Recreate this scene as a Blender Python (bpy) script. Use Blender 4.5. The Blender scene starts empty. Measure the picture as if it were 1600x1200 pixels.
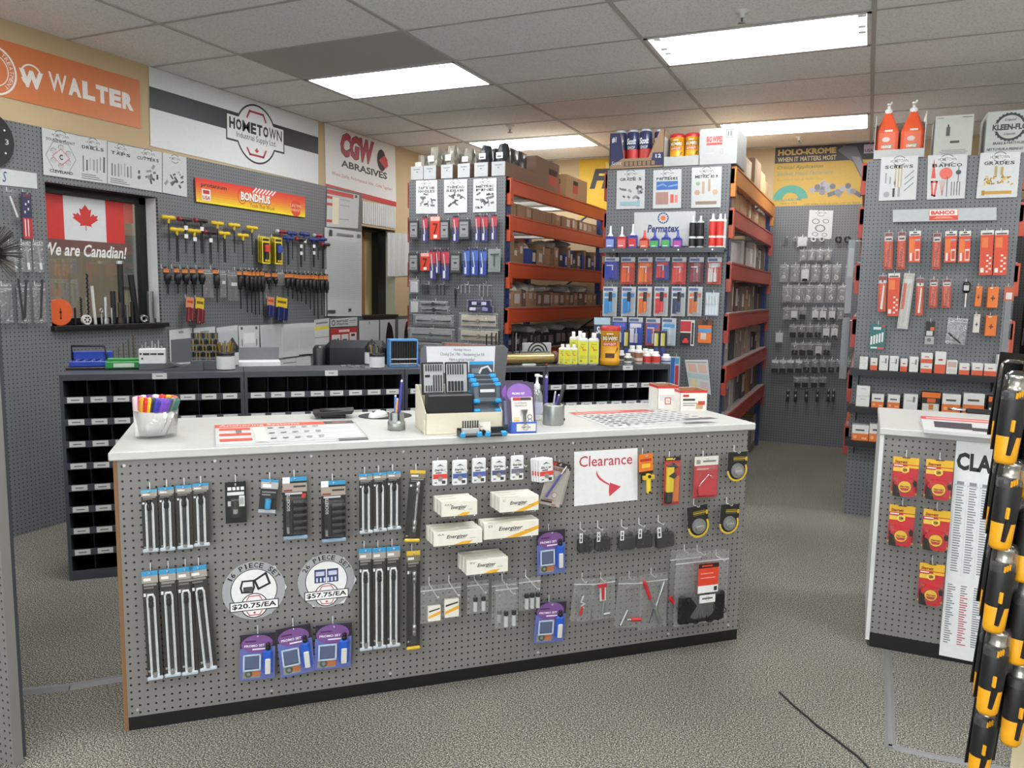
import bpy, math, random
import numpy as np
from mathutils import Matrix, Vector

sc = bpy.context.scene
COL = sc.collection
rnd = random.Random(11)
PI = math.pi

# ---------------------------------------------------------------- camera
F, PITCH, ROLL, YAW, CAMH, CEIL = 1213.6, math.radians(6.738), math.radians(.9915), math.radians(24.33), 1.52, 3.03
def _basis():
    cp, sp, cr, sr = math.cos(PITCH), math.sin(PITCH), math.cos(ROLL), math.sin(ROLL)
    f = Vector((0, cp, -sp)); r = Vector((1, 0, 0)); u = Vector((0, sp, cp))
    r2 = cr*r + sr*u; u2 = -sr*r + cr*u
    R = Matrix.Rotation(YAW, 3, 'Z')
    return R @ f, R @ r2, R @ u2
FW, RT, UP = _basis()
EYE = Vector((0, 0, CAMH))
cam_data = bpy.data.cameras.new('camera'); cam = bpy.data.objects.new('camera', cam_data); COL.objects.link(cam)
cam_data.sensor_width = 36; cam_data.lens = F/1600*36; cam_data.clip_start = .05
mm = Matrix((RT, UP, -FW)).transposed().to_4x4(); mm.translation = EYE
cam.matrix_world = mm
sc.camera = cam
def ray(px, py): return (FW*F + RT*(px-800) - UP*(py-600)).normalized()
def onz(px, py, z):
    d = ray(px, py); return EYE + d*((z-CAMH)/d.z)
def at(px, py, dist): return EYE + ray(px, py)*dist

# ---------------------------------------------------------------- world, exposure
w = bpy.data.worlds.new('world'); sc.world = w; w.use_nodes = True
w.node_tree.nodes['Background'].inputs[0].default_value = (.8, .85, .9, 1)
w.node_tree.nodes['Background'].inputs[1].default_value = 1.1
sc.view_settings.view_transform = 'Standard'; sc.view_settings.look = 'None'
sc.view_settings.gamma = 1; sc.view_settings.use_curve_mapping = False
sc.view_settings.exposure = 0.0
sc.cycles.transparent_max_bounces = 24
LAMP = 18.5
day = bpy.data.lights.new('added_rear_fill', 'AREA'); day.shape = 'RECTANGLE'; day.size = 5.2; day.size_y = 2.4; day.energy = 150; day.color = (.95, .98, 1)
fill_lamp_obj = bpy.data.objects.new('added_rear_fill', day); COL.objects.link(fill_lamp_obj); fill_lamp_obj.matrix_world = Matrix.Translation((-.5, -3.17, 1.5)) @ Matrix.Rotation(PI/2, 4, 'X')   # fill lamp added behind the camera to brighten ceiling and fronts

# ---------------------------------------------------------------- materials
def lin(h):
    h = h.lstrip('#'); h = ''.join(c*2 for c in h) if len(h) == 3 else h
    c = [int(h[i:i+2], 16)/255 for i in (0, 2, 4)]
    return tuple(x/12.92 if x <= .04045 else ((x+.055)/1.055)**2.4 for x in c) + (1,)
_M = {}
def newmat(name):
    m = bpy.data.materials.new(name); m.use_nodes = True
    nt = m.node_tree; nt.nodes.clear(); out = nt.nodes.new('ShaderNodeOutputMaterial')
    return m, nt, out
def nd(nt, t, **kw):
    n = nt.nodes.new('ShaderNode'+t)
    for k, v in kw.items():
        if k.startswith('i_'): n.inputs[int(k[2:]) if k[2:].isdigit() else k[2:].replace('_', ' ')].default_value = v
        else: setattr(n, k, v)
    return n
def M(h, r=.5, m=0, var=.06, sc_=40.):
    """plain surface: one colour with a faint procedural mottling"""
    k = (h, r, m, var)
    if k in _M: return _M[k]
    mt, nt, out = newmat('paint_'+h.strip('#'))
    b = nd(nt, 'BsdfPrincipled'); b.inputs['Roughness'].default_value = r; b.inputs['Metallic'].default_value = m
    c = lin(h); tc = nd(nt, 'TexCoord'); nz = nd(nt, 'TexNoise'); nz.inputs['Scale'].default_value = sc_
    mx = nd(nt, 'Mix', data_type='RGBA'); mx.inputs[6].default_value = c
    mx.inputs[7].default_value = tuple(x*(1-var*2) for x in c[:3])+(1,)
    nt.links.new(tc.outputs['Object'], nz.inputs['Vector']); nt.links.new(nz.outputs['Fac'], mx.inputs[0])
    nt.links.new(mx.outputs[2], b.inputs['Base Color']); nt.links.new(b.outputs[0], out.inputs[0])
    _M[k] = mt; return mt
def METAL(h='#c9cbcc', r=.28): return M(h, r, .9)
def clear(name='clear_plastic', tint=(1, 1, 1), haze=.022, gl=.018, bump=.0, ro=.12):
    if name in _M: return _M[name]
    mt, nt, out = newmat(name)
    tr = nd(nt, 'BsdfTransparent'); tr.inputs[0].default_value = tint+(1,)
    df = nd(nt, 'BsdfDiffuse'); df.inputs[0].default_value = (.8, .82, .84, 1)
    g = nd(nt, 'BsdfGlossy'); g.inputs['Roughness'].default_value = ro
    lw = nd(nt, 'LayerWeight'); lw.inputs[0].default_value = .25
    mp = nd(nt, 'MapRange'); mp.inputs[3].default_value = gl; mp.inputs[4].default_value = .7
    m1 = nd(nt, 'MixShader'); m1.inputs[0].default_value = haze; m2 = nd(nt, 'MixShader')
    L = nt.links.new
    L(tr.outputs[0], m1.inputs[1]); L(df.outputs[0], m1.inputs[2]); L(lw.outputs['Facing'], mp.inputs[0])
    L(mp.outputs[0], m2.inputs[0]); L(m1.outputs[0], m2.inputs[1]); L(g.outputs[0], m2.inputs[2]); L(m2.outputs[0], out.inputs[0])
    if bump:
        tc = nd(nt, 'TexCoord'); nz = nd(nt, 'TexNoise'); nz.inputs['Scale'].default_value = 35; nz.inputs['Detail'].default_value = 3
        bp = nd(nt, 'Bump'); bp.inputs['Strength'].default_value = bump; bp.inputs['Distance'].default_value = .01
        L(tc.outputs['Object'], nz.inputs['Vector']); L(nz.outputs['Fac'], bp.inputs['Height']); L(bp.outputs[0], g.inputs['Normal']); L(bp.outputs[0], lw.inputs['Normal'])
    _M[name] = mt; return mt
CLEAR = clear(); BAG = clear('bag_film', haze=.08, gl=.07, bump=.8); CUP = clear('cup_plastic', haze=.012, gl=.015)
GLASS = clear('window_glass', haze=.0, gl=.05, ro=.02)
def emit(name, col, s):
    if name in _M: return _M[name]
    mt, nt, out = newmat(name); e = nd(nt, 'Emission'); e.inputs[0].default_value = col+(1,); e.inputs[1].default_value = s
    nt.links.new(e.outputs[0], out.inputs[0]); _M[name] = mt; return mt
def pegboard(h, hole=.0039):
    k = 'pegboard'+h
    if k in _M: return _M[k]
    mt, nt, out = newmat(k); L = nt.links.new
    tc = nd(nt, 'TexCoord'); s = nd(nt, 'VectorMath', operation='SCALE'); s.inputs[3].default_value = 1/.0254
    fr = nd(nt, 'VectorMath', operation='FRACTION'); sb = nd(nt, 'VectorMath', operation='SUBTRACT'); sb.inputs[1].default_value = (.5, .5, .5)
    mu = nd(nt, 'VectorMath', operation='MULTIPLY'); mu.inputs[1].default_value = (1, 0, 1); ln = nd(nt, 'VectorMath', operation='LENGTH')
    lt = nd(nt, 'MapRange'); lt.inputs[1].default_value = hole/.0254*.85; lt.inputs[2].default_value = hole/.0254*1.1; lt.inputs[3].default_value = 1; lt.inputs[4].default_value = 0
    nz = nd(nt, 'TexNoise'); nz.inputs['Scale'].default_value = 6; nz.inputs['Detail'].default_value = 4
    c = lin(h); m0 = nd(nt, 'Mix', data_type='RGBA'); m0.inputs[6].default_value = c; m0.inputs[7].default_value = tuple(x*.86 for x in c[:3])+(1,)
    m1 = nd(nt, 'Mix', data_type='RGBA'); m1.inputs[7].default_value = (.006, .006, .006, 1)
    b = nd(nt, 'BsdfPrincipled'); b.inputs['Roughness'].default_value = .45
    L(tc.outputs['Object'], s.inputs[0]); L(s.outputs[0], fr.inputs[0]); L(fr.outputs[0], sb.inputs[0]); L(sb.outputs[0], mu.inputs[0]); L(mu.outputs[0], ln.inputs[0])
    L(ln.outputs['Value'], lt.inputs[0]); L(tc.outputs['Object'], nz.inputs['Vector']); L(nz.outputs['Fac'], m0.inputs[0]); L(m0.outputs[2], m1.inputs[6]); L(lt.outputs[0], m1.inputs[0])
    L(m1.outputs[2], b.inputs['Base Color']); L(b.outputs[0], out.inputs[0])
    _M[k] = mt; return mt

# ---------------------------------------------------------------- mesh builder
_TXT = {}
def text_mesh(s, shear=0., bold=0.):
    k = (s, shear, bold)
    if k in _TXT: return _TXT[k]
    cu = bpy.data.curves.new('lettering', 'FONT'); cu.body = s; cu.resolution_u = 2; cu.shear = shear; cu.offset = bold
    o = bpy.data.objects.new('lettering', cu); COL.objects.link(o)
    me = bpy.data.meshes.new_from_object(o.evaluated_get(bpy.context.evaluated_depsgraph_get()))
    v = [tuple(x.co) for x in me.vertices]; f = [tuple(p.vertices) for p in me.polygons]
    bpy.data.objects.remove(o); bpy.data.curves.remove(cu); bpy.data.meshes.remove(me)
    xs = [a[0] for a in v]; ys = [a[1] for a in v]
    x0, x1, y0, y1 = min(xs), max(xs), min(ys), max(ys)
    v = [((a[0]-x0)/(x1-x0), (a[1]-y0)/(y1-y0)) for a in v]
    _TXT[k] = (v, f, (x1-x0)/(y1-y0)); return _TXT[k]

PARTS = {}
class MB:
    """collects shapes (x along the panel, -y towards the viewer, z up) into one mesh"""
    def __init__(s): s.v = []; s.f = []; s.mi = []; s.mats = []; s.sm = []; s.T = None
    def add(s, vs, fs, mat, smooth=False):
        if isinstance(mat, str): mat = M(mat)
        if mat not in s.mats: s.mats.append(mat)
        i = s.mats.index(mat); n = len(s.v)
        if s.T is not None: vs = [tuple(s.T @ Vector(v)) for v in vs]
        s.v += vs; s.f += [tuple(a+n for a in f) for f in fs]; s.mi += [i]*len(fs); s.sm += [smooth]*len(fs); return s
    def box(s, x0, x1, y0, y1, z0, z1, mat, b=0.):
        if b <= 0:
            vs = [(x, y, z) for x in (x0, x1) for y in (y0, y1) for z in (z0, z1)]
            fs = [(0, 1, 3, 2), (4, 6, 7, 5), (0, 4, 5, 1), (2, 3, 7, 6), (0, 2, 6, 4), (1, 5, 7, 3)]
            return s.add(vs, fs, mat)
        b = min(b, (x1-x0)*.49, (y1-y0)*.49, (z1-z0)*.49)
        X, Y, Z = (x0, x1), (y0, y1), (z0, z1); vs = []; ix = {}
        for i in (0, 1):
            for j in (0, 1):
                for k in (0, 1):
                    sx, sy, sz = (b if i == 0 else -b), (b if j == 0 else -b), (b if k == 0 else -b)
                    for a, p in enumerate(((X[i], Y[j]+sy, Z[k]+sz), (X[i]+sx, Y[j], Z[k]+sz), (X[i]+sx, Y[j]+sy, Z[k]))):
                        ix[i, j, k, a] = len(vs); vs.append(p)
        fs = []
        q = [(0, 0), (1, 0), (1, 1), (0, 1)]
        for i in (0, 1):
            c = [ix[(i, j, k, 0)] for j, k in q]; fs.append(c if i else c[::-1])
            c = [ix[(j, i, k, 1)] for j, k in q]; fs.append(c[::-1] if i else c)
            c = [ix[(j, k, i, 2)] for j, k in q]; fs.append(c if i else c[::-1])
        for i in (0, 1):
            for j in (0, 1):
                fs.append([ix[0, i, j, 1], ix[1, i, j, 1], ix[1, i, j, 2], ix[0, i, j, 2]])
                fs.append([ix[i, 0, j, 0], ix[i, 1, j, 0], ix[i, 1, j, 2], ix[i, 0, j, 2]])
                fs.append([ix[i, j, 0, 0], ix[i, j, 1, 0], ix[i, j, 1, 1], ix[i, j, 0, 1]])
                for k in (0, 1): fs.append([ix[i, j, k, 0], ix[i, j, k, 1], ix[i, j, k, 2]])
        return s.add(vs, fs, mat)
    def cyl(s, p, q, r, mat, r1=None, n=12, caps=True, smooth=True):
        p = Vector(p); q = Vector(q); r1 = r if r1 is None else r1
        d = (q-p).normalized(); a = d.orthogonal().normalized(); b = d.cross(a)
        vs = []
        for c, rr in ((p, r), (q, r1)):
            vs += [tuple(c + a*rr*math.cos(2*PI*i/n) + b*rr*math.sin(2*PI*i/n)) for i in range(n)]
        s.add(vs, [(i, (i+1) % n, n+(i+1) % n, n+i) for i in range(n)], mat, smooth)
        if caps: s.add(vs, [tuple(range(n))[::-1], tuple(range(n, 2*n))], mat)
        return s
    def lathe(s, prof, mat, n=16, o=(0, 0, 0), cap=True, sx=1., sy=1.):
        vs = []; m = len(prof)
        for r, z in prof: vs += [(o[0]+r*sx*math.cos(2*PI*i/n), o[1]+r*sy*math.sin(2*PI*i/n), o[2]+z) for i in range(n)]
        s.add(vs, [(j*n+i, j*n+(i+1) % n, (j+1)*n+(i+1) % n, (j+1)*n+i) for j in range(m-1) for i in range(n)], mat, True)
        if cap: s.add(vs, [tuple(range(n))[::-1], tuple(range((m-1)*n, m*n))], mat)
        return s
    def tube(s, pts, r, mat, n=6):
        pts = [Vector(p) for p in pts]; vs = []; up = None
        for i, p in enumerate(pts):
            d = (pts[min(i+1, len(pts)-1)]-pts[max(i-1, 0)]).normalized()
            a = d.orthogonal() if up is None else up - d*up.dot(d)
            if a.length < .2: a = b.cross(d) if up is not None and b.cross(d).length > .2 else d.orthogonal()
            a.normalize(); up = a; b = d.cross(a)
            vs += [tuple(p + a*r*math.cos(2*PI*k/n) + b*r*math.sin(2*PI*k/n)) for k in range(n)]
        m = len(pts)
        s.add(vs, [(j*n+i, j*n+(i+1) % n, (j+1)*n+(i+1) % n, (j+1)*n+i) for j in range(m-1) for i in range(n)], mat, True)
        return s.add(vs, [tuple(range(n))[::-1], tuple(range((m-1)*n, m*n))], mat)
    def poly(s, pts, y, mat):
        a = sum(pts[i][0]*pts[(i+1) % len(pts)][1]-pts[(i+1) % len(pts)][0]*pts[i][1] for i in range(len(pts)))
        if a < 0: pts = pts[::-1]
        return s.add([(x, y, z) for x, z in pts], [tuple(range(len(pts)))], mat)
    def rect(s, x0, z0, x1, z1, y, mat): return s.poly([(x0, z0), (x1, z0), (x1, z1), (x0, z1)], y, mat)
    def prism(s, pts, y0, y1, mat):
        a = sum(pts[i][0]*pts[(i+1) % len(pts)][1]-pts[(i+1) % len(pts)][0]*pts[i][1] for i in range(len(pts)))
        if a < 0: pts = pts[::-1]
        n = len(pts); vs = [(x, y0, z) for x, z in pts]+[(x, y1, z) for x, z in pts]
        return s.add(vs, [tuple(range(n)), tuple(range(n, 2*n))[::-1]]+[(i+n, (i+1) % n+n, (i+1) % n, i) for i in range(n)], mat)
    def ring(s, cx, cz, r0, r1, y, mat, n=32, a0=0., a1=2*PI, sx=1., sz=1.):
        vs = []
        for i in range(n+1):
            a = a0+(a1-a0)*i/n
            for r in (r0, r1): vs.append((cx+r*sx*math.cos(a), y, cz+r*sz*math.sin(a)))
        return s.add(vs, [(2*i, 2*i+1, 2*i+3, 2*i+2) for i in range(n)], mat)
    def disc(s, cx, cz, r, y, mat, n=24, sx=1., sz=1.):
        return s.poly([(cx+r*sx*math.cos(2*PI*i/n), cz+r*sz*math.sin(2*PI*i/n)) for i in range(n)], y, mat)
    def line(s, pts, w, y, mat, closed=False):
        n = len(pts)
        for i in range(n if closed else n-1):
            (x0, z0), (x1, z1) = pts[i], pts[(i+1) % n]; L = math.hypot(x1-x0, z1-z0) or 1
            ex, ez = (x1-x0)/L*w/2, (z1-z0)/L*w/2
            s.poly([(x0-ex-ez, z0-ez+ex), (x0-ex+ez, z0-ez-ex), (x1+ex+ez, z1+ez-ex), (x1+ex-ez, z1+ez+ex)], y, mat)
        return s
    def text(s, t, x0, z0, x1, z1, y, mat, shear=0., bold=0.):
        v, f, _ = text_mesh(t, shear, bold)
        return s.add([(x0+a*(x1-x0), y, z0+b*(z1-z0)) for a, b in v], f, mat)
    def caps(s, t, x0, z0, x1, z1, y, mat, bold=.03, gap=.14):
        """block capitals, each letter filling a cell of its own"""
        ws = [1.35 if c in 'MW' else .42 if c in 'I1.' else .6 if c == ' ' else 1. for c in t]; k = (x1-x0)/(sum(ws)+gap*(len(t)-1)); x = x0
        for c, w in zip(t, ws):
            if c == '.': s.rect(x, z0, x+w*k*.6, z0+(z1-z0)*.18, y, mat)
            elif c != ' ': s.text(c, x, z0, x+w*k, z1, y, mat, 0, bold*(.25 if c in 'MWN' else 1))
            x += (w+gap)*k
        return s
    def arc_text(s, t, cx, cz, r, h, a0, a1, y, mat, bold=0., wf=.8):
        n = len(t)
        for i, c in enumerate(t):
            if c == ' ': continue
            a = a0+(a1-a0)*(i+.5)/n; wd = abs(a1-a0)*r/n*wf*(.4 if c in 'I1' else 1); v, f, _ = text_mesh(c, 0, bold)
            s.add([(cx+(r+(q-.5)*h)*math.cos(a)+(p-.5)*wd*math.sin(a), y, cz+(r+(q-.5)*h)*math.sin(a)-(p-.5)*wd*math.cos(a)) for p, q in v], f, mat)
        return s
    def build(s, name, parent=None, mat_world=None):
        me = bpy.data.meshes.new(name)
        me.from_pydata(s.v, [], s.f); me.polygons.foreach_set('material_index', s.mi); me.polygons.foreach_set('use_smooth', s.sm)
        for m in s.mats: me.materials.append(m)
        me.update()
        o = bpy.data.objects.new(name, me); COL.objects.link(o)
        if parent is not None: o.parent = parent; PARTS.setdefault(parent.name, []).append(o)
        return o

def thing(name, label, cat, loc=(0, 0, 0), rz=0., group=None, tilt=0., roll=0.):
    o = bpy.data.objects.new(name, None); COL.objects.link(o); o.empty_display_size = .05
    o.matrix_world = Matrix.Translation(loc) @ Matrix.Rotation(rz, 4, 'Z') @ Matrix.Rotation(tilt, 4, 'X') @ Matrix.Rotation(roll, 4, 'Y')
    o['label'] = label; o['category'] = cat
    if group: o['group'] = group
    return o
def struct(mb, name, loc=(0, 0, 0), rz=0.):
    o = mb.build(name); o.matrix_world = Matrix.Translation(loc) @ Matrix.Rotation(rz, 4, 'Z'); o['kind'] = 'structure'; return o
def dup(r, loc=None, rz=None, label=None, mtx=None):
    c = r.copy(); COL.objects.link(c)
    for ch in r.children:
        k = ch.copy(); COL.objects.link(k); k.parent = c
        for g in ch.children:
            q = g.copy(); COL.objects.link(q); q.parent = k
    if mtx is not None: c.matrix_world = mtx
    elif loc is not None: c.matrix_world = Matrix.Translation(loc) @ Matrix.Rotation(rz or 0, 4, 'Z')
    if label: c['label'] = label
    return c
ORD = 'first second third fourth fifth sixth seventh eighth ninth tenth eleventh twelfth thirteenth fourteenth fifteenth sixteenth seventeenth eighteenth nineteenth twentieth twenty-first twenty-second twenty-third twenty-fourth twenty-fifth twenty-sixth twenty-seventh twenty-eighth twenty-ninth thirtieth'.split()

class Panel:
    def __init__(s, o, rz):
        s.o = Vector(o); s.rz = rz; s.u = Vector((math.cos(rz), math.sin(rz), 0)); s.n = Vector((math.sin(rz), -math.cos(rz), 0))
    def hit(s, px, py, off=0.):
        d = ray(px, py); o = s.o + s.n*off; return EYE + d*((o-EYE).dot(s.n)/d.dot(s.n))
    def uv(s, px, py, off=0.):
        p = s.hit(px, py, off); return (p-s.o).dot(s.u), p.z
    def bb(s, x0, y0, x1, y1, off=0.):
        xc, yc = (x0+x1)/2, (y0+y1)/2
        return s.hit(xc, yc, off), abs(s.uv(x1, yc, off)[0]-s.uv(x0, yc, off)[0]), abs(s.uv(xc, y0, off)[1]-s.uv(xc, y1, off)[1])
    def at(s, u, z, off=0.): return s.o + s.u*u + s.n*off + Vector((0, 0, z-s.o.z))
D = math.radians
CF = Panel((-2.212, 1.750, 0), D(43.4)); LW = Panel((-4.60, 0, 0), D(90)); G1 = Panel((-3.59, 5.755, 0), 0); G2 = Panel((-1.83, 5.72, 0), 0)
G3 = Panel((-.057, 5.867, 0), 0); BW = Panel((-1.2, 8.50, 0), 0); RC = Panel((.10, 3.63, 0), 0)
R1 = Panel((-2.69, 5.755, 0), D(90)); R2 = Panel((-.926, 5.72, 0), D(90)); NL = Panel((-3.40, 1.45, 0), 0)
BN = Panel((-3.656, 2.58, 0), D(44))

# ================================================================ setting
def carpet():
    mt, nt, out = newmat('carpet'); L = nt.links.new
    tc = nd(nt, 'TexCoord'); n1 = nd(nt, 'TexNoise'); n1.inputs['Scale'].default_value = 185; n1.inputs['Detail'].default_value = 2.5; n1.inputs['Roughness'].default_value = .7
    n2 = nd(nt, 'TexNoise'); n2.inputs['Scale'].default_value = 1.1; n2.inputs['Detail'].default_value = 4
    r = nd(nt, 'ValToRGB'); e = r.color_ramp.elements
    e[0].position = .41; e[0].color = lin('#30312e'); e[1].position = .61; e[1].color = lin('#b3afa2')
    k = r.color_ramp.elements.new(.5); k.color = lin('#64625b')
    mx = nd(nt, 'Mix', data_type='RGBA', blend_type='MULTIPLY'); mx.inputs[0].default_value = .55
    r2 = nd(nt, 'ValToRGB'); r2.color_ramp.elements[0].color = (.62, .63, .62, 1); r2.color_ramp.elements[0].position = .35; r2.color_ramp.elements[1].position = .65; r2.color_ramp.elements[1].color = (1, 1, 1, 1)
    b = nd(nt, 'BsdfPrincipled'); b.inputs['Roughness'].default_value = .95
    bp = nd(nt, 'Bump'); bp.inputs['Strength'].default_value = .5; bp.inputs['Distance'].default_value = .004
    L(tc.outputs['Object'], n1.inputs['Vector']); L(tc.outputs['Object'], n2.inputs['Vector']); L(n1.outputs['Fac'], r.inputs[0]); L(n2.outputs['Fac'], r2.inputs[0])
    L(r.outputs[0], mx.inputs[6]); L(r2.outputs[0], mx.inputs[7]); L(mx.outputs[2], b.inputs['Base Color']); L(n1.outputs['Fac'], bp.inputs['Height']); L(bp.outputs[0], b.inputs['Normal']); L(b.outputs[0], out.inputs[0])
    return mt
def ceiling_tile():
    mt, nt, out = newmat('ceiling_tile'); L = nt.links.new
    tc = nd(nt, 'TexCoord'); n1 = nd(nt, 'TexNoise'); n1.inputs['Scale'].default_value = 90; n1.inputs['Detail'].default_value = 3
    r = nd(nt, 'ValToRGB'); r.color_ramp.elements[0].position = .33; r.color_ramp.elements[0].color = lin('#d8dad8'); r.color_ramp.elements[1].position = .5; r.color_ramp.elements[1].color = lin('#eef1ef')
    b = nd(nt, 'BsdfPrincipled'); b.inputs['Roughness'].default_value = .95
    L(tc.outputs['Object'], n1.inputs['Vector']); L(n1.outputs['Fac'], r.inputs[0]); L(r.outputs[0], b.inputs['Base Color']); L(b.outputs[0], out.inputs[0]); return mt
XW0, XW1, YW0, YW1 = -4.62, 3.70, -3.2, 8.53
PEG = pegboard('#7f7d7a'); PEGD = pegboard('#6e7174'); PEGR = pegboard('#6b6e72'); WALLC = M('#c4ae8a', .8, 0, .03, 3)
struct(MB().box(XW0-.16, XW1+.1, YW0-.1, YW1+.1, -.1, 0, carpet()), 'floor')
GX = [-.063-1.255*k for k in range(-3, 4)] + [XW0]; GX = sorted(GX + [XW1]); GY = [4.68+.6275*k for k in range(-12, 7)]; GY = [YW0]+GY+[YW1]
LIGHTS = [(-3.828, 4.68), (-1.318, 4.68), (-3.828, 7.19), (-1.318, 7.19), (1.192, 4.68), (-3.828, 2.17), (-1.318, 2.17), (1.192, 2.17), (-3.828, -.34), (-1.318, -.34), (1.192, -.34), (-1.318, -2.22)]
holes = {(round(a, 1), round(b, 1)) for a, b in LIGHTS+[(-3.828, 4.0525)]}
mb = MB(); CT = ceiling_tile()
for i in range(len(GX)-1):
    for j in range(len(GY)-1):
        if (round(GX[i], 1), round(GY[j], 1)) in holes: continue
        mb.add([(GX[i], GY[j], CEIL), (GX[i], GY[j+1], CEIL), (GX[i+1], GY[j+1], CEIL), (GX[i+1], GY[j], CEIL)], [(0, 1, 2, 3)], CT)
mb.box(XW0, XW1, YW0, YW1, CEIL+.2, CEIL+.25, M('#555', .9))
struct(mb, 'ceiling')
mb = MB(); g = M('#b9b8b4', .6)
for x in GX[1:-1]: mb.box(x-.0125, x+.0125, YW0, YW1, CEIL-.006, CEIL+.01, g)
for y in GY[1:-1]: mb.box(XW0, XW1, y-.0125, y+.0125, CEIL-.0055, CEIL+.01, g)
struct(mb, 'ceiling_grid_trim')
# walls. left wall is built on its panel frame: u = distance into the room, y = depth into the wall
mb = MB(); W1 = (3.222, 4.052, 1.262, 2.14); W2 = (6.50, 7.135, 1.25, 2.15)
def holed(mb, u0, u1, z0, z1, y0, y1, mat, hs):
    us = sorted({u0, u1}|{a for h in hs for a in h[:2] if u0 < a < u1})
    for a, b in zip(us, us[1:]):
        zz = [z0]
        for h in sorted(hs, key=lambda h: h[2]):
            if h[0] <= a and h[1] >= b and h[2] < z1: zz += [max(z0, h[2]), min(z1, h[3])]
        zz.append(z1)
        for k in range(0, len(zz), 2):
            if zz[k+1]-zz[k] > 1e-4: mb.box(a, b, y0, y1, zz[k], zz[k+1], mat)
holed(mb, YW0, YW1+.1, 0, CEIL+.2, .02, .16, WALLC, [W1, W2]); o = struct(mb, 'wall_left', LW.o, LW.rz)
mb = MB(); holed(mb, YW0, 6.50, .0, 2.46, 0, .02, PEGD, [W1]); holed(mb, 6.50, 8.5, 0, 1.245, 0, .02, PEGD, []); struct(mb, 'wall_left_panel', LW.o, LW.rz)
struct(MB().box(XW0-.16, XW1+.1, 0, .1, 0, CEIL+.2, WALLC), 'wall_back', (0, YW1, 0))
struct(MB().box(0, 3.5, 0, .03, 0, 2.44, PEGD), 'wall_back_panel', BW.o)
struct(MB().box(0, .1, YW0, YW1, 0, CEIL+.2, M('#efece6', .8)), 'wall_right', (XW1, 0, 0))
struct(MB().box(XW0, XW1, -.1, 0, 0, CEIL+.2, M('#efece6', .8)), 'wall_rear', (0, YW0, 0))
# unseen window frame and pane, made up to surround the added fill lamp
mb = MB(); al = M('#8f9294', .4, .5)
for q in ((-3.2, 2.2, .22, .28), (-3.2, 2.2, 2.72, 2.78)): mb.box(q[0], q[1], 0, .06, q[2], q[3], al)
for x in (-3.2, -1.4, .4, 2.14): mb.box(x, x+.06, 0, .06, .22, 2.78, al)
o = struct(mb, 'added_lamp_frame', (0, YW0, 0)); MB().box(-3.16, 2.16, .0, .008, .26, 2.74, M('#c9d6dc', .1)).build('glass', o)

# window with the flag decal and the pass-through beside the charts
BLK = M('#141414', .4); WHT = M('#d9dcda', .5)
def leaf_pts(cx, cz, w, h):
    half = [(0, 0), (.012, .0), (.012, .2), (.2, .165), (.17, .25), (.42, .46), (.36, .49), (.41, .62), (.29, .60), (.26, .67), (.15, .55), (.2, .84), (.12, .8), (0, 1)]
    p = half + [(-x, z) for x, z in half[::-1][1:]]
    return [(cx+x*w*1.19, cz+(z-.5)*h) for x, z in p]
mb = MB(); a, b, c, d = W1
mb.box(b-.004, b, .02, .12, c, d, WHT); mb.box(a, a+.004, .02, .12, c, d, WHT); mb.box(a, b, .02, .12, d-.004, d, BLK)
for q in ((a, b, d-.05, d), (a, b, c, c+.04), (a, a+.05, c, d), (b-.06, b, c, d)): mb.box(q[0], q[1], .115, .16, q[2], q[3], BLK)
mb.box(a-.01, b+.03, -.045, .14, c-.03, c, BLK, .004)
o = struct(mb, 'window_1', LW.o, LW.rz)
g = MB().box(a+.05, b-.06, .136, .140, c+.04, d-.05, GLASS).build('glass', o)
WG = Panel((-4.60-.134, 0, 0), D(90))
RED = M('#c9302b', .5); WH2 = M('#d6d9dc', .5)
fl = MB(); x0, z1 = WG.uv(70, 295); x1, z0 = WG.uv(195, 381); x0 = a+.052; zt = z1-.012
fw = x1-x0
fl.rect(x0, z0, x1, zt, -.0006, WH2); fl.rect(x0, z0, x0+fw*.26, zt, -.0012, RED); fl.rect(x1-fw*.235, z0, x1, zt, -.0012, RED)
fl.rect(x0, zt, x1+.09, z1+.02, -.0004, M('#b5544a')); fl.rect(x1, z1-.16, x1+.075, z1, -.0005, M('#b5544a'))
fl.rect(x0, z0-.075, x1+.05, z0, -.0004, M('#6b4a45'))
fl.poly(leaf_pts(x0+fw*.515, (z0+zt)/2+.005, fw*.31, (zt-z0)*.58), -.002, RED)
fl.text('We are Canadian!', x0+.01, z0-.105, x1+.01, z0-.022, -.003, M('#e8e8e8'), .25, .02)
t = thing('flag_decal', 'red and white maple leaf flag decal on the window glass', 'decal', WG.o, WG.rz); fl.build('printed_decal', t)
mb = MB(); a, b, c, d = W2
mb.box(b-.004, b, .02, .14, c, d, M('#c9cdb4')); mb.box(a, b, .02, .16, d-.004, d, BLK); mb.box(a, b, -.02, .14, c-.01, c+.012, M('#2a2622'))
mb.box(b-.15, b-.004, .14, .22, c, d, BLK); mb.box(a, b, .14, .22, d-.03, d, BLK)
mb.box(a+.10, a+.30, .18, .24, c, d, M('#9a6238')); mb.box(a, b, .24, .26, c, d, M('#c6bf8a'))
o = struct(mb, 'window_2', LW.o, LW.rz)
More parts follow.
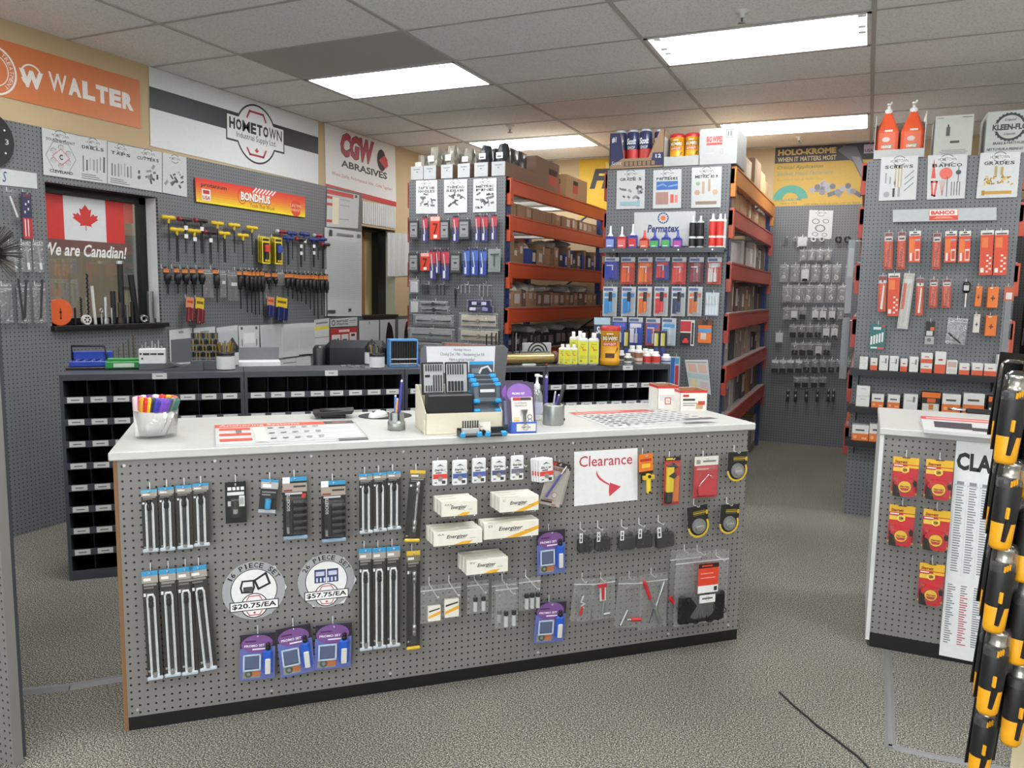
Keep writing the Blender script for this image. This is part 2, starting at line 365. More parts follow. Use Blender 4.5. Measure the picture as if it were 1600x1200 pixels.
# the yard seen through the window
mb = MB().box(-12, -4.9, 0, 14, -.12, -.02, M('#6e6a64', .9)); struct(mb, 'ground_outside')
mb = MB().box(-8.2, -7.9, 0, 14, -.02, 3.1, M('#b3a68c', .9)); mb.box(-7.9, -7.86, 6.4, 8.4, 1.5, 2.1, M('#7c8076')).box(-7.9, -7.8, 3, 12, .0, .95, M('#8a4b42', .9)); struct(mb, 'wall_outside')
t = thing('parked_van', 'pale cream van parked outside the window', 'van', (-6.6, 4.1, 0), D(90))
prof = [(-2.4, .45), (.62, .45), (.66, .95), (.25, 1.08), (-.12, 1.72), (-.3, 1.86), (-2.4, 1.9)]
MB().prism(prof, -.02, 1.1, M('#cfc6ae', .4)).build('body', t)
MB().poly([(-2.2, 1.02), (.08, 1.02), (-.2, 1.66), (-.36, 1.76), (-2.2, 1.78)], -.03, M('#3d4444', .15)).build('window_glass', t)
for k in (-1.7, .1): MB().cyl((k, -.03, .32), (k, .2, .32), .33, M('#1d1d1d'), n=24).cyl((k, -.04, .32), (k, .0, .32), .18, M('#999', .3, .8), n=24).build('wheel', t)

# ---------------------------------------------------------------- ceiling lights
EM = emit('lamp_glow', (1, .995, .985), LAMP)
FR = M('#dfe2e0', .4)
def fixture(x, y, label, open_=False):
    L, W_ = 1.255, .6275
    t = thing('ceiling_light', label, 'light', (x+L/2, y+W_/2, CEIL), 0, 'recessed fluorescent ceiling lights')
    h, v = L/2-.012, W_/2-.012
    f = MB()
    for q in ((-h, h, -v, -v+.022), (-h, h, v-.022, v), (-h, -h+.022, -v, v), (h-.022, h, -v, v)): f.box(q[0], q[1], q[2], q[3], -.008, .012, FR)
    f.box(-h, h, -v, v, .10, .11, FR); f.box(-h, -h+.004, -v, v, 0, .1, FR).box(h-.004, h, -v, v, 0, .1, FR).box(-h, h, -v, -v+.004, 0, .1, FR).box(-h, h, v-.004, v, 0, .1, FR)
    f.build('frame', t)
    if not open_: MB().box(-h+.02, h-.02, -v+.02, v-.02, -.001, .004, EM).build('diffuser', t)
    else:
        et = emit('tube_glow', (1, .995, .985), LAMP*2.6)
        for k in (-.17, .02, .12):
            MB().cyl((-h+.07, k, .045), (h-.07, k, .045), .0165, et, n=14).build('tube', t)
            for e in (-1, 1): MB().box(min(e*(h-.07), e*(h-.03)), max(e*(h-.07), e*(h-.03)), k-.02, k+.02, .02, .10, FR).build('tube_socket', t)
    return t
fixture(*LIGHTS[0], 'recessed ceiling light with lit diffuser beside the dark grille panel')
fixture(*LIGHTS[1], 'open ceiling light with bare glowing tubes and no diffuser', True)
fixture(*LIGHTS[2], 'lit ceiling light above the bagged stock on the first rack')
fixture(*LIGHTS[3], 'lit ceiling light in front of the yellow fastener banner')
for i, p in enumerate(LIGHTS[4:]): fixture(*p, 'lit ceiling light over the shop floor behind the camera, %s' % ORD[i])
t = thing('ceiling_grille', 'dark grey perforated ceiling panel beside the lit light', 'grille', (-3.828+.6275, 4.0525+.314, CEIL))
MB().box(-.615, .615, -.302, .302, -.003, .012, M('#b4b5b1', .7)).build('grille_sheet', t)
def sprinkler(px, py, label):
    p = onz(px, py, CEIL)
    t = thing('sprinkler_head', label, 'sprinkler', p); s = METAL('#a8a9a8')
    MB().lathe([(.001, 0), (.04, 0), (.04, -.006), (.016, -.012), (.014, -.035), (.001, -.035)], FR, 14).build('escutcheon', t)
    MB().lathe([(.001, -.035), (.007, -.036), (.005, -.06), (.022, -.062), (.022, -.066), (.001, -.067)], s, 12).build('deflector', t)
sprinkler(797, 196, 'small sprinkler head above the grey bagged boxes'); sprinkler(1249, 213, 'small sprinkler head above the yellow fastener banner'); sprinkler(1160, 17, 'small sprinkler head beside the open tube light')

# floor strips and cable
def strip(name, label, pts, w, h, mat):
    t = thing(name, label, 'floor strip', pts[0]); P = [p-pts[0] for p in pts]; m = MB()
    for a, b in zip(P, P[1:]):
        d = (b-a).normalized(); n = Vector((-d.y, d.x, 0))*w/2; k = n*.35; H = Vector((0, 0, h))
        vs = [a+n, a+k+H, a-k+H, a-n, b+n, b+k+H, b-k+H, b-n]
        m.add([tuple(v) for v in vs], [(0, 1, 5, 4), (1, 2, 6, 5), (2, 3, 7, 6), (0, 3, 2, 1), (4, 5, 6, 7)], mat)
    m.build('cover', t)
GS = M('#77787a', .5)
strip('cable_cover', 'grey low cable cover on carpet beside the counter end', [onz(20, 1083, 0), onz(110, 1074, 0), onz(200, 1058, 0)], .055, .012, GS)
strip('cable_cover', 'grey floor strip running out from under the white counter', [onz(1386, 1018, 0), onz(1390, 1095, 0), onz(1391, 1170, 0)], .035, .006, GS)
strip('cable_cover', 'grey floor strip crossing towards the hanging yellow grips', [onz(1388, 1166, 0), onz(1470, 1184, 0), onz(1600, 1208, 0)], .035, .006, GS)
t = thing('floor_cable', 'thin black cable lying on the open carpet', 'cable', (0, 0, .004))
MB().tube([tuple(onz(x, y, 0)) for x, y in ((1218, 1083), (1240, 1104), (1262, 1122), (1275, 1134), (1300, 1152), (1320, 1168), (1340, 1183), (1362, 1206))], .004, M('#222')).build('cable_cord', t)

# ================================================================ racks, counters, bin cabinets
ORANGE = M('#c4502f', .4); ORED = M('#a23c2e', .45); OYEL = M('#c9803a', .45); BLUE = M('#27407a', .45); GALV = M('#b9bab8', .4, .3)
BEAMZ = [2.42, 2.13, 1.75, 1.38, 1.0, .62]
def rack(P, label, near, cols, panel_label=None):
    """P: frame of the end panel; the bay runs 2.54 m back from it and is .9 m wide"""
    t = thing('storage_rack', label, 'rack', P.o); W = .90; y0, y1 = .03, 2.55
    MB().box(0, W, -.0, .018, 0.0, 2.44, PEGR).build('end_panel', t)
    for x in (.0, W-.05):
        for y in (y0, y1-.08):
            m = MB(); m.box(x, x+.05, y, y+.08, 0, 2.42, BLUE)
            xx = x+.0505 if x > .4 else x-.0005
            for k in range(30): m.box(min(xx, xx-.002), max(xx, xx-.002), y+.03, y+.05, .1+k*.076, .13+k*.076, M('#101624'))
            m.build('upright', t)
    for y in (y0+.035, y1-.045):
        m = MB()
        for k in range(4): m.tube([(.05, y, .1+k*.6), (W-.05, y, .65+k*.6)], .012, BLUE, 4)
        m.build('brace', t)
    for k, z in enumerate(BEAMZ):
        for side in (0, 1):
            c = cols[k] if side else ORED; x = (W-.012) if side else -.03; m = MB()
            m.box(x, x+.042, y0, y1, z-.115, z, c, .006); m.box(x+.006, x+.046 if side else x+.036, y0+.05, y1-.05, z, z+.012, c)
            for y in (y0-.0, y1-.06): m.box(x-.002, x+.046, y, y+.06, z-.2, z+.01, c)
            for y in (y0, y1-.06): m.box(x+.0461 if side else x-.004, x+.0466 if side else x-.0021, y+.022, y+.036, z-.17, z-.15, BLK)
            m.build('beam', t)
        m = MB(); n = 50
        for i in range(n):
            y = y0+.06+(y1-y0-.12)*i/(n-1)
            m.box(-.02, W+.028, y-.002, y+.002, z+.012, z+.017, GALV); m.box(W+.024, W+.028, y-.002, y+.002, z-.012, z+.017, GALV)
        for i in range(7): m.box(-.02+i*(W+.03)/6, -.016+i*(W+.03)/6, y0+.05, y1-.05, z+.008, z+.012, GALV)
        for i in range(5): y = y0+.2+i*.48; m.box(.0, W, y, y+.16, z-.02, z+.008, M('#c9ccca', .4))
        m.build('wire_deck', t)
    return t
rack(G1, 'storage rack with grey pegboard end carrying tap and die stock', 0, [ORANGE]*6)
rack(G2, 'storage rack with grey pegboard end carrying glue and sealant', 0, [OYEL, M('#b3503c', .45), M('#a8483a', .45), ORED, ORED, ORED])
rack(G3, 'storage rack with grey pegboard end carrying orange saw blades', 0, [ORANGE]*6)

# long sales counter
CTOP, WOOD = M('#c4c6c2', .35), M('#86613f', .6)
t = thing('sales_counter', 'long grey pegboard sales counter with white top', 'counter', CF.o, CF.rz); CL = 2.452
MB().box(0, CL, 0, .018, .05, .948, PEG).build('front_panel', t)
MB().box(.0, CL, .004, .60, 0, .05, M('#0d0d0d', .5)).build('toe_kick', t)
MB().box(-.014, 0, .006, .62, .0, .948, WOOD).build('side_panel', t)
MB().box(CL-.018, CL, .018, .62, .05, .948, PEG).build('side_panel', t)
MB().box(0, CL-.018, .60, .62, .05, .948, M('#8a8c8d')).build('back_panel', t)
u0, u1 = -.025, CL+.03
MB().box(u0, u1, -.012, .665, .948, .978, CTOP, .004).build('worktop', t)
sw = M('#d8d8d6', .3, .6)
for u, z in [(u, .93) for u in (.02, .3, .62, .95, 1.3, 1.63, 1.95, 2.25)]+[(u, .075) for u in (.03, .47, .9, 1.5, 2.1, 2.4)]: MB().cyl((u, 0, z), (u, -.004, z), .005, sw, n=8).build('screw', t)
ZT = .978
# small white-topped counter by the aisle
t = thing('display_counter', 'white topped pegboard display counter by the orange stock panel', 'counter', RC.o); RCW = 1.5
MB().box(.004, RCW, 0, .018, .065, .945, PEG).build('front_panel', t)
MB().box(.006, RCW, .0, .62, 0, .065, M('#0d0d0d', .5)).build('toe_kick', t)
MB().box(-.012, .004, -.004, .66, .03, .945, M('#d8dad8', .4)).build('side_panel', t)
MB().box(-.016, RCW+.02, -.012, .68, .945, .975, CTOP, .004).build('worktop', t)

# black-bin cabinets
STEEL, DARK = M('#4c5159', .4, .2), M('#0b0c0e', .6)
CABL = [('black bin cabinet under the drill bit stands, end of the row', 0), ('black bin cabinet with callipers and drill jars on top', 1), ('black bin cabinet behind the holiday hours screen', 2), ('black bin cabinet with yellow bottles on top', 3)]
def cabinet(i, label):
    L, H, DP = .872, 1.07, .30; o = BN.at(i*.876+.002, 0)
    t = thing('bin_cabinet', label, 'bin cabinet', o, BN.rz, 'black bin cabinets in a row')
    b = MB(); b.box(0, .016, 0, DP, 0, H, STEEL).box(L-.016, L, 0, DP, 0, H, STEEL).box(.016, L-.016, 0, DP, H-.03, H, STEEL).box(.016, L-.016, 0, DP, 0, .02, STEEL).box(.016, L-.016, DP-.008, DP, .02, H-.03, DARK)
    b.build('body', t)
    n, rows = 8, 9; hr = (H-.05)/rows
    for r in range(rows):
        z = .02+r*hr
        s = MB().box(.016, L-.016, .012, DP-.01, z-.002, z+.002, DARK); s.box(.016, L-.016, -.002, .006, z-.003, z+.031, STEEL); sh = s.build('shelf', t)
        if r < 7 and i > 1: continue
        if i == 1 and r < 7: continue
        for c in range(n):
            if i == 0 and r < 6 and c > 2: continue
            x = .016+(c+.5)*(L-.032)/n
            if r: MB().box(x-.037, x+.035, -.004, -.002, z+.001, z+.029, M('#d9dcdb')).rect(x-.02, z+.012, x+.018, z+.017, -.0045, M('#6a6c6e')).build('label_card', sh)
    d = MB()
    for c in range(1, n): x = .016+c*(L-.032)/n; d.box(x-.0012, x+.0012, .008, DP-.01, .02, H-.03, M('#23262b', .5, .2))
    d.build('divider_lattice', t)
    if i != 1 or True:
        x = (.46, .46, .5, .56)[i]; MB().box(x-.035, x+.035, -.003, 0, H-.03, H+.0, M('#cfd2d1')).rect(x-.015, H-.017, x+.015, H-.012, -.0035, M('#6a6c6e')).build('label_card', t)
    return t
for l, i in CABL: cabinet(i, l)
t = thing('pegboard_stand', 'tall grey pegboard panel end standing close beside the aisle', 'pegboard panel', NL.o)
MB().box(0, 1.04, 0, .03, 0, 2.44, PEG).build('pegboard_sheet', t)
MB().box(0, .03, .03, .06, 0, 2.44, STEEL).box(.98, 1.01, .03, .06, 0, 2.44, STEEL).box(.03, .98, .03, .06, 2.38, 2.44, STEEL).build('support_frame', t)

# ================================================================ goods: shared builders
CHROME = METAL('#d4d6d8', .22); CH2 = METAL('#8f9193', .35)
def mt(c, k=None): return c if not isinstance(c, str) else M(c)
def prints(m, w, h, pr, y=-.0016):
    """pr: (x0, z0, x1, z1, colour[, text, shear, bold]) in fractions of the card"""
    for i, p in enumerate(pr):
        x0, z0, x1, z1 = (p[0]-.5)*w, (p[1]-.5)*h, (p[2]-.5)*w, (p[3]-.5)*h; yy = y-.0002*(i+1)
        if len(p) > 5: m.text(p[5], x0, z0, x1, z1, yy, mt(p[4]), *(p[6:8]))
        else: m.rect(x0, z0, x1, z1, yy, mt(p[4]))
    return m
def prim(m, w, h, q):
    k, c = q[0], mt(q[-1]); X = lambda x: (x-.5)*w; Z = lambda z: (z-.5)*h
    if k == 'box': m.box(X(q[1]), X(q[3]), -q[6], -q[5], Z(q[2]), Z(q[4]), c, .001)
    elif k == 'cz': m.cyl((X(q[1]), -q[5], Z(q[2])), (X(q[1]), -q[5], Z(q[3])), q[4], c, n=10)
    elif k == 'cx': m.cyl((X(q[2]), -q[5], Z(q[1])), (X(q[3]), -q[5], Z(q[1])), q[4], c, n=10)
    elif k == 'seg': m.cyl((X(q[1]), -q[6], Z(q[2])), (X(q[3]), -q[6], Z(q[4])), q[5], c, n=8)
    elif k == 'disc': m.cyl((X(q[1]), -q[4], Z(q[2])), (X(q[1]), -q[5], Z(q[2])), q[3], c, n=20)
    elif k == 'tor': m.tube([(X(q[1])+q[3]*math.cos(a*PI/8), -q[5], Z(q[2])+q[3]*math.sin(a*PI/8)) for a in range(17)], q[4], c, 6)
    elif k == 'line': m.tube([(X(a), -q[3], Z(b)) for a, b in q[1]], q[2], c, 6)
    elif k == 'prism': m.prism([(X(a), Z(b)) for a, b in q[1]], -q[3], -q[2], c)
def contents(t, w, h, con):
    for nm, *ps in con:
        m = MB()
        for q in ps: prim(m, w, h, q)
        m.build(nm, t)
def dome(w, h, x0, z0, x1, z1, d, mat=None, y=-.0016):
    m = MB(); X0, X1, Z0, Z1 = (x0-.5)*w, (x1-.5)*w, (z0-.5)*h, (z1-.5)*h; b = min(d*.6, (X1-X0)*.2, (Z1-Z0)*.2)
    vs = [(X0, y, Z0), (X1, y, Z0), (X1, y, Z1), (X0, y, Z1), (X0+b, y-d, Z0+b), (X1-b, y-d, Z0+b), (X1-b, y-d, Z1-b), (X0+b, y-d, Z1-b)]
    return m.add(vs, [(4, 5, 6, 7), (0, 1, 5, 4), (1, 2, 6, 5), (2, 3, 7, 6), (3, 0, 4, 7)], mat or CLEAR)
def hook_label(l):
    n = len(l.split()); return ('peg hook holding the ' if n < 13 else 'hook for the ' if n < 14 else 'hook for ' if n < 15 else 'hook: ')+l
def hook(P, u, z, label, L=.05, off=0):
    t = thing('peg_hook', label, 'hook', P.at(u, z, off), P.rz, 'chrome peg hooks')
    MB().tube([(0, -.0024, .027), (0, -.0026, .025), (0, -.0028, .003), (0, -.005, 0), (0, -L, .0), (0, -L-.004, .007)], .0023, M('#dfe2e4', .3, .35), 5).build('wire', t)
    return t
def hang(P, bx, name, label, cat, off=.03, roll=0., group=None, hk='', L=None, inset=.009):
    c, w, h = P.bb(*bx, off=off)
    if hk is not None:
        hu = (c-P.o).dot(P.u)
        hook(P, hu+math.sin(roll)*h*.42, c.z+h/2*math.cos(roll)-inset, hook_label(hk or label), (L or off+.014))
    return thing(name, label, cat, c, P.rz, group, 0, roll), w, h
def card(t, w, h, col, pr, th=.0016, bev=0, nm='card', lett='printed_lettering'):
    MB().box(-w/2, w/2, -th, 0, -h/2, h/2, mt(col), bev).build(nm, t)
    if pr: prints(MB(), w, h, pr, -th).build(lett, t)
def pack(P, bx, name, label, cat='packaged tool', col='#26262a', pr=(), con=(), dm=None, off=.03, roll=0., group=None, hk='', L=None, th=.0016):
    t, w, h = hang(P, bx, name, label, cat, off, roll, group, hk, L)
    card(t, w, h, col, pr, th)
    if con: contents(t, w, h, con)
    for d in ([] if dm is None else dm if isinstance(dm, list) else [dm]): dome(w, h, *d).build('blister', t)
    return t
def bag_mesh(w, h, bulge=.008, seed=0, nx=5, nz=7):
    r = random.Random(seed); m = MB(); vs = []
    for sgn in (-1, 1):
        for j in range(nz+1):
            for i in range(nx+1):
                e = math.sin(PI*i/nx)*(1 if j < nz-1 else .15)*min(1, (j+.4)/1.5)
                dx = (r.random()-.5)*w*.05 if 0 < j else (r.random()-.5)*w*.1
                vs.append(((i/nx-.5)*w+dx*.6, sgn*(e*bulge*(.5+r.random()*.8))+.0003*sgn, (j/nz-.5)*h+(r.random()-.5)*h*.03*(j < nz)))
    n = (nx+1)*(nz+1); fs = []
    for j in range(nz):
        for i in range(nx):
            a = j*(nx+1)+i; fs += [(a, a+1, a+nx+2, a+nx+1), (n+a+1, n+a, n+a+nx+1, n+a+nx+2)]
    return m.add(vs, fs, BAG, True)
_sd = [0]
def zipbag(P, bx, label, con=(), off=.03, roll=0., group=None, bulge=.008, name='zip_bag', cat='bagged goods', hk='', L=None, zipz=.86, extra=None):
    t, w, h = hang(P, bx, name, label, cat, off, roll, group, hk, L, inset=.014 if bx[3]-bx[1] > 40 else .006)
    _sd[0] += 1; bag_mesh(w, h, bulge, _sd[0]).build('bag', t)
    MB().box(-w/2, w/2, -.002, .002, (zipz-.5)*h-.0015, (zipz-.5)*h+.0015, M('#c8cfd2', .3)).build('zip_strip', t)
    contents(t, w, h, con)
    if extra: extra(t, w, h)
    return t

# ================================================================ goods on the sales counter front
BLU, GRY = '#3c96c6', '#c9ccce'
def ext_pack(bx, label, hdr=BLU, roll=0., yellow=False, full=True):
    ft = '#e0b93a' if yellow else '#b9c4cc'
    t, w, h = hang(CF, bx, 'extension_bar_pack', label, 'packaged tool', .03, roll, 'carded extension bars')
    card(t, w, h, '#33312f', [(0, .955, 1, 1, hdr), (0, .89, 1, .955, '#a39c93' if not yellow else '#7d7560'), (.1, .91, .55, .935, '#e8e6e2'), (.1, .865, .9, .885, '#8d8a86'), (.1, .84, .7, .855, '#77746f'), (.06, .77, .2, .8, '#dedede'), (.08, .07, .2, .09, '#9a9a98')])
    MB().box(-w*.5, w*.5, -.012, 0, -h/2, -h/2+.012, M(ft, .3), .003).build('footer', t)
    m = MB()
    a, b, r = -.2*w, .2*w, .0045
    if not yellow:
        m.tube([(a, -.004, -h*.47), (a, -.004, h*.26), (a*.7, -.004, h*.285), (b*.7, -.004, h*.285), (b, -.004, h*.26), (b, -.004, -h*.47)], r, M('#e6eaec', .25), 6); m.build('blister_rim', t)
        MB().cyl((0, -.007, -h*.44), (0, -.007, h*.2), .0042, METAL('#55585b', .3), n=10).cyl((0, -.007, -h*.47), (0, -.007, -h*.42), .008, CHROME, n=12).build('bar', t)
        MB().lathe([(.005, 0), (.008, .004), (.008, .018), (.006, .022), (.0075, .025), (.0075, .035), (.002, .037)], METAL('#2d2d2f', .35), 12, (0, -.008, h*.17)).build('drive_end', t)
    else:
        MB().cyl((w*.06, -.009, -h*.34), (w*.06, -.009, h*.2), .0045, CHROME, n=10).build('bar', t)
        for z in (h*.18, -h*.36): MB().lathe([(.002, 0), (.008, .002), (.008, .02), (.006, .024), (.0085, .028), (.0085, .045), (.002, .046)], METAL('#b5b6b6', .3), 12, (w*.06, -.009, z)).build('drive_end', t)
    dome(w, h, .22, .05, .78, .82, .016).build('blister', t)
    return t
S4 = ['first', 'second', 'third', 'fourth']
for i, b in enumerate([(222, 765, 247, 862), (249, 761, 273, 860), (276, 758, 301, 857), (302, 755, 327, 853)]):
    ext_pack(b, S4[i]+' short extension bar pack from the wood edge, upper row', hdr='#5aa8c9' if i == 0 else BLU)
for i, (b, r) in enumerate([((226, 892, 251, 1062), -1), ((253, 889, 279, 1057), -1), ((280, 886, 306, 1054), -1), ((304, 883, 331, 1048), -4)]):
    ext_pack(b, S4[i]+' long extension bar pack from the wood edge, lower row', roll=D(r))
for i, b in enumerate([(561, 740, 582, 833), (583, 738, 604, 830), (605, 736, 626, 827)]):
    ext_pack(b, S4[i]+' narrow extension bar pack above the long narrow packs')
for i, b in enumerate([(561, 857, 581, 1016), (582, 856, 603, 1013), (604, 854, 625, 1010)]):
    ext_pack(b, S4[i]+' long narrow extension bar pack beside the yellow-topped pack')
ext_pack((636, 735, 660, 846), 'yellow-topped wobble bar pack hanging tilted under the worktop', '#e0b93a', D(5), True)
ext_pack((635, 861, 656, 1014), 'long yellow-topped wobble bar pack below the tilted one', '#e0b93a', 0, True)
pack(CF, (352, 753, 385, 817), 'bit_pack', 'small black carded driver bit pack with white icons', col='#17171a', pr=[(.12, .8, .3, .88, '#e8e8e8'), (.35, .8, .5, .88, '#e8e8e8'), (.55, .8, .68, .88, '#e8e8e8'), (.74, .8, .9, .88, '#e8e8e8'), (.1, .68, .9, .76, '#dcdcdc'), (.66, .4, .92, .66, '#e4e4e2'), (.12, .42, .26, .54, '#bbb'), (.7, .45, .72, .62, '#222'), (.76, .45, .79, .62, '#222'), (.83, .45, .86, .62, '#222')],
     con=[('driver_bit', ('cz', .48, .25, .36, .010, .009, CHROME), ('cz', .48, .36, .55, .0055, .009, '#333'))], dm=(.2, .12, .8, .62, .02))
pack(CF, (406, 749, 433, 801), 'socket_pack', 'small carded pack with one blue socket', col='#2b2b2c', roll=D(7), pr=[(0, .92, 1, 1, BLU), (0, .72, 1, .92, '#b4b6b4'), (.1, .76, .6, .86, '#f0f0f0'), (.1, .6, .9, .64, '#8a8a8a'), (.1, .52, .6, .56, '#8a8a8a'), (0, 0, 1, .1, '#aebac4')],
     con=[('socket', ('cz', .5, .16, .42, .0105, .012, '#2f9fd8'))], dm=(.25, .1, .75, .48, .026))
for bx, lab in (((442, 745, 480, 842), 'carded impact socket set, taller one with red sticker'), ((502, 751, 540, 846), 'carded impact socket set nearer the narrow bar packs')):
    pack(CF, bx, 'socket_set_pack', lab, col='#232223', pr=[(0, .93, 1, 1, BLU), (0, .9, .3, 1, '#f0f0f0'), (0, .76, 1, .9, '#a89c90'), (.1, .72, .8, .75, '#c9c9c9'), (.05, .77, .4, .8, '#8a4436'), (.45, .83, .95, .86, '#3a3a3a')] + ([(.78, .66, .95, .73, '#c0302c')] if bx[0] == 442 else []),
         con=[('socket', ('cx', .18+.105*k, .42, .94, .0105, .014, '#1b1b1c'), ('cx', .18+.105*k, .90, .95, .0085, .014, '#77797b')) for k in range(5)] + [('carrier', ('box', .06, .08, .38, .64, .002, .012, '#151516'), ('cz', .2, .12, .22, .006, .016, CHROME))], dm=[(.04, .06, .97, .69, .03)])
    t = [o for o in COL.objects if o.name.startswith('socket_set_pack')][-1]
    o = MB().text('SOCKETS', -.5, -.5, .5, .5, 0, M('#d0d0d0'), 0, .02).build('side_lettering', t)
    w, h = CF.bb(*bx, off=.03)[1:]; o.matrix_local = Matrix.Translation((-.28*w, -.0128, .1*h)) @ Matrix.Rotation(-PI/2, 4, 'Y') @ Matrix.Diagonal((h*.26, 1, w*.13, 1))
    MB().box(-w/2, w/2, -.012, 0, -h/2, -h/2+.013, M('#8ea6ba', .3), .003).build('footer', t)

# hexagonal price signs
def hexsign(pts, cxy, r, lab, head, price, blue):
    c = CF.hit(*cxy, .002); t = thing('price_sign', lab, 'sign', c, CF.rz)
    loc = lambda p: (lambda q: ((q-c).dot(CF.u), q.z-c.z))(CF.hit(*p, .002))
    P = [loc(p) for p in pts]; MB().prism(P, -.002, 0, M('#dfe2e4', .35)).build('plate', t)
    m = MB(); R = r; grey = M('#e6e7e7', .4)
    m.poly([P[0], P[5], (P[5][0]*.6, P[5][1]*.85), (P[0][0]*.8, P[0][1]*.9)], -.0022, M('#e3e5e6', .3)); m.poly([P[3], P[4], (P[4][0]*.8, P[4][1]*.85), (P[3][0]*.85, P[3][1]*.85)], -.0022, M('#dfe1e2', .3))
    m.ring(0, .0, R*.74, R*1.0, -.0024, M('#a6a9ac', .35), 40); m.disc(0, 0, R*.74, -.0026, M('#e9eaea', .5), 40); m.ring(0, 0, R*.72, R*.745, -.0028, '#2a2a2c', 40)
    bz = -R*.52
    m.disc(0, bz, R*.42, -.0030, '#eeeeee', 32); m.ring(0, bz, R*.40, R*.43, -.0032, '#1f1f1f', 32)
    m.rect(-R*.78, bz-R*.17, R*.78, bz+R*.17, -.0034, '#1f1f1f'); m.rect(-R*.75, bz-R*.14, R*.75, bz+R*.14, -.0036, '#f0f0f0')
    for s in (1, -1): m.line([(-R*.24, bz+s*R*.2), (-R*.16, bz+s*R*.33), (R*.16, bz+s*R*.33), (R*.24, bz+s*R*.2)], R*.03, -.0038, '#c0403c')
    m.text(price, -R*.7, bz-R*.1, R*.7, bz+R*.1, -.0040, '#1c1c1c', 0, .025)
    m.poly(leaf_pts(0, bz-R*.25, R*.1, R*.1), -.004, '#c0403c')
    m.arc_text(head, 0, 0, R*.87, R*.17, PI*.86, PI*.14, -.0030, '#2a2a2c', .02)
    if not blue:
        m.line([(-R*.42, R*.12), (-R*.36, R*.34), (-R*.02, R*.34), (R*.0, R*.1), (-R*.06, -R*.06), (-R*.38, -R*.04)], R*.06, -.003, '#2b2b2d', True)
        m.line([(R*.02, R*.34), (R*.38, R*.56), (R*.5, R*.2), (R*.14, R*.04)], R*.07, -.0031, '#2b2b2d', True); m.rect(-R*.34, -R*.02, -R*.04, R*.14, -.0032, '#4a4a4c')
    else:
        for s in (-1, 1): m.rect(min(s*.02, s*.42)*R, -R*.06, max(s*.02, s*.42)*R, R*.44, -.003, '#3a4572'); m.rect(min(s*.07, s*.37)*R, R*.2, max(s*.07, s*.37)*R, R*.36, -.0031, '#c5cae0')
        for k in range(6): m.rect((-.36+.13*k)*R, -R*.02, (-.30+.13*k)*R, R*.13, -.0032, '#d5d9ea')
    m.build('printed_lettering', t)
hexsign([(349, 925), (373, 884), (430, 884), (448, 917), (424, 958), (376, 963)], (397, 922), .106, 'silver hexagonal price sign with an open tool case picture', '16 PIECE SET', '$20.75/EA', False)
hexsign([(465, 910), (489, 871), (538, 871), (557, 905), (537, 942), (489, 948)], (510, 907), .101, 'silver hexagonal price sign with a blue bit set picture', '26 PIECE SET', '$57.75/EA', True)

# purple and blue deburring promo sets
def promo(P, bx, label, roll=0., off=.03, hk=''):
    t, w, h = hang(P, bx, 'promo_set', label, 'packaged tool', off, roll, 'purple and blue promo sets', hk)
    MB().box(-w/2, w/2, -.0016, 0, -h/2, h/2, M('#5a66a8', .4)).build('card', t)
    m = MB(); m.rect(-w/2, h*.2, w/2, h/2, -.0018, '#2a2430'); m.rect(-w/2, -h*.5, w/2, h*.2, -.0018, '#6470b2'); m.disc(-w*.02, h*.28, w*.45, -.002, '#7b5290', 28, 1, .62)
    m.text('PROMO SET', -w*.38, h*.22, w*.2, h*.27, -.0026, '#f2eef5', 0, .02); m.rect(-w*.15, h*.15, w*.22, h*.18, -.0026, '#e9e4f0'); m.rect(-w*.36, h*.33, -w*.05, h*.36, -.0026, '#4a2c58')
    m.rect(-w*.42, -h*.46, w*.08, -h*.28, -.0024, '#8a8f84'); m.disc(-w*.05, -h*.37, w*.12, -.0026, '#b8744e', 14, 1.3, .8); m.ring(-w*.25, -h*.37, w*.05, w*.11, -.0026, '#55605a', 16)
    m.build('printed_lettering', t)
    MB().box(-w*.38, w*.06, -.012, -.002, -h*.25, h*.06, M('#59647f', .3), .004).build('blade_box', t)
    MB().line([(-w*.39, -h*.26), (w*.07, -h*.26), (w*.07, h*.07), (-w*.39, h*.07)], w*.05, -.0125, M('#b9cbe0', .3), True).build('box_rim', t)
    MB().box(w*.16, w*.42, -.02, -.002, -h*.38, h*.17, M('#2a5cc4', .35), .008).build('handle', t)
    MB().box(w*.21, w*.37, -.023, -.018, -h*.36, -.02*h, M('#cfcfc8', .4), .004).build('grip', t)
    MB().lathe([(.003, 0), (.009, .003), (.009, .012), (.005, .018), (.0085, .022), (.002, .028)], M('#18181a', .4), 12, (w*.29, -.012, h*.15)).build('collar', t)
    return t
promo(CF, (375, 990, 430, 1061), 'purple and blue promo set, first of three under the signs', D(2)); promo(CF, (435, 978, 489, 1054), 'purple and blue promo set, middle of three under the signs', D(-5))
promo(CF, (492, 975, 549, 1044), 'purple and blue promo set, third of three under the signs', D(2)); promo(CF, (839, 829, 883, 896), 'promo set beside the rubber ring boxes', D(-2)); promo(CF, (836, 941, 883, 1003), 'promo set below another, above the toe kick', D(3))

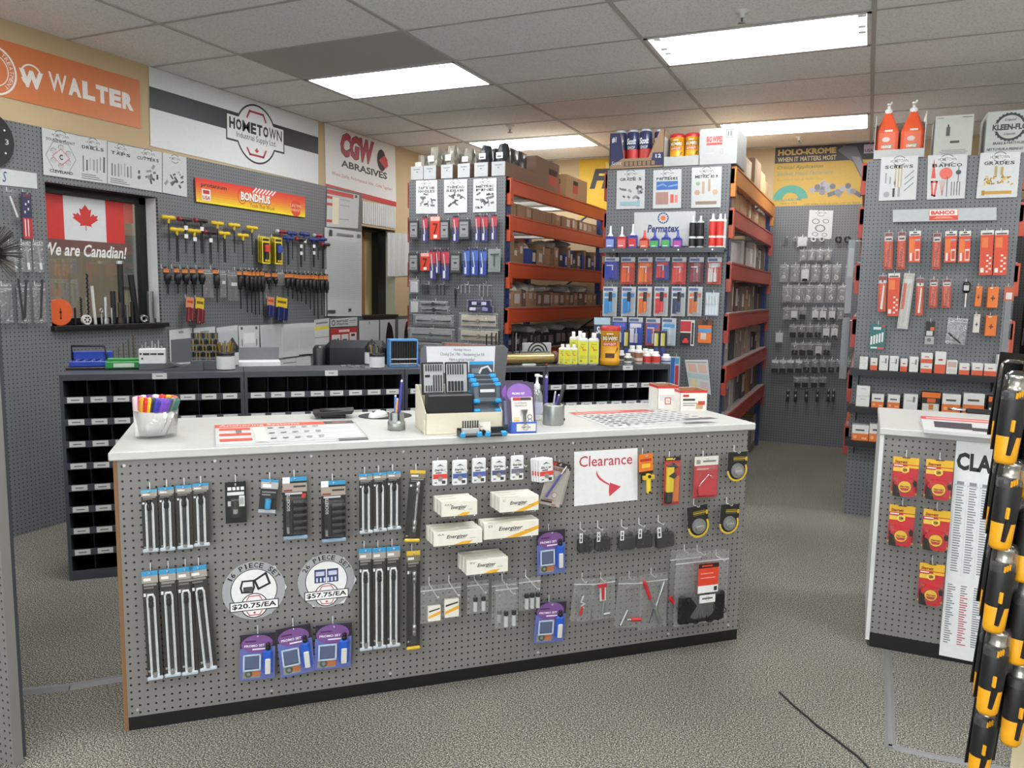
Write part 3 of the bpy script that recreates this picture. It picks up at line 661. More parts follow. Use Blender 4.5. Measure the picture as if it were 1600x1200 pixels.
# coin-cell battery cards on long hooks
def coin(bx, label, band, group='coin cell battery cards', off=.03, hk='', L=.14, roll=0.):
    t, w, h = hang(CF, bx, 'battery_card', label, 'batteries', off, roll, group, hk, L, .022)
    MB().box(-w/2, w/2, -.012, 0, -h/2, h/2, M('#e2e4e5', .3), .004).build('card', t)
    m = prints(MB(), w, h, [(.03, .28, .97, .47, band), (.14, .56, .86, .68, '#2a2a2c', 'Energizer', .25, .03), (.2, .5, .6, .54, '#2a2a2c'), (.62, .08, .86, .2, '#3a3a3a'), (.12, .1, .3, .16, '#888')], -.012)
    m.poly([(-w*.25, h*.27), (0, h*.36), (w*.3, h*.25), (.04*w, h*.30)], -.0127, M('#4a4c4e')); m.build('printed_lettering', t)
    MB().cyl((0, -.012, -h*.22), (0, -.0155, -h*.22), w*.16, METAL('#c8cacb', .3), n=18).build('coin_cell', t)
for i, (bx, bd, tx) in enumerate([((675, 719, 698, 758), '#d8453c', 'red-banded battery card at the start of the battery row'), ((706, 718, 729, 757), '#4a5f9e', 'battery card next to the red-banded one'), ((737, 715, 758, 754), '#5564ac', 'battery card third along the battery row'), ((767, 713, 789, 752), '#4d5678', 'battery card fourth along the battery row'), ((797, 711, 817, 749), '#6a6f7d', 'grey-banded battery card fifth along the battery row')]): coin(bx, tx, bd)
for k in range(4): coin((829+k*4, 714+k*.5, 851+k*4, 751+k*.5), 'red-banded battery card, %s from the panel in the tilted stack' % S4[k], '#d8453c', off=.02+.016*k, hk='' if k == 0 else None, L=.13, roll=D(-4))

# boxes of batteries standing on wire brackets
def bat_box(bx, n, label, size, group):
    c0, w, h = CF.bb(*bx, off=.13); d = .034
    br = thing('wire_bracket', 'wire bracket under the '+label, 'bracket', CF.at((c0-CF.o).dot(CF.u), c0.z-h/2, 0), CF.rz, 'wire brackets for battery boxes'); m = MB()
    for x in (-w*.28, w*.28): m.tube([(x-.02, -.003, .02), (x-.02, -.006, -.003), (x-.02, -.135, -.003), (x+.02, -.135, -.003), (x+.02, -.006, -.003), (x+.02, -.003, .02)], .002, CHROME, 5)
    m.tube([(-w*.28, -.006, -.003), (w*.28, -.006, -.003)], .002, CHROME, 5)
    m.build('wire', br)
    for k in range(n):
        off = .13-d*(n-1-k) - (0 if k == n-1 else .001)
        p = CF.at((c0-CF.o).dot(CF.u)-.003*(n-1-k), c0.z-h/2, off)
        t = thing('battery_box', ('%s, %s' % (label, 'front one' if k == n-1 else 'back one' if k == 0 else 'middle one')), 'battery box', p, CF.rz, group)
        MB().box(-w/2, w/2, 0, d-.0015, 0, h, M('#e9e6da', .45), .001).build('carton', t)
        m = MB(); Y = -.0004
        m.poly([(-w*.12, h*.02), (w*.12, h*.02), (w*.5, h*.42 if size != 'AA' else h*.3), (w*.5, h*.66 if size != 'AA' else h*.42)] if size in 'CD' else [(-w*.1, h*.02), (w*.22, h*.02), (w*.3, h*.24), (w*.1, h*.22)], Y, '#eeb02c')
        m.text('Energizer', -w*.24, h*.42, w*.2, h*.74, Y*2, '#1d1d1f', .3, .015); m.text(size, -w*.42, h*.74, -w*.42+w*.07*len(size), h*.86, Y*2, '#333')
        m.rect(-w*.02, h*.42, w*.14, h*.45, Y*2, '#777'); m.rect(w*.24, h*.4, w*.36, h*.43, Y*2, '#888')
        m.build('printed_lettering', t)
        prints(MB(), w, h, [(.06, .2, .5, .3, '#cfc9b4')], 0).build('top_print', t).matrix_local = Matrix.Translation((0, d/2, h+.0006)) @ Matrix.Rotation(-PI/2, 4, 'X')
bat_box((690, 783, 746, 806), 3, 'white box of slim batteries in upper row', 'AAA', 'battery boxes')
bat_box((678, 829, 754, 851), 3, 'wide white box of batteries below the slim ones', 'AA', 'battery boxes')
bat_box((781, 776, 842, 799), 3, 'white box of batteries beside the scriber pack', 'C', 'battery boxes')
bat_box((757, 815, 842, 840), 2, 'widest white box of batteries', 'D', 'battery boxes')
bat_box((729, 873, 794, 896), 3, 'white box of batteries alone below the others', '9V', 'battery boxes')

# zip bags of batteries on long hooks
def small_box(nm, x0, z0, x1, z1, y0, y1):
    return (nm, ('box', x0, z0, x1, z1, y0, y1, '#e9e6da'), ('prism', [(x0+.02, z0+(z1-z0)*.2), (x1-.02, z0+(z1-z0)*.45), (x1-.02, z0+(z1-z0)*.65), (x0+.02, z0+(z1-z0)*.35)], y1, y1+.0006, '#eeb02c'), ('prism', [(x0+.04, z0+(z1-z0)*.62), (x1-.05, z0+(z1-z0)*.78), (x1-.05, z0+(z1-z0)*.86), (x0+.04, z0+(z1-z0)*.72)], y1, y1+.0006, '#2a2a2c'))
zipbag(CF, (657, 914, 692, 973), 'clear zip bag with a small white and yellow battery box', [small_box('battery_carton', .3, .08, .86, .47, .001, .016)], off=.05, L=.15)
zipbag(CF, (692, 911, 720, 966), 'clear zip bag with battery box standing on its end', [small_box('battery_carton', .06, .08, .84, .58, .001, .016)], off=.05, L=.15)
def cells(*xs, z0=.1, z1=.5): return [('battery', ('cz', x, z0, z1-(z1-z0)*.25, .0085, .009, '#bdbfbe'), ('cz', x, z1-(z1-z0)*.25, z1, .0088, .009, '#2b2b2d'), ('cz', x, z1, z1+.03, .003, .009, CH2)) for x in xs]
zipbag(CF, (730, 907, 763, 958), 'clear zip bag with two cylinder batteries', cells(.36, .74), off=.05, L=.15)
zipbag(CF, (768, 905, 806, 973), 'clear zip bag of batteries hanging behind another', cells(.3, z0=.05, z1=.3), off=.03, L=.06)
zipbag(CF, (774, 911, 809, 981), 'front zip bag with two batteries low in its corner', cells(.45, .8, z0=.06, z1=.38), off=.06, L=.15)
zipbag(CF, (810, 902, 844, 953), 'clear zip bag with three batteries beside the promo sets', cells(.35, .6, .86, z0=.08, z1=.52), off=.05, L=.15)
# scriber packs
for k, (bx, r) in enumerate([((857, 727, 886, 786), 14), ((850, 722, 883, 790), 15)]):
    pack(CF, bx, 'scriber_pack', ('scriber pack mostly hidden behind another', 'grey carded scriber pack with violet pen, hanging askew')[k], col='#b7b0a8', roll=D(r), off=.03+.02*k, pr=[(0, .9, 1, 1, '#3a2c2a'), (.05, .91, .35, .98, '#b8352e'), (.2, .8, .85, .87, '#7d4038'), (.3, .12, .65, .14, '#8a3a34'), (.05, .06, .6, .1, '#3d3230'), (.6, .02, .8, .04, '#a33')],
         con=[('pen', ('seg', .2, .18, .62, .75, .0045, .012, '#3f3f9a'), ('seg', .62, .75, .78, .95, .005, .012, CHROME)), ('lens_print', ('disc', .62, .25, .012, .0017, .0025, '#8d5550'), ('disc', .62, .25, .010, .0024, .003, '#cfc7c2'))] if k else [], dm=(.1, .1, .9, .9, .018) if k else None)
# Clearance sign
c = CF.hit(947, 745, .003); t = thing('clearance_sign', 'white paper sign reading Clearance with a pink arrow', 'sign', c, CF.rz)
PP = [((CF.hit(*p, .003)-c).dot(CF.u), CF.hit(*p, .003).z-c.z) for p in ((897, 706), (996, 700), (996, 781), (897, 791))]
MB().prism(PP, -.001, 0, M('#e8e9ea', .35)).build('sheet', t); m = MB(); pk = M('#cf4256', .5)
w, h = PP[1][0]-PP[0][0], PP[0][1]-PP[3][1]
m.text('Clearance', PP[0][0]+w*.08, h*.21, PP[1][0]-w*.08, h*.41, -.0016, M('#b9424f'), 0, .008)
q = []
for a in range(9): s = a/8; q.append((-.15*w-.03*w*math.sin(s*PI)+s*s*.2*w, .14*h-s*.3*h))
for p in ((.05, -.28), (.06, -.37), (.24, -.2), (.06, -.11), (.06, -.16)): q.append((p[0]*w, p[1]*h))
for a in range(8, -1, -1): s = a/8; q.append((-.15*w-.0*w*math.sin(s*PI)+s*s*.2*w, .14*h-s*.27*h))
m.poly(q, -.0014, pk); m.build('printed_lettering', t)
# right-hand goods
pack(CF, (998, 709, 1020, 740), 'pocket_knife_pack', 'yellow folding hex key tool on an orange card', col='#e07a2a', roll=D(-4), pr=[(0, 0, 1, .12, '#1d1b19'), (.1, .62, .9, .75, '#b3351e'), (.2, .3, .8, .5, '#f0c23a')],
     con=[('folding_tool', ('cz', .56, -.95, .0, .010, .012, '#e8c932'), ('box', .2, -.28, .98, -.08, .002, .016, '#d7b92c'), ('disc', .56, -.1, .007, .021, .024, '#26241f'), ('disc', .56, -.9, .005, .021, .024, '#26241f')), ('backing', ('box', .1, -.35, .9, .1, 0, .002, '#1f1d1b'))])
pack(CF, (1037, 714, 1062, 788), 'hex_key_pack', 'red and yellow hex key set pack beside the folding tool', col='#b9382e', pr=[(0, .92, 1, 1, '#26231f'), (.1, .94, .5, .98, '#d9c832'), (.05, .03, .55, .3, '#26231f'), (.6, .06, .95, .6, '#d97a36')],
     con=[('key_holder', ('box', .1, .28, .5, .8, .003, .018, '#e5c82e'), ('prism', [(.12, .8), (.5, .88), (.75, .8), (.5, .74)], .003, .016, '#2b2823'), ('prism', [(.14, .62), (.5, .7), (.7, .62), (.5, .56)], .003, .0185, '#2b2823')), ('key_grip', ('box', .12, .04, .45, .3, .003, .016, '#1e1d1c'))], dm=(.03, .02, .97, .9, .024))
pack(CF, (1084, 713, 1121, 777), 'magnet_pack', 'welding magnet pack with red arrow magnets', col='#b83a40', pr=[(0, .78, 1, 1, '#d9d8cf'), (.08, .82, .25, .92, '#8f8f88'), (.35, .86, .9, .9, '#77776f'), (.1, .68, .6, .71, '#d8a8a8')],
     con=[('magnet', ('prism', [(.18, .06), (.92, .06), (.92, .5), (.55, .56), (.18, .3)], .003, .012, '#c9333e'), ('line', [(.16, .3), (.55, .57), (.7, .5)], .0025, .013, CHROME), ('line', [(.1, .22), (.14, .1), (.3, .03)], .002, .01, '#7a2028'))], dm=(.04, .03, .96, .76, .02))
def tape_pack(bx, label, roll=0.):
    t, w, h = hang(CF, bx, 'wheel_pack', label, 'packaged tool', .03, roll, 'rounded black and yellow wheel packs'); n = 14
    def u_shape(s, top, inset=0.): return [(-w/2*s, top), (-w/2*s, -h*.5+w/2*s+h*.02)]+[(w/2*s*math.cos(PI+PI*k/n), -h*.5+w/2+w/2*s*math.sin(PI+PI*k/n)) for k in range(1, n)]+[(w/2*s, -h*.5+w/2+h*.02), (w/2*s, top)]
    MB().prism(u_shape(1, h*.5), -.0016, 0, CLEAR).build('blister', t)
    MB().prism(u_shape(.9, h*.46), -.0022, -.0018, M('#1f1e1c', .5)).build('card', t)
    m = prints(MB(), w, h, [(.3, .78, .82, .81, '#8a7a2e'), (.3, .73, .85, .76, '#b89f2e'), (.3, .68, .8, .71, '#6a6038'), (.85, .68, .95, .8, '#caa52e')], -.0026); m.ring(0, -h*.5+w/2+.003, w*.39, w*.47, -.0028, '#d9b83a', 24, PI*1.02, PI*2.15); m.build('printed_lettering', t)
    MB().cyl((0, -.003, -h*.12), (0, -.010, -h*.12), w*.3, M('#8b8d8e', .35, .4), n=28).build('wire_wheel', t); MB().cyl((0, -.009, -h*.12), (0, -.016, -h*.12), w*.18, METAL('#c9cbcc'), n=24).box(-w*.15, w*.15, -.0185, -.0155, -h*.12-.003, -h*.12+.003, METAL('#e0e0e0')).build('hub', t)
tape_pack((1135, 704, 1168, 754), 'rounded black and yellow wheel pack at the counter top corner'); tape_pack((1073, 788, 1108, 842), 'rounded wheel pack hanging tilted under the magnets', D(-7)); tape_pack((1123, 786, 1155, 836), 'rounded wheel pack nearest the aisle, below another', D(2))
# clear hang boxes of black rubber rings
def ring_box(bx, label, roll=0.):
    t, w, h = hang(CF, bx, 'ring_box', label, 'rubber rings', .035, roll, 'clear boxes of black rubber rings')
    MB().box(-w/2, w/2, -.034, 0, -h/2, h*.38, CLEAR, .003).box(-w/2, w/2, -.002, 0, h*.38, h/2, CLEAR).build('clear_box', t)
    r = random.Random(bx[0]); m = MB()
    for k in range(46): x, y, z = (r.random()-.5)*w*.66, -.005-r.random()*.024, -h*.44+r.random()*h*.62; a = r.random()*PI; m.tube([(x+.006*math.cos(q*PI/4)*math.cos(a), y+.006*math.cos(q*PI/4)*math.sin(a)*.6, z+.006*math.sin(q*PI/4)) for q in range(9)], .0022, M('#121214', .5), 4)
    m.box(-w*.46, w*.46, -.030, -.004, -h*.47, h*.12, M('#0c0c0d', .7), .006); o = m.build('rubber_rings', t); o['kind'] = 'stuff'
    prints(MB(), w, h, [(.04, .5, .24, .92, '#e6e6e4'), (.09, .55, .19, .7, '#2a2a2a'), (.1, .74, .18, .86, '#555')], -.0345).build('barcode_label', t)
for i, bx in enumerate([(899, 826, 923, 861), (926, 824, 951, 859), (962, 822, 990, 857), (990, 819, 1017, 854), (1020, 815, 1050, 854)]): ring_box(bx, S4[i]+' box of black rubber rings from the batteries' if i < 4 else 'box of black rubber rings hanging tilted, last in its row', D(-5 if i == 4 else 0))
# bags of clamps
RG = M('#c22f38', .35); ST = METAL('#b9c0be', .35)
def marks(*segs): return ('handwritten_lettering',)+tuple(('line', s, .0007, .011, '#2b2b2f') for s in segs)
zipbag(CF, (894, 904, 926, 970), 'zip bag with small red-tipped clamp and handwriting', [('clamp', ('seg', .3, .55, .45, .25, .005, .004, ST), ('line', [(.5, .6), (.42, .45), (.62, .42), (.44, .36), (.6, .32)], .003, .005, '#e3e7e6'), ('cz', .47, .16, .36, .006, .006, RG)), marks([(.35, .78), (.5, .82), (.6, .76)], [(.72, .74), (.8, .66), (.7, .64)])], roll=D(6))
zipbag(CF, (925, 902, 961, 967), 'zip bag with red clamp beside the small one', [('clamp', ('box', .32, .45, .58, .8, .002, .006, '#d8dbd9'), ('cz', .44, .5, .76, .006, .009, RG), ('box', .22, .78, .6, .86, .003, .013, RG), ('seg', .5, .45, .42, .1, .006, .005, ST), ('seg', .42, .12, .75, .12, .006, .005, ST)), marks([(.68, .74), (.8, .78), (.74, .66), (.86, .68)])], roll=D(-2))
zipbag(CF, (963, 901, 1004, 980), 'large zip bag with handwriting and red-handled clamp at bottom', [('clamp', ('seg', .25, .05, .45, .35, .005, .004, ST), ('cx', .16, .62, .98, .008, .006, RG), ('seg', .45, .16, .64, .16, .004, .006, ST)), marks([(.35, .78), (.26, .74), (.36, .68)], [(.46, .78), (.42, .72), (.5, .7)], [(.58, .8), (.54, .73), (.62, .71)], [(.4, .55), (.5, .6), (.6, .54), (.68, .6)])], roll=D(5))
zipbag(CF, (999, 896, 1042, 982), 'zip bag with red-gripped locking pliers', [('pliers', ('seg', .12, .88, .36, .56, .008, .008, RG), ('seg', .36, .56, .6, .36, .006, .008, ST), ('seg', .86, .84, .55, .35, .006, .006, ST), ('seg', .55, .38, .75, .1, .009, .007, ST), ('seg', .5, .36, .36, .12, .003, .006, '#33324a')), marks([(.52, .82), (.62, .74), (.55, .7)], [(.68, .84), (.66, .7)])], bulge=.012)
zipbag(CF, (1046, 858, 1094, 967), 'tall zip bag with red-gripped tool behind the largest bag', [('grip_tool', ('seg', .02, .34, .16, .26, .010, .004, RG), ('seg', .1, .3, .4, .1, .007, .003, '#2a2a2c'))], off=.02)
def big(t, w, h):
    r = random.Random(5); m = MB(); k0 = M('#141416', .45)
    for k in range(70):
        x, z = (r.random()-.5)*w*.8, -h*.44+h*.36*r.random()**1.3; R = .012+.01*r.random(); a = r.random()*PI
        m.tube([(x+R*math.cos(q*PI/5)*math.cos(a), -.012+R*math.cos(q*PI/5)*math.sin(a)*.4, z+R*math.sin(q*PI/5)*.7) for q in range(11)], .003, k0, 4)
    m.box(-w*.44, w*.44, -.018, .004, -h*.47, -h*.06, k0, .014); m.build('rubber_rings', t)['kind'] = 'stuff'
    q = MB(); q.box(-w*.14, w*.24, -.028, -.026, -h*.04, h*.36, M('#d9452c', .4)); prints(q, w, h, [(.36, .80, .74, .86, '#2b1c18'), (.36, .46, .74, .56, '#e9e9e9'), (.40, .66, .68, .67, '#f2b5a5'), (.40, .72, .64, .73, '#f2b5a5'), (.42, .82, .62, .84, '#d9452c'), (.66, .48, .72, .54, '#333')], -.028); q.build('red_label', t)
    q = MB(); prints(q, w, h, [(.4, .32, .7, .43, '#e6e6e4'), (.45, .37, .65, .39, '#555')], -.028); q.ring(.05*w, -.12*h, .008, .0095, -.0288, M('#555')); q.build('shop_label', t)
zipbag(CF, (1055, 862, 1137, 974), 'largest zip bag, black rubber rings and red label', [], off=.05, bulge=.022, extra=big)
hu = CF.uv(1118, 868)[0]; hook(CF, hu, CF.bb(1055, 862, 1137, 974, .05)[0].z+.115, 'second peg hook holding the largest zip bag', .07)

# ================================================================ on the sales counter
def upright(x0, x1, y0, y1, z):
    """base point, half width and height of a thing that stands on height z and fills the box in view"""
    xc = (x0+x1)/2; b = onz(xc, y1, z); d = (b-EYE); hd = Vector((d.x, d.y, 0)).normalized(); r = (x1-x0)/2*d.dot(FW)/F
    b = b+hd*r; az = math.atan2(-hd.x, hd.y); P = Panel(b, az)
    return b, r, P.uv(xc, y0)[1]-z, az
def flatcard(name, label, cat, px, z, pr, th=.0015, col='#c9cbcb', bevel=None, group=None):
    """a sheet lying flat; px: front-left, front-right, back-right, back-left corners; prints in fractions, z = away from the viewer"""
    C4 = [onz(x, y, z) for x, y in px]; o = sum(C4, Vector())/4; t = thing(name, label, cat, o, 0, group)
    C4 = [c-o for c in C4]
    def mp(x, y): return (C4[0]*(1-x)+C4[1]*x)*(1-y)+(C4[3]*(1-x)+C4[2]*x)*y
    MB().add([tuple(c+Vector((0, 0, k))) for k in (0, th) for c in C4], [(3, 2, 1, 0), (4, 5, 6, 7), (0, 1, 5, 4), (1, 2, 6, 5), (2, 3, 7, 6), (3, 0, 4, 7)], mt(col)).build('sheet', t)
    m = MB()
    for i, p in enumerate(pr):
        q = MB()
        if len(p) > 5: q.text(p[5], p[0], p[1], p[2], p[3], 0, mt(p[4]), *(p[6:8]))
        else: q.rect(p[0], p[1], p[2], p[3], 0, mt(p[4]))
        m.add([tuple(mp(v[0], v[2])+Vector((0, 0, th+.0002*(i+1)))) for v in q.v], q.f, mt(p[4]))
    if pr: m.build('printed_lettering', t)
    return t
# tub of markers
b, r, h, az = upright(216, 275, 648, 687, ZT)
t = thing('marker_tub', 'clear plastic tub of markers at the counter end', 'tub', b); TB, TR = b, r
MB().lathe([(.001, 0), (r*.97, 0), (r, .004), (r*1.13, .10), (r*1.11, .10), (r*.96, .006), (.001, .005)], CUP, 32, cap=False).build('tub_body', t)
MC = [('orange', '#e8622c'), ('white', '#e8e8e6'), ('plum', '#7b3f9c'), ('white', '#ebe6e4'), ('red', '#d8342c'), ('yellow', '#f0b51c'), ('coral', '#e2553f'), ('pale pink', '#efd4d6'), ('magenta', '#e0388c'), ('gold', '#d9a01c'), ('scarlet', '#e02f28'), ('amber', '#f4c31e'), ('black', '#2a2729'), ('blue', '#3b36a6'), ('purple', '#5b3ea8'), ('violet', '#7544b8'), ('lilac purple', '#6a3fae'), ('dark green', '#27594c'), ('grey', '#7f8486'), ('teal green', '#2f6a5e')]
for k, (nm, c) in enumerate(MC):
    back = k < 7; u = (k/6 if back else (k-7)/12)*2-1; a = Vector((math.cos(az), math.sin(az), 0)); v = Vector((-math.sin(az), math.cos(az), 0))
    top = TB + a*(u*r*.93) + v*((.55 if back else -.35-.3*math.cos(u*1.4))*r*(1 if abs(u) < .8 else .35)) + Vector((0, 0, .128+.008*math.sin(k*2.3) - (.0 if back else .012)))
    bot = TB + a*(((u*.55-.1) if back else (u*.72-.42))*r*.8) + v*((.3 if back else -.42)*r*.8) + Vector((0, 0, .008)); d = (top-bot).normalized(); top = bot+d*.132
    t = thing('marker_pen', 'marker with %s cap in the clear tub%s' % (nm, ', back row' if back and nm == 'white' and k == 1 else ', second of the back row whites' if k == 3 else ''), 'marker', bot, 0, 'markers in the clear tub')
    t.matrix_world = Matrix.Translation(bot) @ d.to_track_quat('Z', 'Y').to_matrix().to_4x4() @ Matrix.Diagonal((1.42, 1.42, 1.08, 1))
    MB().lathe([(.004, 0), (.0085, .002), (.0085, .088), (.001, .089)], M('#efeeea', .4), 12).box(-.001, .001, -.0091, -.0085, .02, .07, M('#8a8790')).build('barrel', t)
    MB().lathe([(.0092, .085), (.0095, .12), (.008, .131), (.001, .133)], M(c, .3), 12).build('cap', t)
flatcard('anchor_chart', 'orange and white anchoring systems chart lying on the counter', 'chart', [(336, 699), (576, 687.5), (550, 657.5), (335, 665)], ZT,
    [(.0, .84, .78, 1, '#d9533c'), (.78, .84, 1, 1, '#3d3a3b'), (.84, .88, .95, .96, '#8d5a55'), (.03, .86, .6, .97, '#f3d6ce', 'Anchoring Systems', 0, .02), (.03, .7, .24, .8, '#d9533c'), (.03, .44, .24, .54, '#d9533c'), (.03, .2, .24, .3, '#d9533c'), (.14, .56, .18, .68, '#77787c'), (.26, .1, .34, .8, '#e3dfcd'), (.8, .0, 1, .1, '#5e5a5a')] +
    [(.36+.08*k, .72-.25*j, .40+.08*k, .75-.25*j, '#3f4246') for k in range(5) for j in range(3)] + [(.36, .6-.25*j, .95, .61-.25*j, '#9a9ea2') for j in range(3)] + [(0, 0, 1, .012, '#8a8d90'), (0, 0, .004, .84, '#8a8d90'), (.996, 0, 1, .84, '#8a8d90')])
# card terminal, mouse pad, mouse
b = onz(521, 652, ZT); t = thing('card_terminal', 'black low card terminal on the back edge of the counter', 'card terminal', b, D(38))
MB().prism([(-.075, .012), (.075, .02), (.085, .034), (-.085, .026)], -.05, .06, M('#1c1c1e', .35)).box(-.05, .05, -.03, .05, 0, .016, M('#161617'), .004).build('housing', t)
MB().box(-.055, .055, -.02, .045, .030, .033, M('#2d2f33', .15), .001).build('screen', t)
b = onz(602, 650, ZT); t = thing('mouse_pad', 'black mouse pad on the white counter', 'mouse pad', b, D(40))
MB().prism([(.115*math.cos(a*PI/10)*(1.0), .09*math.sin(a*PI/10)) for a in range(20)], -.0015, .0015, M('#29292b', .8)).build('pad', t).matrix_local = Matrix.Translation((0, 0, .0016)) @ Matrix.Rotation(-PI/2, 4, 'X')
b = onz(591, 651, ZT+.004); t = thing('computer_mouse', 'white computer mouse on the black pad', 'mouse', b, D(-10))
vs = []; n = 14
m = MB(); m.lathe([(.033*math.sqrt(max(0, 1-(k/6)**2.4)), .028*k/6) for k in range(7)], M('#d9d9d9', .3), 20, sx=.95, sy=1.55); m.build('shell', t)
MB().box(-.004, .004, -.035, -.018, .021, .027, M('#2c2c2e'), .002).build('scroll_wheel', t); MB().box(-.026, -.022, -.02, .02, .008, .018, M('#4a4a4c'), .001).build('side_button', t)
# pen holders
def pen(label, p, q, r, col, tip='#d8d8d8', grp='pens in the metal holders'):
    d = (q-p); L = d.length; t = thing('pen', label, 'pen', p, 0, grp); t.matrix_world = Matrix.Translation(p) @ d.normalized().to_track_quat('Z', 'Y').to_matrix().to_4x4()
    MB().lathe([(.001, 0), (r*.5, .006), (r, .015), (r, L*.93), (r*.8, L*.95)], M(col, .35), 10).build('barrel', t)
    MB().lathe([(r*.8, L*.94), (r*.8, L*.99), (.001, L)], M(tip, .3), 10).build('button', t)
NUT = M('#a3a8a4', .4, .75)
b, r, h, az = upright(606, 633, 645, 674, ZT); t = thing('pen_holder', 'castle nut pen holder beside the mouse pad', 'pen holder', b, D(20)); H = .07
pts = lambda R: [(R*math.cos(a*PI/3), R*math.sin(a*PI/3)) for a in range(6)]
m = MB(); m.lathe([(r*.78, .0), (r*1.05, .0), (r*1.05, H*.5), (r*.78, H*.5)], NUT, 6, cap=False); m.lathe([(r*.66, .002), (r*.9, H*.5), (r*.9, H*.56), (r*.66, H*.56)], NUT, 24, cap=False); m.lathe([(.001, .002), (r*.7, .002)], NUT, 20)
for a in range(6):
    for s in (0, 1):
        a0 = a*PI/3+.14+.0*s; m.lathe([(r*.66, H*.56), (r*.9, H*.56), (r*.9, H), (r*.66, H), (r*.66, H*.56)], NUT, 24, cap=False) if False else None
    A = [a*PI/3+.15+k*(PI/3-.3)/5 for k in range(6)]
    vs = [(R*math.cos(q), R*math.sin(q), z) for q in A for R, z in ((r*.66, H*.5), (r*.9, H*.5), (r*.9, H), (r*.66, H))]
    fs = [(4*i+j, 4*i+(j+1) % 4, 4*i+4+(j+1) % 4, 4*i+4+j) for i in range(5) for j in range(4)]+[(0, 1, 2, 3), (23, 22, 21, 20)]
    m.add(vs, fs, NUT)
m.build('nut_body', t)
V = lambda px, py, ref: Panel(ref, az).hit(px, py)
c = b+Vector((0, 0, .01)); pen('tall blue pen in the castle nut holder', c+Vector((.006, 0, 0)), V(628, 593, b), .0055, '#3d3d9a'); pen('orange and white pen in the castle nut holder', c+Vector((-.002, -.005, 0)), V(621, 622, b), .005, '#d9935a'); pen('short blue pen in the castle nut holder', c+Vector((-.008, .003, 0)), V(618, 617, b), .005, '#4f7fc0')
b, r, h, az = upright(848, 881, 636, 666, ZT); t = thing('pen_holder', 'grey hexagonal nut pen cup beside the sanitizer', 'pen holder', b, D(35)); H = .085
MB().lathe([(r*1.0, 0), (r*1.06, .005), (r*1.06, H-.006), (r*1.0, H), (r*.74, H), (r*.74, .004), (.001, .004)], NUT, 6, cap=False).build('nut_body', t)
t2 = MB().cyl((r*1.0, 0, H*.25), (r*1.12, 0, H*.25), .006, BLK, n=10).build('set_screw', t)
c = b+Vector((0, 0, .012)); pen('thick black pen in the hexagonal cup', c, V(882, 600, b), .0075, '#2b2b2e', '#2b2b2e'); pen('blue clip pen in the hexagonal cup', c+Vector((-.01, 0, 0)), V(874, 616, b), .006, '#3c3f8f', '#c9c9cf'); pen('clear ballpoint in the hexagonal cup', c+Vector((-.008, -.006, 0)), V(868, 611, b), .004, '#9fa3b5')
b, r, h, az = upright(849, 856, 586, 648, ZT); t = thing('counter_pen', 'tall blue pen on a small desk stand behind the cup', 'pen', b, D(20))
MB().lathe([(.001, 0), (.028, 0), (.028, .006), (.008, .012), (.006, .03), (.001, .03)], BLK, 18).build('stand_base', t); MB().lathe([(.004, .02), (.006, .03), (.006, h*.95), (.004, h), (.001, h)], M('#3f3f96', .35), 12).build('barrel', t); MB().lathe([(.006, h*.93), (.0062, h*.97), (.001, h+.002)], M('#cfcfe0'), 12).build('cap', t)
# monitor with the holiday sheet
b = onz(724, 641, ZT)+Vector((-.06, .07, 0)); t = thing('monitor', 'grey monitor back with holiday hours sheet taped on', 'monitor', b, D(25)); PM = Panel(b, D(25))
q = [PM.uv(*p) for p in ((655, 641), (657, 545), (662, 541), (788, 540), (794, 546), (785, 641))]
q[0] = (q[0][0], ZT+.02); q[5] = (q[5][0], ZT+.02); q = [(x, z-ZT) for x, z in q]
MB().prism(q, 0, .03, M('#55575a', .5)).build('casing', t)
MB().box(-.09, .09, -.03, .10, 0, .012, M('#3a3b3d'), .004).box(-.03, .03, .012, .03, .01, .1, M('#3a3b3d')).build('stand', t)
q = [(x, z-ZT) for x, z in (PM.uv(*p, .002) for p in ((666, 541.5), (774, 541), (772, 581), (668, 583)))]
m = MB().prism(q, -.0018, -.0005, M('#cfd2d8')); o = m.build('paper_sheet', t)
def tx(s, x0, y0, x1, y1, c='#565a64'): (a, z1), (b_, z0) = PM.uv(x0, y0, .002), PM.uv(x1, y1, .002); return dict(t=s, x0=a, z0=z0-ZT, x1=b_, z1=z1-ZT, y=-.0024, mat=M(c))
m = MB(); m.text(**tx('Holiday Hours', 709, 544, 736, 550)); m.text(**tx('Closing Dec 19th – Reopening Jan 5th', 688, 550.5, 757, 558)); m.text(**tx('Have a great holiday!', 702, 558.5, 742, 566)); m.build('printed_lettering', t)

# cream display box with bit sets
FL = onz(665, 680, ZT); FRr = onz(785, 675, ZT); az = math.atan2((FRr-FL).y, (FRr-FL).x); WB = (FRr-FL).length; PB = Panel(FL, az)
hF = PB.uv(725, 645)[1]-ZT; CRM = M('#ddd6c2', .6)
t = thing('display_box', 'cream cardboard display box holding bit sets', 'display box', FL, az); DB = .20; hB = .17
MB().box(0, WB, 0, .003, 0, hF, CRM).prism([(0, 0), (WB, 0), (WB, .002), (0, .002)], 0, DB, CRM).box(0, WB, DB-.003, DB, 0, hB, CRM).build('carton', t)
for x in (0, WB-.003): MB().add([(x, 0, 0), (x, DB, 0), (x, DB, hB), (x, DB*.8, hB), (x, 0, hF)]+[(x+.003, y, z) for y, z in ((0, 0), (DB, 0), (DB, hB), (DB*.8, hB), (0, hF))], [(0, 1, 2, 3, 4), (9, 8, 7, 6, 5)]+[(i, (i+1) % 5, (i+1) % 5+5, i+5) for i in range(5)], CRM).build('side_flap', t)
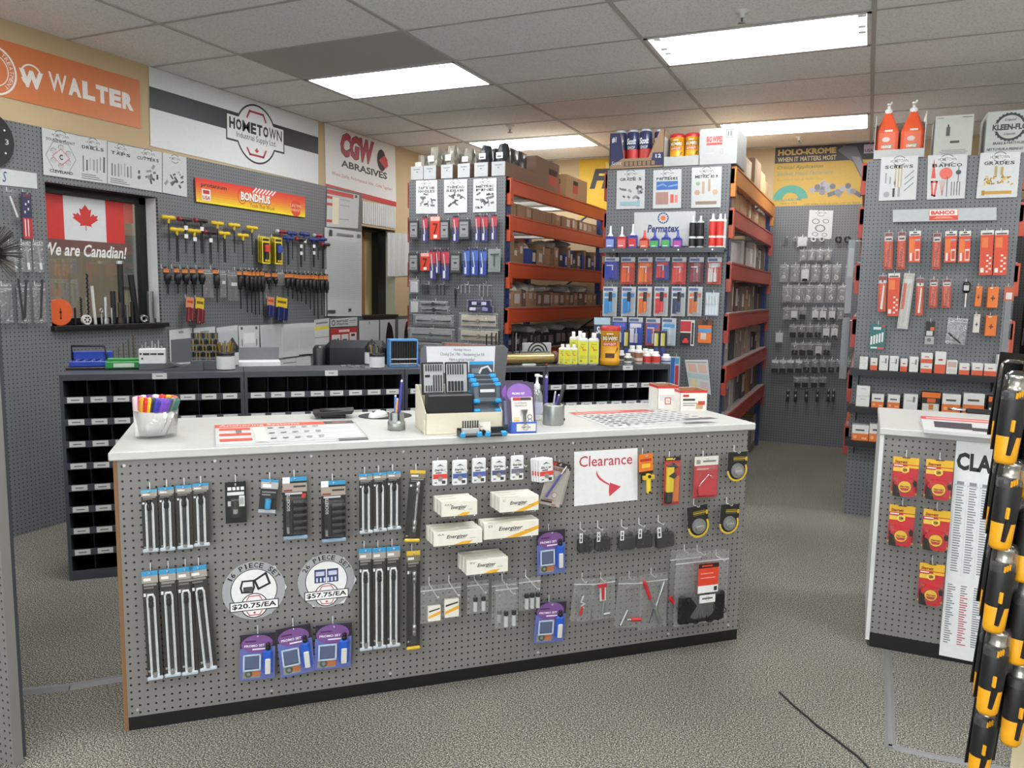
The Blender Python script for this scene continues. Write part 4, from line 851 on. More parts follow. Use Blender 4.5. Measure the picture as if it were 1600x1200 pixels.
def inbox(x, y, z): return PB.at(x, ZT+z, -y)
def bits(m, xs, z0, z1, y, c='#3a3a3d', r=.0026):
    for x in xs: m.cyl((x, y, z0), (x, y, z1), r, M(c, .35, .5), n=6)
def pbx(px, py, dep): u, z = Panel(PB.at(0, ZT, -dep), az).uv(px, py); return u, z-ZT
(u0_, z0_), (u1_, z1_) = pbx(656, 617, .085), pbx(728, 566, .105); ww = u1_-u0_; hc = (z1_-z0_)*1.03
t = thing('bit_case', 'open black bit case with rows of driver bits', 'bit case', inbox(max(.004, u0_), .085, z0_), az, None, D(-9)); hc_ = hc/.125
MB().box(0, ww*.47, 0, .012, 0, hc, M('#1d1d20', .45), .003).box(ww*.5, ww, 0, .012, 0, hc, M('#1d1d20', .45), .003).build('case_shell', t)
MB().box(.008, ww*.45, -.002, .001, .008, hc-.008, M('#a9abad', .5)).box(ww*.52, ww-.008, -.002, .001, .008, hc-.008, M('#a9abad', .5)).build('insert', t)
m = MB(); p1 = ww*.42/8; bits(m, [.012+p1*(k+.5) for k in range(7)], .09*hc_, .115*hc_, -.004); bits(m, [ww*.53+p1*(k+.5) for k in range(7)], .076*hc_, .115*hc_, -.004)
bits(m, [.012+p1*(k+.5) for k in range(3, 7)], .012*hc_, .075*hc_, -.004); bits(m, [.012+p1*(k+.5) for k in range(3)], .012*hc_, .035*hc_, -.004); m.box(.012, .032, -.003, -.002, .066*hc_, .076*hc_, BLK); bits(m, [ww*.54+p1*1.3*(k+.5) for k in range(5)], .012*hc_, .05*hc_, -.004, '#2a2a2c', .0045); m.build('bit_row_lattice', t)
t = thing('drill_case', 'closed black bit case in front of the open one', 'bit case', inbox(.01, .008, .0265), az); hb2 = max(.05, pbx(690, 617, .01)[1]-.0265); MB().box(0, ww*.95, 0, .06, 0, hb2, M('#202023', .45), .005).box(.02, ww*.8, -.003, 0, .022, .028, M('#2d2d31'), .001).build('case_shell', t); MB().box(ww*.35, ww*.6, -.004, -.001, .034, .044, M('#2a2a2e'), .001).build('latch', t)
t = thing('drill_case', 'lower black bit case at the bottom of the display box', 'bit case', inbox(.01, .008, .0042), az); MB().box(0, ww*.95, 0, .06, 0, .022, M('#1b1b1e', .45), .004).build('case_shell', t)
CY = M('#2f9ad2', .4)
def cyan(x, y, z, label, sc_=1., tl=-12, lid=True):
    t = thing('bit_case', label, 'bit case', inbox(x, y, z), az, 'blue cornered bit cases', D(tl)); a, b_ = .092*sc_, .062*sc_
    MB().box(0, a, 0, .022, 0, b_, M('#55606b', .4), .004).build('case_shell', t)
    m = MB()
    for i in (0, 1):
        for j in (0, 1): m.box(i*(a-.024)-.003*(1-i), i*(a-.024)+.024+.003*i, -.004, .026, j*(b_-.014)-.003*(1-j), j*(b_-.014)+.014+.003*j, CY, .004)
    m.build('corner_trim', t)
    if lid:
        MB().box(.02, a-.02, -.002, 0, .02, b_-.006, M('#3a4048', .2), .001).box(.026, a-.026, -.003, -.001, b_*.52, b_*.68, M('#c9ced2')).build('window_label', t)
    return t
for k, (px, py, dep, sc_, lb, ld, tl) in enumerate([(741, 629, .022, 1.2, 'front blue cornered bit case with window in the display box', True, -14), (737, 622, .05, 1.2, 'second blue cornered bit case behind the front one', True, -12), (733, 615, .078, 1.2, 'third blue cornered bit case from the front', True, -10)]):
    u_, z_ = pbx(px, py, dep); cyan(u_, dep, z_, lb, sc_, tl, ld)
u_, z_ = pbx(742, 642, .012); cyan(u_, .012, max(.006, z_), 'bottom blue cornered bit case lying under the front one', 1.15, -72, False)
t = thing('bit_set_card', 'blue topped bit set card at the back of the display box', 'packaged tool', inbox(pbx(733, 590, .14)[0], .14, pbx(733, 592, .14)[1]-.0), az); card(t, .10, .07, '#4d545d', [(0, .82, 1, 1, '#2f9ad2'), (.1, .3, .5, .6, '#77808a')]); contents(t, .1, .07, [('driver', ('line', [(.4, .3), (.5, .6), (.75, .7), (.9, .4)], .005, .006, '#c9ccd0'))])
for ch in t.children: ch.location.x += .05; ch.location.z += .035
# small signs and kits in front
def standcard(bx, label, z, rz, nm='price_card'):
    b = onz((bx[0]+bx[2])/2, bx[3], z); P = Panel(b, rz); c, w, h = P.bb(*bx); t = thing(nm, label, 'card', b, rz, None, D(-8))
    MB().box(-w/2, w/2, 0, .0012, 0, h, M('#e2dfd4', .5)).build('card', t); m = MB(); m.ring(0, h*.66, h*.17, h*.2, -.0006, M('#6a6a66'), 24, 0, 2*PI, 1.1); m.rect(-w*.2, h*.58, w*.2, h*.76, -.0008, M('#e2dfd4')); m.text('HOMETOWN', -w*.19, h*.62, w*.19, h*.72, -.001, M('#55554f'), 0, .02)
    m.rect(-w*.4, h*.25, -w*.1, h*.28, -.0008, M('#8f8d86')); m.rect(w*.1, h*.25, w*.42, h*.28, -.0008, M('#8f8d86')); m.rect(-w*.4, h*.14, w*.4, h*.16, -.0008, M('#a9a79f')); m.build('printed_lettering', t); return t
standcard((663, 656, 703, 679), 'white card with round logo leaning on the display box', ZT, az)
t = standcard((727, 660, 767, 681), 'white logo card half hidden behind the open bit kit', ZT, az)
b = onz(757, 683, ZT); t = thing('bit_kit', 'small open blue cornered bit kit with bits standing up', 'bit kit', b, az); 
for x0, x1 in ((-.095, -.006), (.002, .09)): MB().box(x0, x1, 0, .05, 0, .012, M('#22262a', .4), .003).build('tray', t)
m = MB()
for x in (-.095, -.03, .002, .068): m.box(x, x+.023, -.003, .02, .0005, .02, CY, .004)
m.build('corner_trim', t); m = MB()
for x0, x1 in ((-.095, -.006), (.002, .09)): m.box(x0, x1, .046, .052, .01, .03, M('#22262a'), .002); m.box(x0, x0+.004, 0, .05, .01, .024, M('#22262a')); m.box(x1-.004, x1, 0, .05, .01, .024, M('#22262a'))
m.build('rim', t); MB().box(-.085, -.018, .008, .022, .012, .034, M('#b3b5b6', .4), .002).build('bit_block', t)
m = MB(); bits(m, [-.08+.0095*k for k in range(7)], .03, .062, .014, '#4a4a48', .003); m.build('bit_row_lattice', t)
# blue plastic stand with promo packs
b0 = onz(803, 678, ZT); b1 = onz(839, 677, ZT); az2 = az-D(3); PH = Panel(b0, az2); ws = (b1-b0).length+.012; BLs = M('#4a6ed0', .3)
t = thing('pack_stand', 'blue plastic stand holding promo packs on the counter', 'display stand', b0+Vector((-.012, -.004, 0)), az2)
MB().prism([(0, 0), (ws, 0), (ws, .045), (0, .045)], 0, .003, BLs).box(0, ws, 0, .17, 0, .004, BLs).add([(0, 0, .0), (0, .17, 0), (0, .17, .09), (0, 0, .045), (.003, 0, 0), (.003, .17, 0), (.003, .17, .09), (.003, 0, .045)], [(0, 3, 2, 1), (4, 5, 6, 7), (0, 4, 7, 3), (3, 7, 6, 2), (2, 6, 5, 1), (0, 1, 5, 4)], BLs).add([(ws-.003, 0, 0), (ws-.003, .17, 0), (ws-.003, .17, .06), (ws-.003, 0, .045), (ws, 0, 0), (ws, .17, 0), (ws, .17, .06), (ws, 0, .045)], [(0, 3, 2, 1), (4, 5, 6, 7), (0, 4, 7, 3), (3, 7, 6, 2), (2, 6, 5, 1), (0, 1, 5, 4)], BLs).build('stand_body', t)
m = MB(); m.rect(ws*.22, .008, ws*.97, .038, -.0006, M('#e4e2da')); m.ring(ws*.58, .024, .0105, .0122, -.0008, M('#55554f')); m.rect(ws*.4, .0195, ws*.77, .0285, -.001, M('#e4e2da')); m.text('HOMETOWN', ws*.41, .0205, ws*.76, .0275, -.0012, M('#44443f'), 0, .02); m.build('shop_label', t)
for k in range(3):
    p = PH.at(ws*.45-.012-(.012*k), ZT+.028, -.012-.034*k); t = thing('promo_set', ('white fronted countersink kit in the blue stand', 'purple promo pack second in the blue stand', 'purple promo pack at the back of the blue stand')[k], 'packaged tool', p, az2, 'promo packs in the blue stand', D(-14)); w_, h_ = .112, .17
    MB().box(-w_/2, w_/2, -.0015, 0, 0, h_, M('#4a3f58', .4)).build('card', t); m = MB(); m.disc(-.004, h_*.74, w_*.45, -.0018, M('#8a62b4', .4), 28, 1, .8)
    if k == 0:
        MB().box(-w_*.36, w_*.42, -.008, -.002, .0, h_*.66, M('#dedbd6', .35), .004).build('inner_card', t); Y = -.0086
        m.text('PROMO SET', -w_*.3, h_*.72, w_*.15, h_*.77, -.0022, M('#f0ecf4'), 0, .02); m.rect(-w_*.3, h_*.58, -w_*.02, h_*.65, Y, M('#b3352f')); m.rect(-w_*.02, h_*.58, w_*.36, h_*.65, Y, M('#4b3038')); m.text('COUNTERSINK', -w_*.25, h_*.5, w_*.2, h_*.54, Y, M('#55504c')); m.text('DEBURRING SET', -w_*.25, h_*.44, w_*.2, h_*.48, Y, M('#55504c'))
        for j in range(3): m.rect(-w_*.3, h_*(.05+.055*j), -w_*.1, h_*(.09+.055*j), Y, M(('#d88a2a', '#e8b23a', '#e9c97a')[j]))
        for z in (.1, .2): m.ring(w_*.28, h_*z, .007, .010, Y, M('#6a6866'), 18)
        c_ = MB().cyl((w_*.08, -.014, h_*.04), (w_*.08, -.014, h_*.24), .0055, METAL('#77787a'), n=10).cyl((w_*.08, -.014, h_*.24), (w_*.08, -.014, h_*.36), .0055, METAL('#a9aaac'), .014, n=12).build('countersink', t)
    m.build('printed_lettering', t)
    if k: MB().box(-w_*.45, w_*.45, -.022, -.002, 0, h_*.55, clear('blue_blister', (.55, .65, 1), .25)).build('blister', t)
# sanitizer
b, r, h, az3 = upright(829, 847, 584, 658, ZT); t = thing('sanitizer_bottle', 'clear pump bottle of hand sanitizer with white pump', 'bottle', b, az3); hb = h*.72
MB().lathe([(.001, 0), (r*1.0, .002), (r*1.05, .01), (r*1.05, hb*.7), (r*.8, hb*.86), (r*.42, hb*.97), (r*.42, hb), (.001, hb)], clear('sanitizer_gel', haze=.2, gl=.12), 20, cap=False).build('bottle_body', t)
MB().lathe([(r*1.06, hb*.2), (r*1.06, hb*.55)], M('#c3c8da', .4), 20, cap=False).build('label_band', t)
MB().lathe([(r*.46, hb*.95), (r*.5, hb*.97), (r*.5, hb*1.08), (r*.3, hb*1.1), (r*.2, hb*1.2), (r*.2, h*.93), (r*.45, h*.94), (r*.45, h*.99), (.001, h)], M('#e8eaea', .3), 16).cyl((0, 0, h*.965), (r*.9, -r*.3, h*.95), .004, M('#e8eaea', .3), n=8).build('pump', t)
flatcard('drill_chart', 'red banded size chart lying near the aisle end', 'chart', [(954, 670), (1122, 661), (1012, 640), (889, 645)], ZT,
    [(0, .84, .97, 1, '#cf4a44'), (.05, .88, .6, .95, '#e3938c')] + [(.04+.078*i, .1+.1*j, .04+.078*i+.04+.02*((i*j) % 3)/2, .14+.1*j, '#5a5d5b') for i in range(12) for j in range(7)] + [(.0, .0, 1, .012, '#3a3c3e'), (0, 0, .008, .84, '#55585a')] + [(.7, 0, 1, .1, '#4b4d50')])
# open cartons
b = onz(1062, 642.5, ZT); azb = math.atan2(*(onz(1104, 642, ZT)-b).yx); PX = Panel(b, azb); w_ = (onz(1104, 642, ZT)-b).length; h_ = PX.uv(1083, 610)[1]-ZT
CB = M('#a9835c', .7); WB_ = M('#e5e2dc', .5); RB = M('#c23a34', .5)
def open_carton(o, rz, w, d, h, label, pr):
    t = thing('open_carton', label, 'carton', o, rz); m = MB(); e = .003
    for q in ((0, w, 0, e), (0, w, d-e, d), (0, e, 0, d), (w-e, w, 0, d)): m.box(*q, 0, h, WB_)
    m.box(e, w-e, e, d-e, 0, .004, CB); m.box(e, w-e, e, e+.001, 0, h-.001, CB).box(e, w-e, d-e-.001, d-e, 0, h-.001, CB).box(e, e+.001, e, d-e, 0, h-.001, CB).box(w-e-.001, w-e, e, d-e, 0, h-.001, CB); m.build('carton_wall', t)
    m = MB()
    for q in ((0, w, -.0006, 0), (0, w, d, d+.0006)): m.box(*q, h-.012, h+.0005, RB)
    m.box(-.0006, 0, 0, d, h-.012, h+.0005, RB).box(w, w+.0006, 0, d, h-.012, h+.0005, RB); m.build('red_edge', t)
    m = MB(); [m.rect(p[0]*w, p[1]*h, p[2]*w, p[3]*h, -.0008-.0002*i, mt(p[4])) if len(p) == 5 else m.text(p[5], p[0]*w, p[1]*h, p[2]*w, p[3]*h, -.0008-.0002*i, mt(p[4]), 0, .02) for i, p in enumerate(pr)]; m.build('printed_lettering', t); return t
open_carton(b, azb, w_, .13, h_, 'open white carton with red rim nearest the counter corner', [(.1, .68, .32, .8, '#c23a34'), (.1, .5, .55, .6, '#3b3a38'), (.1, .36, .6, .40, '#8a8780'), (.1, .26, .55, .30, '#8a8780'), (.6, .1, .85, .4, '#caa27a'), (.66, .3, .92, .48, '#b9463a')])
b = onz(1031, 641, ZT)+Vector((-.02, .03, 0)); PX = Panel(b, azb); w2 = abs(PX.uv(1061, 630)[0]-PX.uv(1029, 630)[0]); h2 = PX.uv(1045, 603)[1]-ZT
open_carton(b, azb, w2, .12, h2, 'taller open white carton with printed shield beside the smaller one', [(.1, .35, .9, .62, '#cfd2d2'), (.35, .2, .65, .5, '#c23a34'), (.39, .24, .61, .46, '#ece8e4'), (.43, .3, .57, .4, '#c23a34', 'Sey')])

# ================================================================ sheets on walls
def decal(P, c4, name, label, cat, fn=None, off=.004, th=.0015, col='#c6cacb', group=None):
    """flat sheet; c4: corners in view order bottom-left, bottom-right, top-right, top-left; fn(m, w, h) prints on it"""
    ps = [P.hit(x, y, off) for x, y in c4]; c = sum(ps, Vector())/4; t = thing(name, label, cat, c, P.rz, group)
    L = [((p-c).dot(P.u), p.z-c.z) for p in ps]; w = (L[1][0]-L[0][0]+L[2][0]-L[3][0])/2; h = (L[3][1]-L[0][1]+L[2][1]-L[1][1])/2
    MB().prism(L, -th, 0, mt(col)).build('sheet', t)
    if fn:
        m = MB(); fn(m, w, h); v2 = []
        for x, y, z in m.v:
            a, b = x/w+.5, z/h+.5
            v2.append(tuple((L[0][k]*(1-a)+L[1][k]*a)*(1-b)+(L[3][k]*(1-a)+L[2][k]*a)*b for k in (0, 1)))
        m.v = [(q[0], v[1]-th, q[1]) for q, v in zip(v2, m.v)]; m.build('printed_lettering', t)
    return t
def plain(pr):
    def fn(m, w, h): prints(m, w, h, pr, 0)
    return fn
def logo(m, w, x, z, r, c='#8a8d8f'):
    m.ring(x, z, r*.85, r, -.0002, M(c), 20, 0, 2*PI, 1.2); m.rect(x-r*1.7, z-r*.45, x+r*1.7, z+r*.45, -.0004, M('#d9dcdc')); m.text('HOMETOWN', x-r*1.6, z-r*.35, x+r*1.6, z+r*.35, -.0006, M(c), 0, .02)
W_ = M('#e8e9ea', .5)
def quad_uv(P, name, label, cat, us, fn, off=.004, th=.002, col='#e4e7e8'):
    u0, z0, u1, z1 = us; w, h = u1-u0, z1-z0; t = thing(name, label, cat, P.at((u0+u1)/2, (z0+z1)/2, off), P.rz); MB().box(-w/2, w/2, -th, 0, -h/2, h/2, mt(col)).build('sheet', t)
    m = MB(); fn(m, w, h); m.v = [(x, y-th, z) for x, y, z in m.v]; m.build('printed_lettering', t); return t
LWW = Panel((-4.62, 0, 0), D(90))
def rel(us, px, P=LWW):
    u, z = P.uv(*px); return u-(us[0]+us[2])/2, z-(us[1]+us[3])/2
us = (LWW.uv(0, 110)[0]-.42, LWW.uv(110, 176)[1], LWW.uv(218, 163)[0], LWW.uv(110, 94)[1])
def f_walter(m, w, h):
    x0, z0 = rel(us, (76, 146)); x1, z1 = rel(us, (207, 150)); c_ = M('#ece7e2', .5)
    m.caps('WALTER', x0, -h*.17, x1, h*.17, -.0004, c_, .06, .1)
    cx, cz = rel(us, (48, 119)); r = h*.21
    m.ring(cx, cz, r*.86, r, -.0004, c_, 28, .3, PI*.9); m.ring(cx, cz, r*.86, r, -.0004, c_, 28, PI*1.1, PI*1.35); m.text('W', cx-r*1.1, cz-r*1.05, cx+r*1.1, cz+r*.45, -.0006, c_, 0, .07)
    cx, cz = rel(us, (-13, 108)); R = h*.44
    m.ring(cx, cz, R*.92, R, -.0004, c_, 36); m.ring(cx, cz, R*.62, R*.66, -.0004, c_, 36); m.arc_text('SURFACE TREATMENT', cx, cz, R*.79, R*.16, PI*.9, -PI*.3, -.0006, c_)
quad_uv(LWW, 'wall_banner', 'orange banner with white lettering high on the window wall', 'banner', us, f_walter, col='#d27a46')
def f_home(m, w, h):
    bk, rd = M('#26282c', .5), M('#a83a44', .5); m.rect(-w/2, -.02*h, w/2, .25*h, -.0003, M('#34353b', .5))
    cx, cz, r = w*.07, h*.02, h*.43
    m.disc(cx, cz, r, -.0006, M('#dfe1e2'), 48); m.rect(cx-r*1.42, cz-r*.42, cx+r*1.42, cz+r*.48, -.0005, bk)
    m.ring(cx, cz, r*.94, r, -.0009, bk, 48); m.rect(cx-r*1.37, cz-r*.36, cx+r*1.37, cz+r*.42, -.0012, M('#dfe1e2'))
    m.caps('HOMETOWN', cx-r*1.28, cz-.02*r, cx+r*1.28, cz+r*.35, -.0016, bk, .045); m.text('Industrial Supply Ltd.', cx-r*.95, cz-r*.31, cx+r*.98, cz-r*.06, -.0016, bk)
    for s in (1, -1): m.line([(cx-r*.45, cz+s*r*.5-(.04*r if s < 0 else 0)), (cx-r*.33, cz+s*r*.72), (cx+r*.33, cz+s*r*.72), (cx+r*.45, cz+s*r*.5)], r*.07, -.0014, rd)
    m.poly(leaf_pts(cx, cz-r*.55, r*.2, r*.2), -.0016, rd)
decal(LWW, [(235, 228), (497, 288), (497, 190), (232, 103)], 'wall_banner', 'white banner with black stripe and round shop logo', 'banner', f_home, col='#d9dcdd')
def f_cgw(m, w, h):
    rd, bk = M('#b03a48', .5), M('#2a2a2d', .5)
    m.text('CGW', -.30*w-.006, .08*h-.006, .17*w+.006, .45*h+.006, -.0004, bk, .2, .075); m.text('CGW', -.30*w, .08*h, .17*w, .45*h, -.0007, rd, .2, .055)
    m.disc(.28*w, .2*h, h*.16, -.0006, bk, 28, .85, 1.1); m.poly([(.24*w, .19*h), (.33*w, .3*h), (.37*w, .24*h), (.38*w, .14*h), (.34*w, .08*h)], -.0009, M('#c8434c'))
    m.text('ABRASIVES', -.30*w, -.09*h, .36*w, .02*h, -.0006, bk, 0, .03); m.text('Where Quality, Performance & Value - Come Together!', -.42*w, -.27*h, .44*w, -.2*h, -.0006, M('#b25a60'), .2)
    m.rect(-w/2, -h/2, w/2, -.42*h, -.0006, M('#c23d40'))
decal(LWW, [(509, 295), (619, 323), (617, 229), (507, 192)], 'wall_banner', 'white abrasives banner with red initials and red lower strip', 'banner', f_cgw, col='#e2e2e1')
def f_art(title, kind, sub=0):
    def fn(m, w, h):
        g, k = M('#8e9294'), M('#4a4d50'); logo(m, w, 0, h*.4, w*.15, '#6f7274')
        if kind == 'hex':
            m.text(title, -w*.4, h*.26, w*.4, h*.32, -.0004, M('#3c3f42'), 0, .02); P6 = [(w*.42*math.cos(q*PI/3), h*-.06+w*.42*math.sin(q*PI/3)) for q in range(6)]; m.line(P6, w*.02, -.0004, g, True)
            for q in range(6): m.disc(w*.24*math.cos(q*PI/3+.5), -h*.06+w*.24*math.sin(q*PI/3+.5), w*.08, -.0004, M('#b9bcbe'), 14); m.ring(w*.24*math.cos(q*PI/3+.5), -h*.06+w*.24*math.sin(q*PI/3+.5), w*.07, w*.085, -.0006, M('#77797c'), 14, .5, 3.4)
            m.line([(-w*.24, -h*.06), (0, h*.12), (w*.24, -h*.06), (0, -h*.24)], w*.02, -.0008, M('#d0707a'), True); m.text('C', -w*.05, -h*.12, w*.05, h*.0, -.001, M('#2c2c2e'), 0, .04); m.text('CLEVELAND', -w*.33, -h*.42, w*.33, -h*.35, -.0004, M('#3c3f42'), 0, .03); return
        if title: 
            for i, s in enumerate(title.split('|')): m.caps(s, -w*.38, h*(.23-.1*i), w*.38, h*(.305-.1*i), -.0004, M('#2c2f32'), .03)
        r = random.Random(title)
        if kind == 'bars':
            for q in range(7): x = -w*.36+q*w*.12; m.rect(x, -h*.3+h*.1*r.random(), x+w*(.02+.04*r.random()), h*(-.02+.14*r.random()), -.0004, M(r.choice(['#6b6e71', '#8d9194', '#4e5154', '#a2a4a6'])))
            for q in range(3): m.rect(-w*.4, -h*(.36+.045*q), w*(.1+.12*q), -h*(.345+.045*q), -.0004, k)
        elif kind == 'gold':
            for q in range(26): x, z = (r.random()-.5)*w*.7, -h*.12+(r.random()-.5)*h*.2; m.line([(x, z), (x+w*.1*(r.random()-.5), z+h*.08*(r.random()-.3))], w*.04, -.0004-.00005*q, M(r.choice(['#c49a3e', '#a97f2c', '#8d7a4a', '#d8b55c'])))
            m.rect(-w*.35, -h*.42, w*.36, -h*.35, -.0004, M('#b98f35')); m.rect(-w*.38, -h*.44, -w*.3, -h*.33, -.0005, M('#a37c2a')); m.rect(-w*.1, h*.0, -w*.04, h*.2, -.003, M('#b0985c')); m.rect(w*.05, h*.0, w*.11, h*.18, -.003, M('#b0985c'))
        elif kind == 'red':
            m.poly([(-w*.4, -h*.02), (-w*.34, h*.42), (-w*.28, -h*.02)], -.0004, M('#cf5548')); m.disc(-w*.02, h*.08, w*.17, -.0004, M('#d9695a'), 20); m.line([(w*.02, h*.0), (w*.02, -h*.44)], w*.02, -.0006, k); m.disc(w*.3, h*.1, w*.07, -.0004, k, 16); m.line([(w*.3, h*.22), (w*.3, -h*.12)], w*.02, -.0006, k)
            m.line([(-w*.38, -h*.1), (-w*.25, -h*.1), (-w*.3, -h*.42), (-w*.36, -h*.4)], w*.05, -.0004, M('#cf5a50'), True)
            for q in range(4): m.line([(-w*.18+q*w*.05, -h*.08), (-w*.1, -h*.42)], w*.012, -.0004, M('#c4776e')); m.line([(w*.14+q*w*.07, -h*.12), (w*.14+q*w*.07, -h*.42)], w*.02, -.0004, k)
        elif kind == 'screws':
            for q in range(3): m.rect(-w*.1+q*w*.08, -h*.2, -w*.06+q*w*.08, h*.3, -.0004, M('#b9a88a'))
            for q in range(3): m.line([(w*.18, -h*(.0+.14*q)), (w*.4, h*(.16-.14*q))], w*.03, -.0004, M('#85898c')); m.rect(-w*(.36-.12*q), -h*(.1+.02*q), -w*(.32-.12*q), h*(.14-.1*q), -.0004, M('#93979a'))
            m.rect(-w*.14, -h*.42, -w*.08, -h*.22, -.0004, M('#3c3f42')); m.rect(w*.0, -h*.42, w*.06, -h*.2, -.0004, M('#9a9da0')); m.disc(-w*.3, -h*.36, w*.09, -.0004, M('#9a9da0'), 7)
        elif kind == 'tube':
            m.rect(-w*.38, -h*.02, w*.38, h*.2, -.0004, M('#3f68ad')); m.rect(-w*.4, -h*.4, w*.05, -h*.08, -.0004, M('#a57f78')); m.rect(w*.12, -h*.36, w*.24, -h*.14, -.0004, M('#cf5a50')); m.rect(w*.28, -h*.36, w*.38, -h*.16, -.0004, M('#d8857a')); m.line([(-w*.34, h*.08), (-w*.15, h*.13), (0, h*.06), (w*.34, h*.1)], w*.05, -.0006, M('#7fa0d0'))
        elif kind == 'rings':
            for x, z, q in ((-.2, .1, .15), (.22, .12, .12), (0, -.14, .2), (-.2, -.36, .12), (.2, -.36, .1)): m.ring(w*x, h*z, w*q*.75, w*q, -.0004, M('#6e7274'), 20, 0, 2*PI, 1.1, .8)
        elif kind == 'bolts':
            for x, z, l in ((-.1, .0, .3), (.1, .05, .3)): m.rect(w*x-w*.04, h*(z-l/2), w*x+w*.04, h*(z+l/2), -.0004, M('#b89a82'))
            m.rect(-w*.36, -h*.42, w*.36, -h*.34, -.0004, M('#8d7a68')); m.disc(-w*.3, -h*.12, w*.1, -.0004, M('#b89a82'), 6); m.disc(w*.3, -h*.12, w*.1, -.0004, M('#c2a78e'), 6); m.disc(-w*.28, h*.1, w*.07, -.0004, M('#8fa88a'), 6)
        else:
            if 'FINE' in title: m.text('10.9', w*.08, h*.0, w*.38, h*.06, -.003, M('#2c2f32'), 0, .04); m.text('12.9', -w*.38, -h*.38, -w*.08, -h*.32, -.003, M('#2c2f32'), 0, .04)
            if '5' in title: m.rect(-w*.36, -h*.4, w*.3, -h*.31, -.003, M('#8fb4c4')); m.rect(w*.24, -h*.43, w*.34, -h*.28, -.0031, M('#8fb4c4'))
            for q in range(14): x, z = (r.random()-.5)*w*.7, -h*.08+(r.random()-.5)*h*.36; m.line([(x, z), (x+w*.25*(r.random()-.5), z+h*.14*(r.random()-.5))], w*(.04+.05*r.random()), -.0004-.00005*q, M(r.choice(['#66696c', '#45484b', '#8a8d90'])))
    return fn
PG = 'laminated product posters'
for c4, ti, kd, lab in (([(68, 273), (123, 281), (122, 212), (65, 199)], "DOUBLE 'D' PEANUT", 'hex', 'white poster with hexagon die and red diamond beside the clock'), ([(123, 281), (167, 287), (167, 220), (122, 212)], 'DRILLS', 'bars', 'white drills poster second in the row over the flag window'),
    ([(168, 287), (209, 294), (208, 230), (168, 221)], 'TAPS', 'bars', 'white taps poster third in the row over the flag window'), ([(209, 294), (253, 301), (253, 238), (208, 230)], 'CUTTERS', 'mix', 'white cutters poster fourth in the row over the flag window'), ([(254, 301), (292, 308), (291, 246), (254, 238)], '', 'mix', 'white poster with three burrs, last over the flag window')):
    decal(LW, c4, 'product_poster', lab, 'poster', f_art(ti, kd), off=.006)
def clock():
    c = LW.hit(-23, 216, .03); r = (LW.hit(21, 216, .03)-c).length; t = thing('wall_clock', 'round black wall clock cut by the edge of the view', 'clock', c, LW.rz)
    MB().cyl((0, 0, 0), (0, .03, 0), r, M('#17171a', .4), n=40).build('case', t); m = MB()
    for k in range(12):
        a = k*PI/6; m.disc(r*.78*math.cos(a), r*.78*math.sin(a), r*.035, -.0006, M('#d9d9d9'), 10) if k != 0 else m.text('3', r*.68, -r*.09, r*.8, r*.09, -.0006, M('#d9d9d9'))
    m.build('dial_lettering', t); MB().box(-.006, .006, -.004, -.001, -.01, r*.5, M('#d9d9d9')).build('hour_hand', t); MB().box(-r*.6, .01, -.006, -.004, -.004, .004, M('#d9d9d9')).build('minute_hand', t)
clock()
decal(LW, [(-60, 283), (58, 295), (57, 271), (-60, 254)], 'header_sign', 'pale header sign ending in a handwritten S below the clock', 'sign', lambda m, w, h: m.text('S', w*.02, -h*.3, w*.075, h*.35, -.0004, M('#3f4a8a'), .2, .01), col='#c3c9ca')
def f_bond(m, w, h):
    n = 10
    for i in range(n):
        a = i/(n-1); c_ = [int(p*(1-a)+q*a) for p, q in zip((0xe9, 0xc0, 0x22), (0xd8, 0x34, 0x2c))] if a > .5 else [int(p*(1-a*2)+q*a*2) for p, q in zip((0xec, 0xd4, 0x28), (0xe0, 0x7a, 0x26))]
        m.rect(-w/2, -h/2+h*i/n, w/2, -h/2+h*(i+1)/n, -.0002, M('#%02x%02x%02x' % tuple(c_)))
    m.text('BONDHUS', -.13*w-.004, -.16*h-.004, .14*w+.004, .24*h, -.0005, M('#5a3a2a'), 0, .06); m.text('BONDHUS', -.13*w, -.14*h, .14*w, .24*h, -.0008, M('#e8e6e4'), 0, .04); m.ring(-.12*w, .02*h, h*.3, h*.34, -.0004, M('#b3352a'), 24, 0, 2*PI, .8)
    m.text('Tools That Work', -.05*w, -.4*h, .18*w, -.22*h, -.0006, M('#4a1f18'), .1); m.text('protanium', -.46*w, .12*h, -.25*w, .34*h, -.0006, M('#3a1a18'), .1, .02)
    m.rect(-.455*w, -.4*h, -.385*w, .08*h, -.0006, M('#e8dcd8')); m.text('USA', -.45*w, -.36*h, -.39*w, -.2*h, -.0009, M('#b3352a'), 0, .03); m.rect(-.445*w, -.12*h, -.395*w, .04*h, -.0009, M('#b3352a'))
    m.disc(.4*w, -.1*h, h*.42, -.0006, M('#d3482a'), 28, .9); m.text('LIFETIME', .345*w, -.08*h, .455*w, .06*h, -.0009, M('#f0c8a8')); m.text('WARRANTY', .345*w, -.28*h, .455*w, -.14*h, -.0009, M('#f0c8a8'))
    for k in range(7): m.line([(w*(-.02+.03*k), .3*h), (w*(.01+.03*k), .48*h)], .012, -.0005, M('#e6e4e2'))
decal(LW, [(306, 315), (476, 340), (476, 308), (304, 277)], 'brand_sign', 'red and yellow tool sign above the T-handle keys', 'sign', f_bond, off=.01, th=.006, col='#d8452c')
tab = lambda n, c='#c2c6cb': [(.04+.92*i/n, .2, .04+.92*i/n+.004, .88, c) for i in range(n+1)] + [(.04, .2+.022*j, .96, .2045+.022*j, '#b4b9be') for j in range(31)]
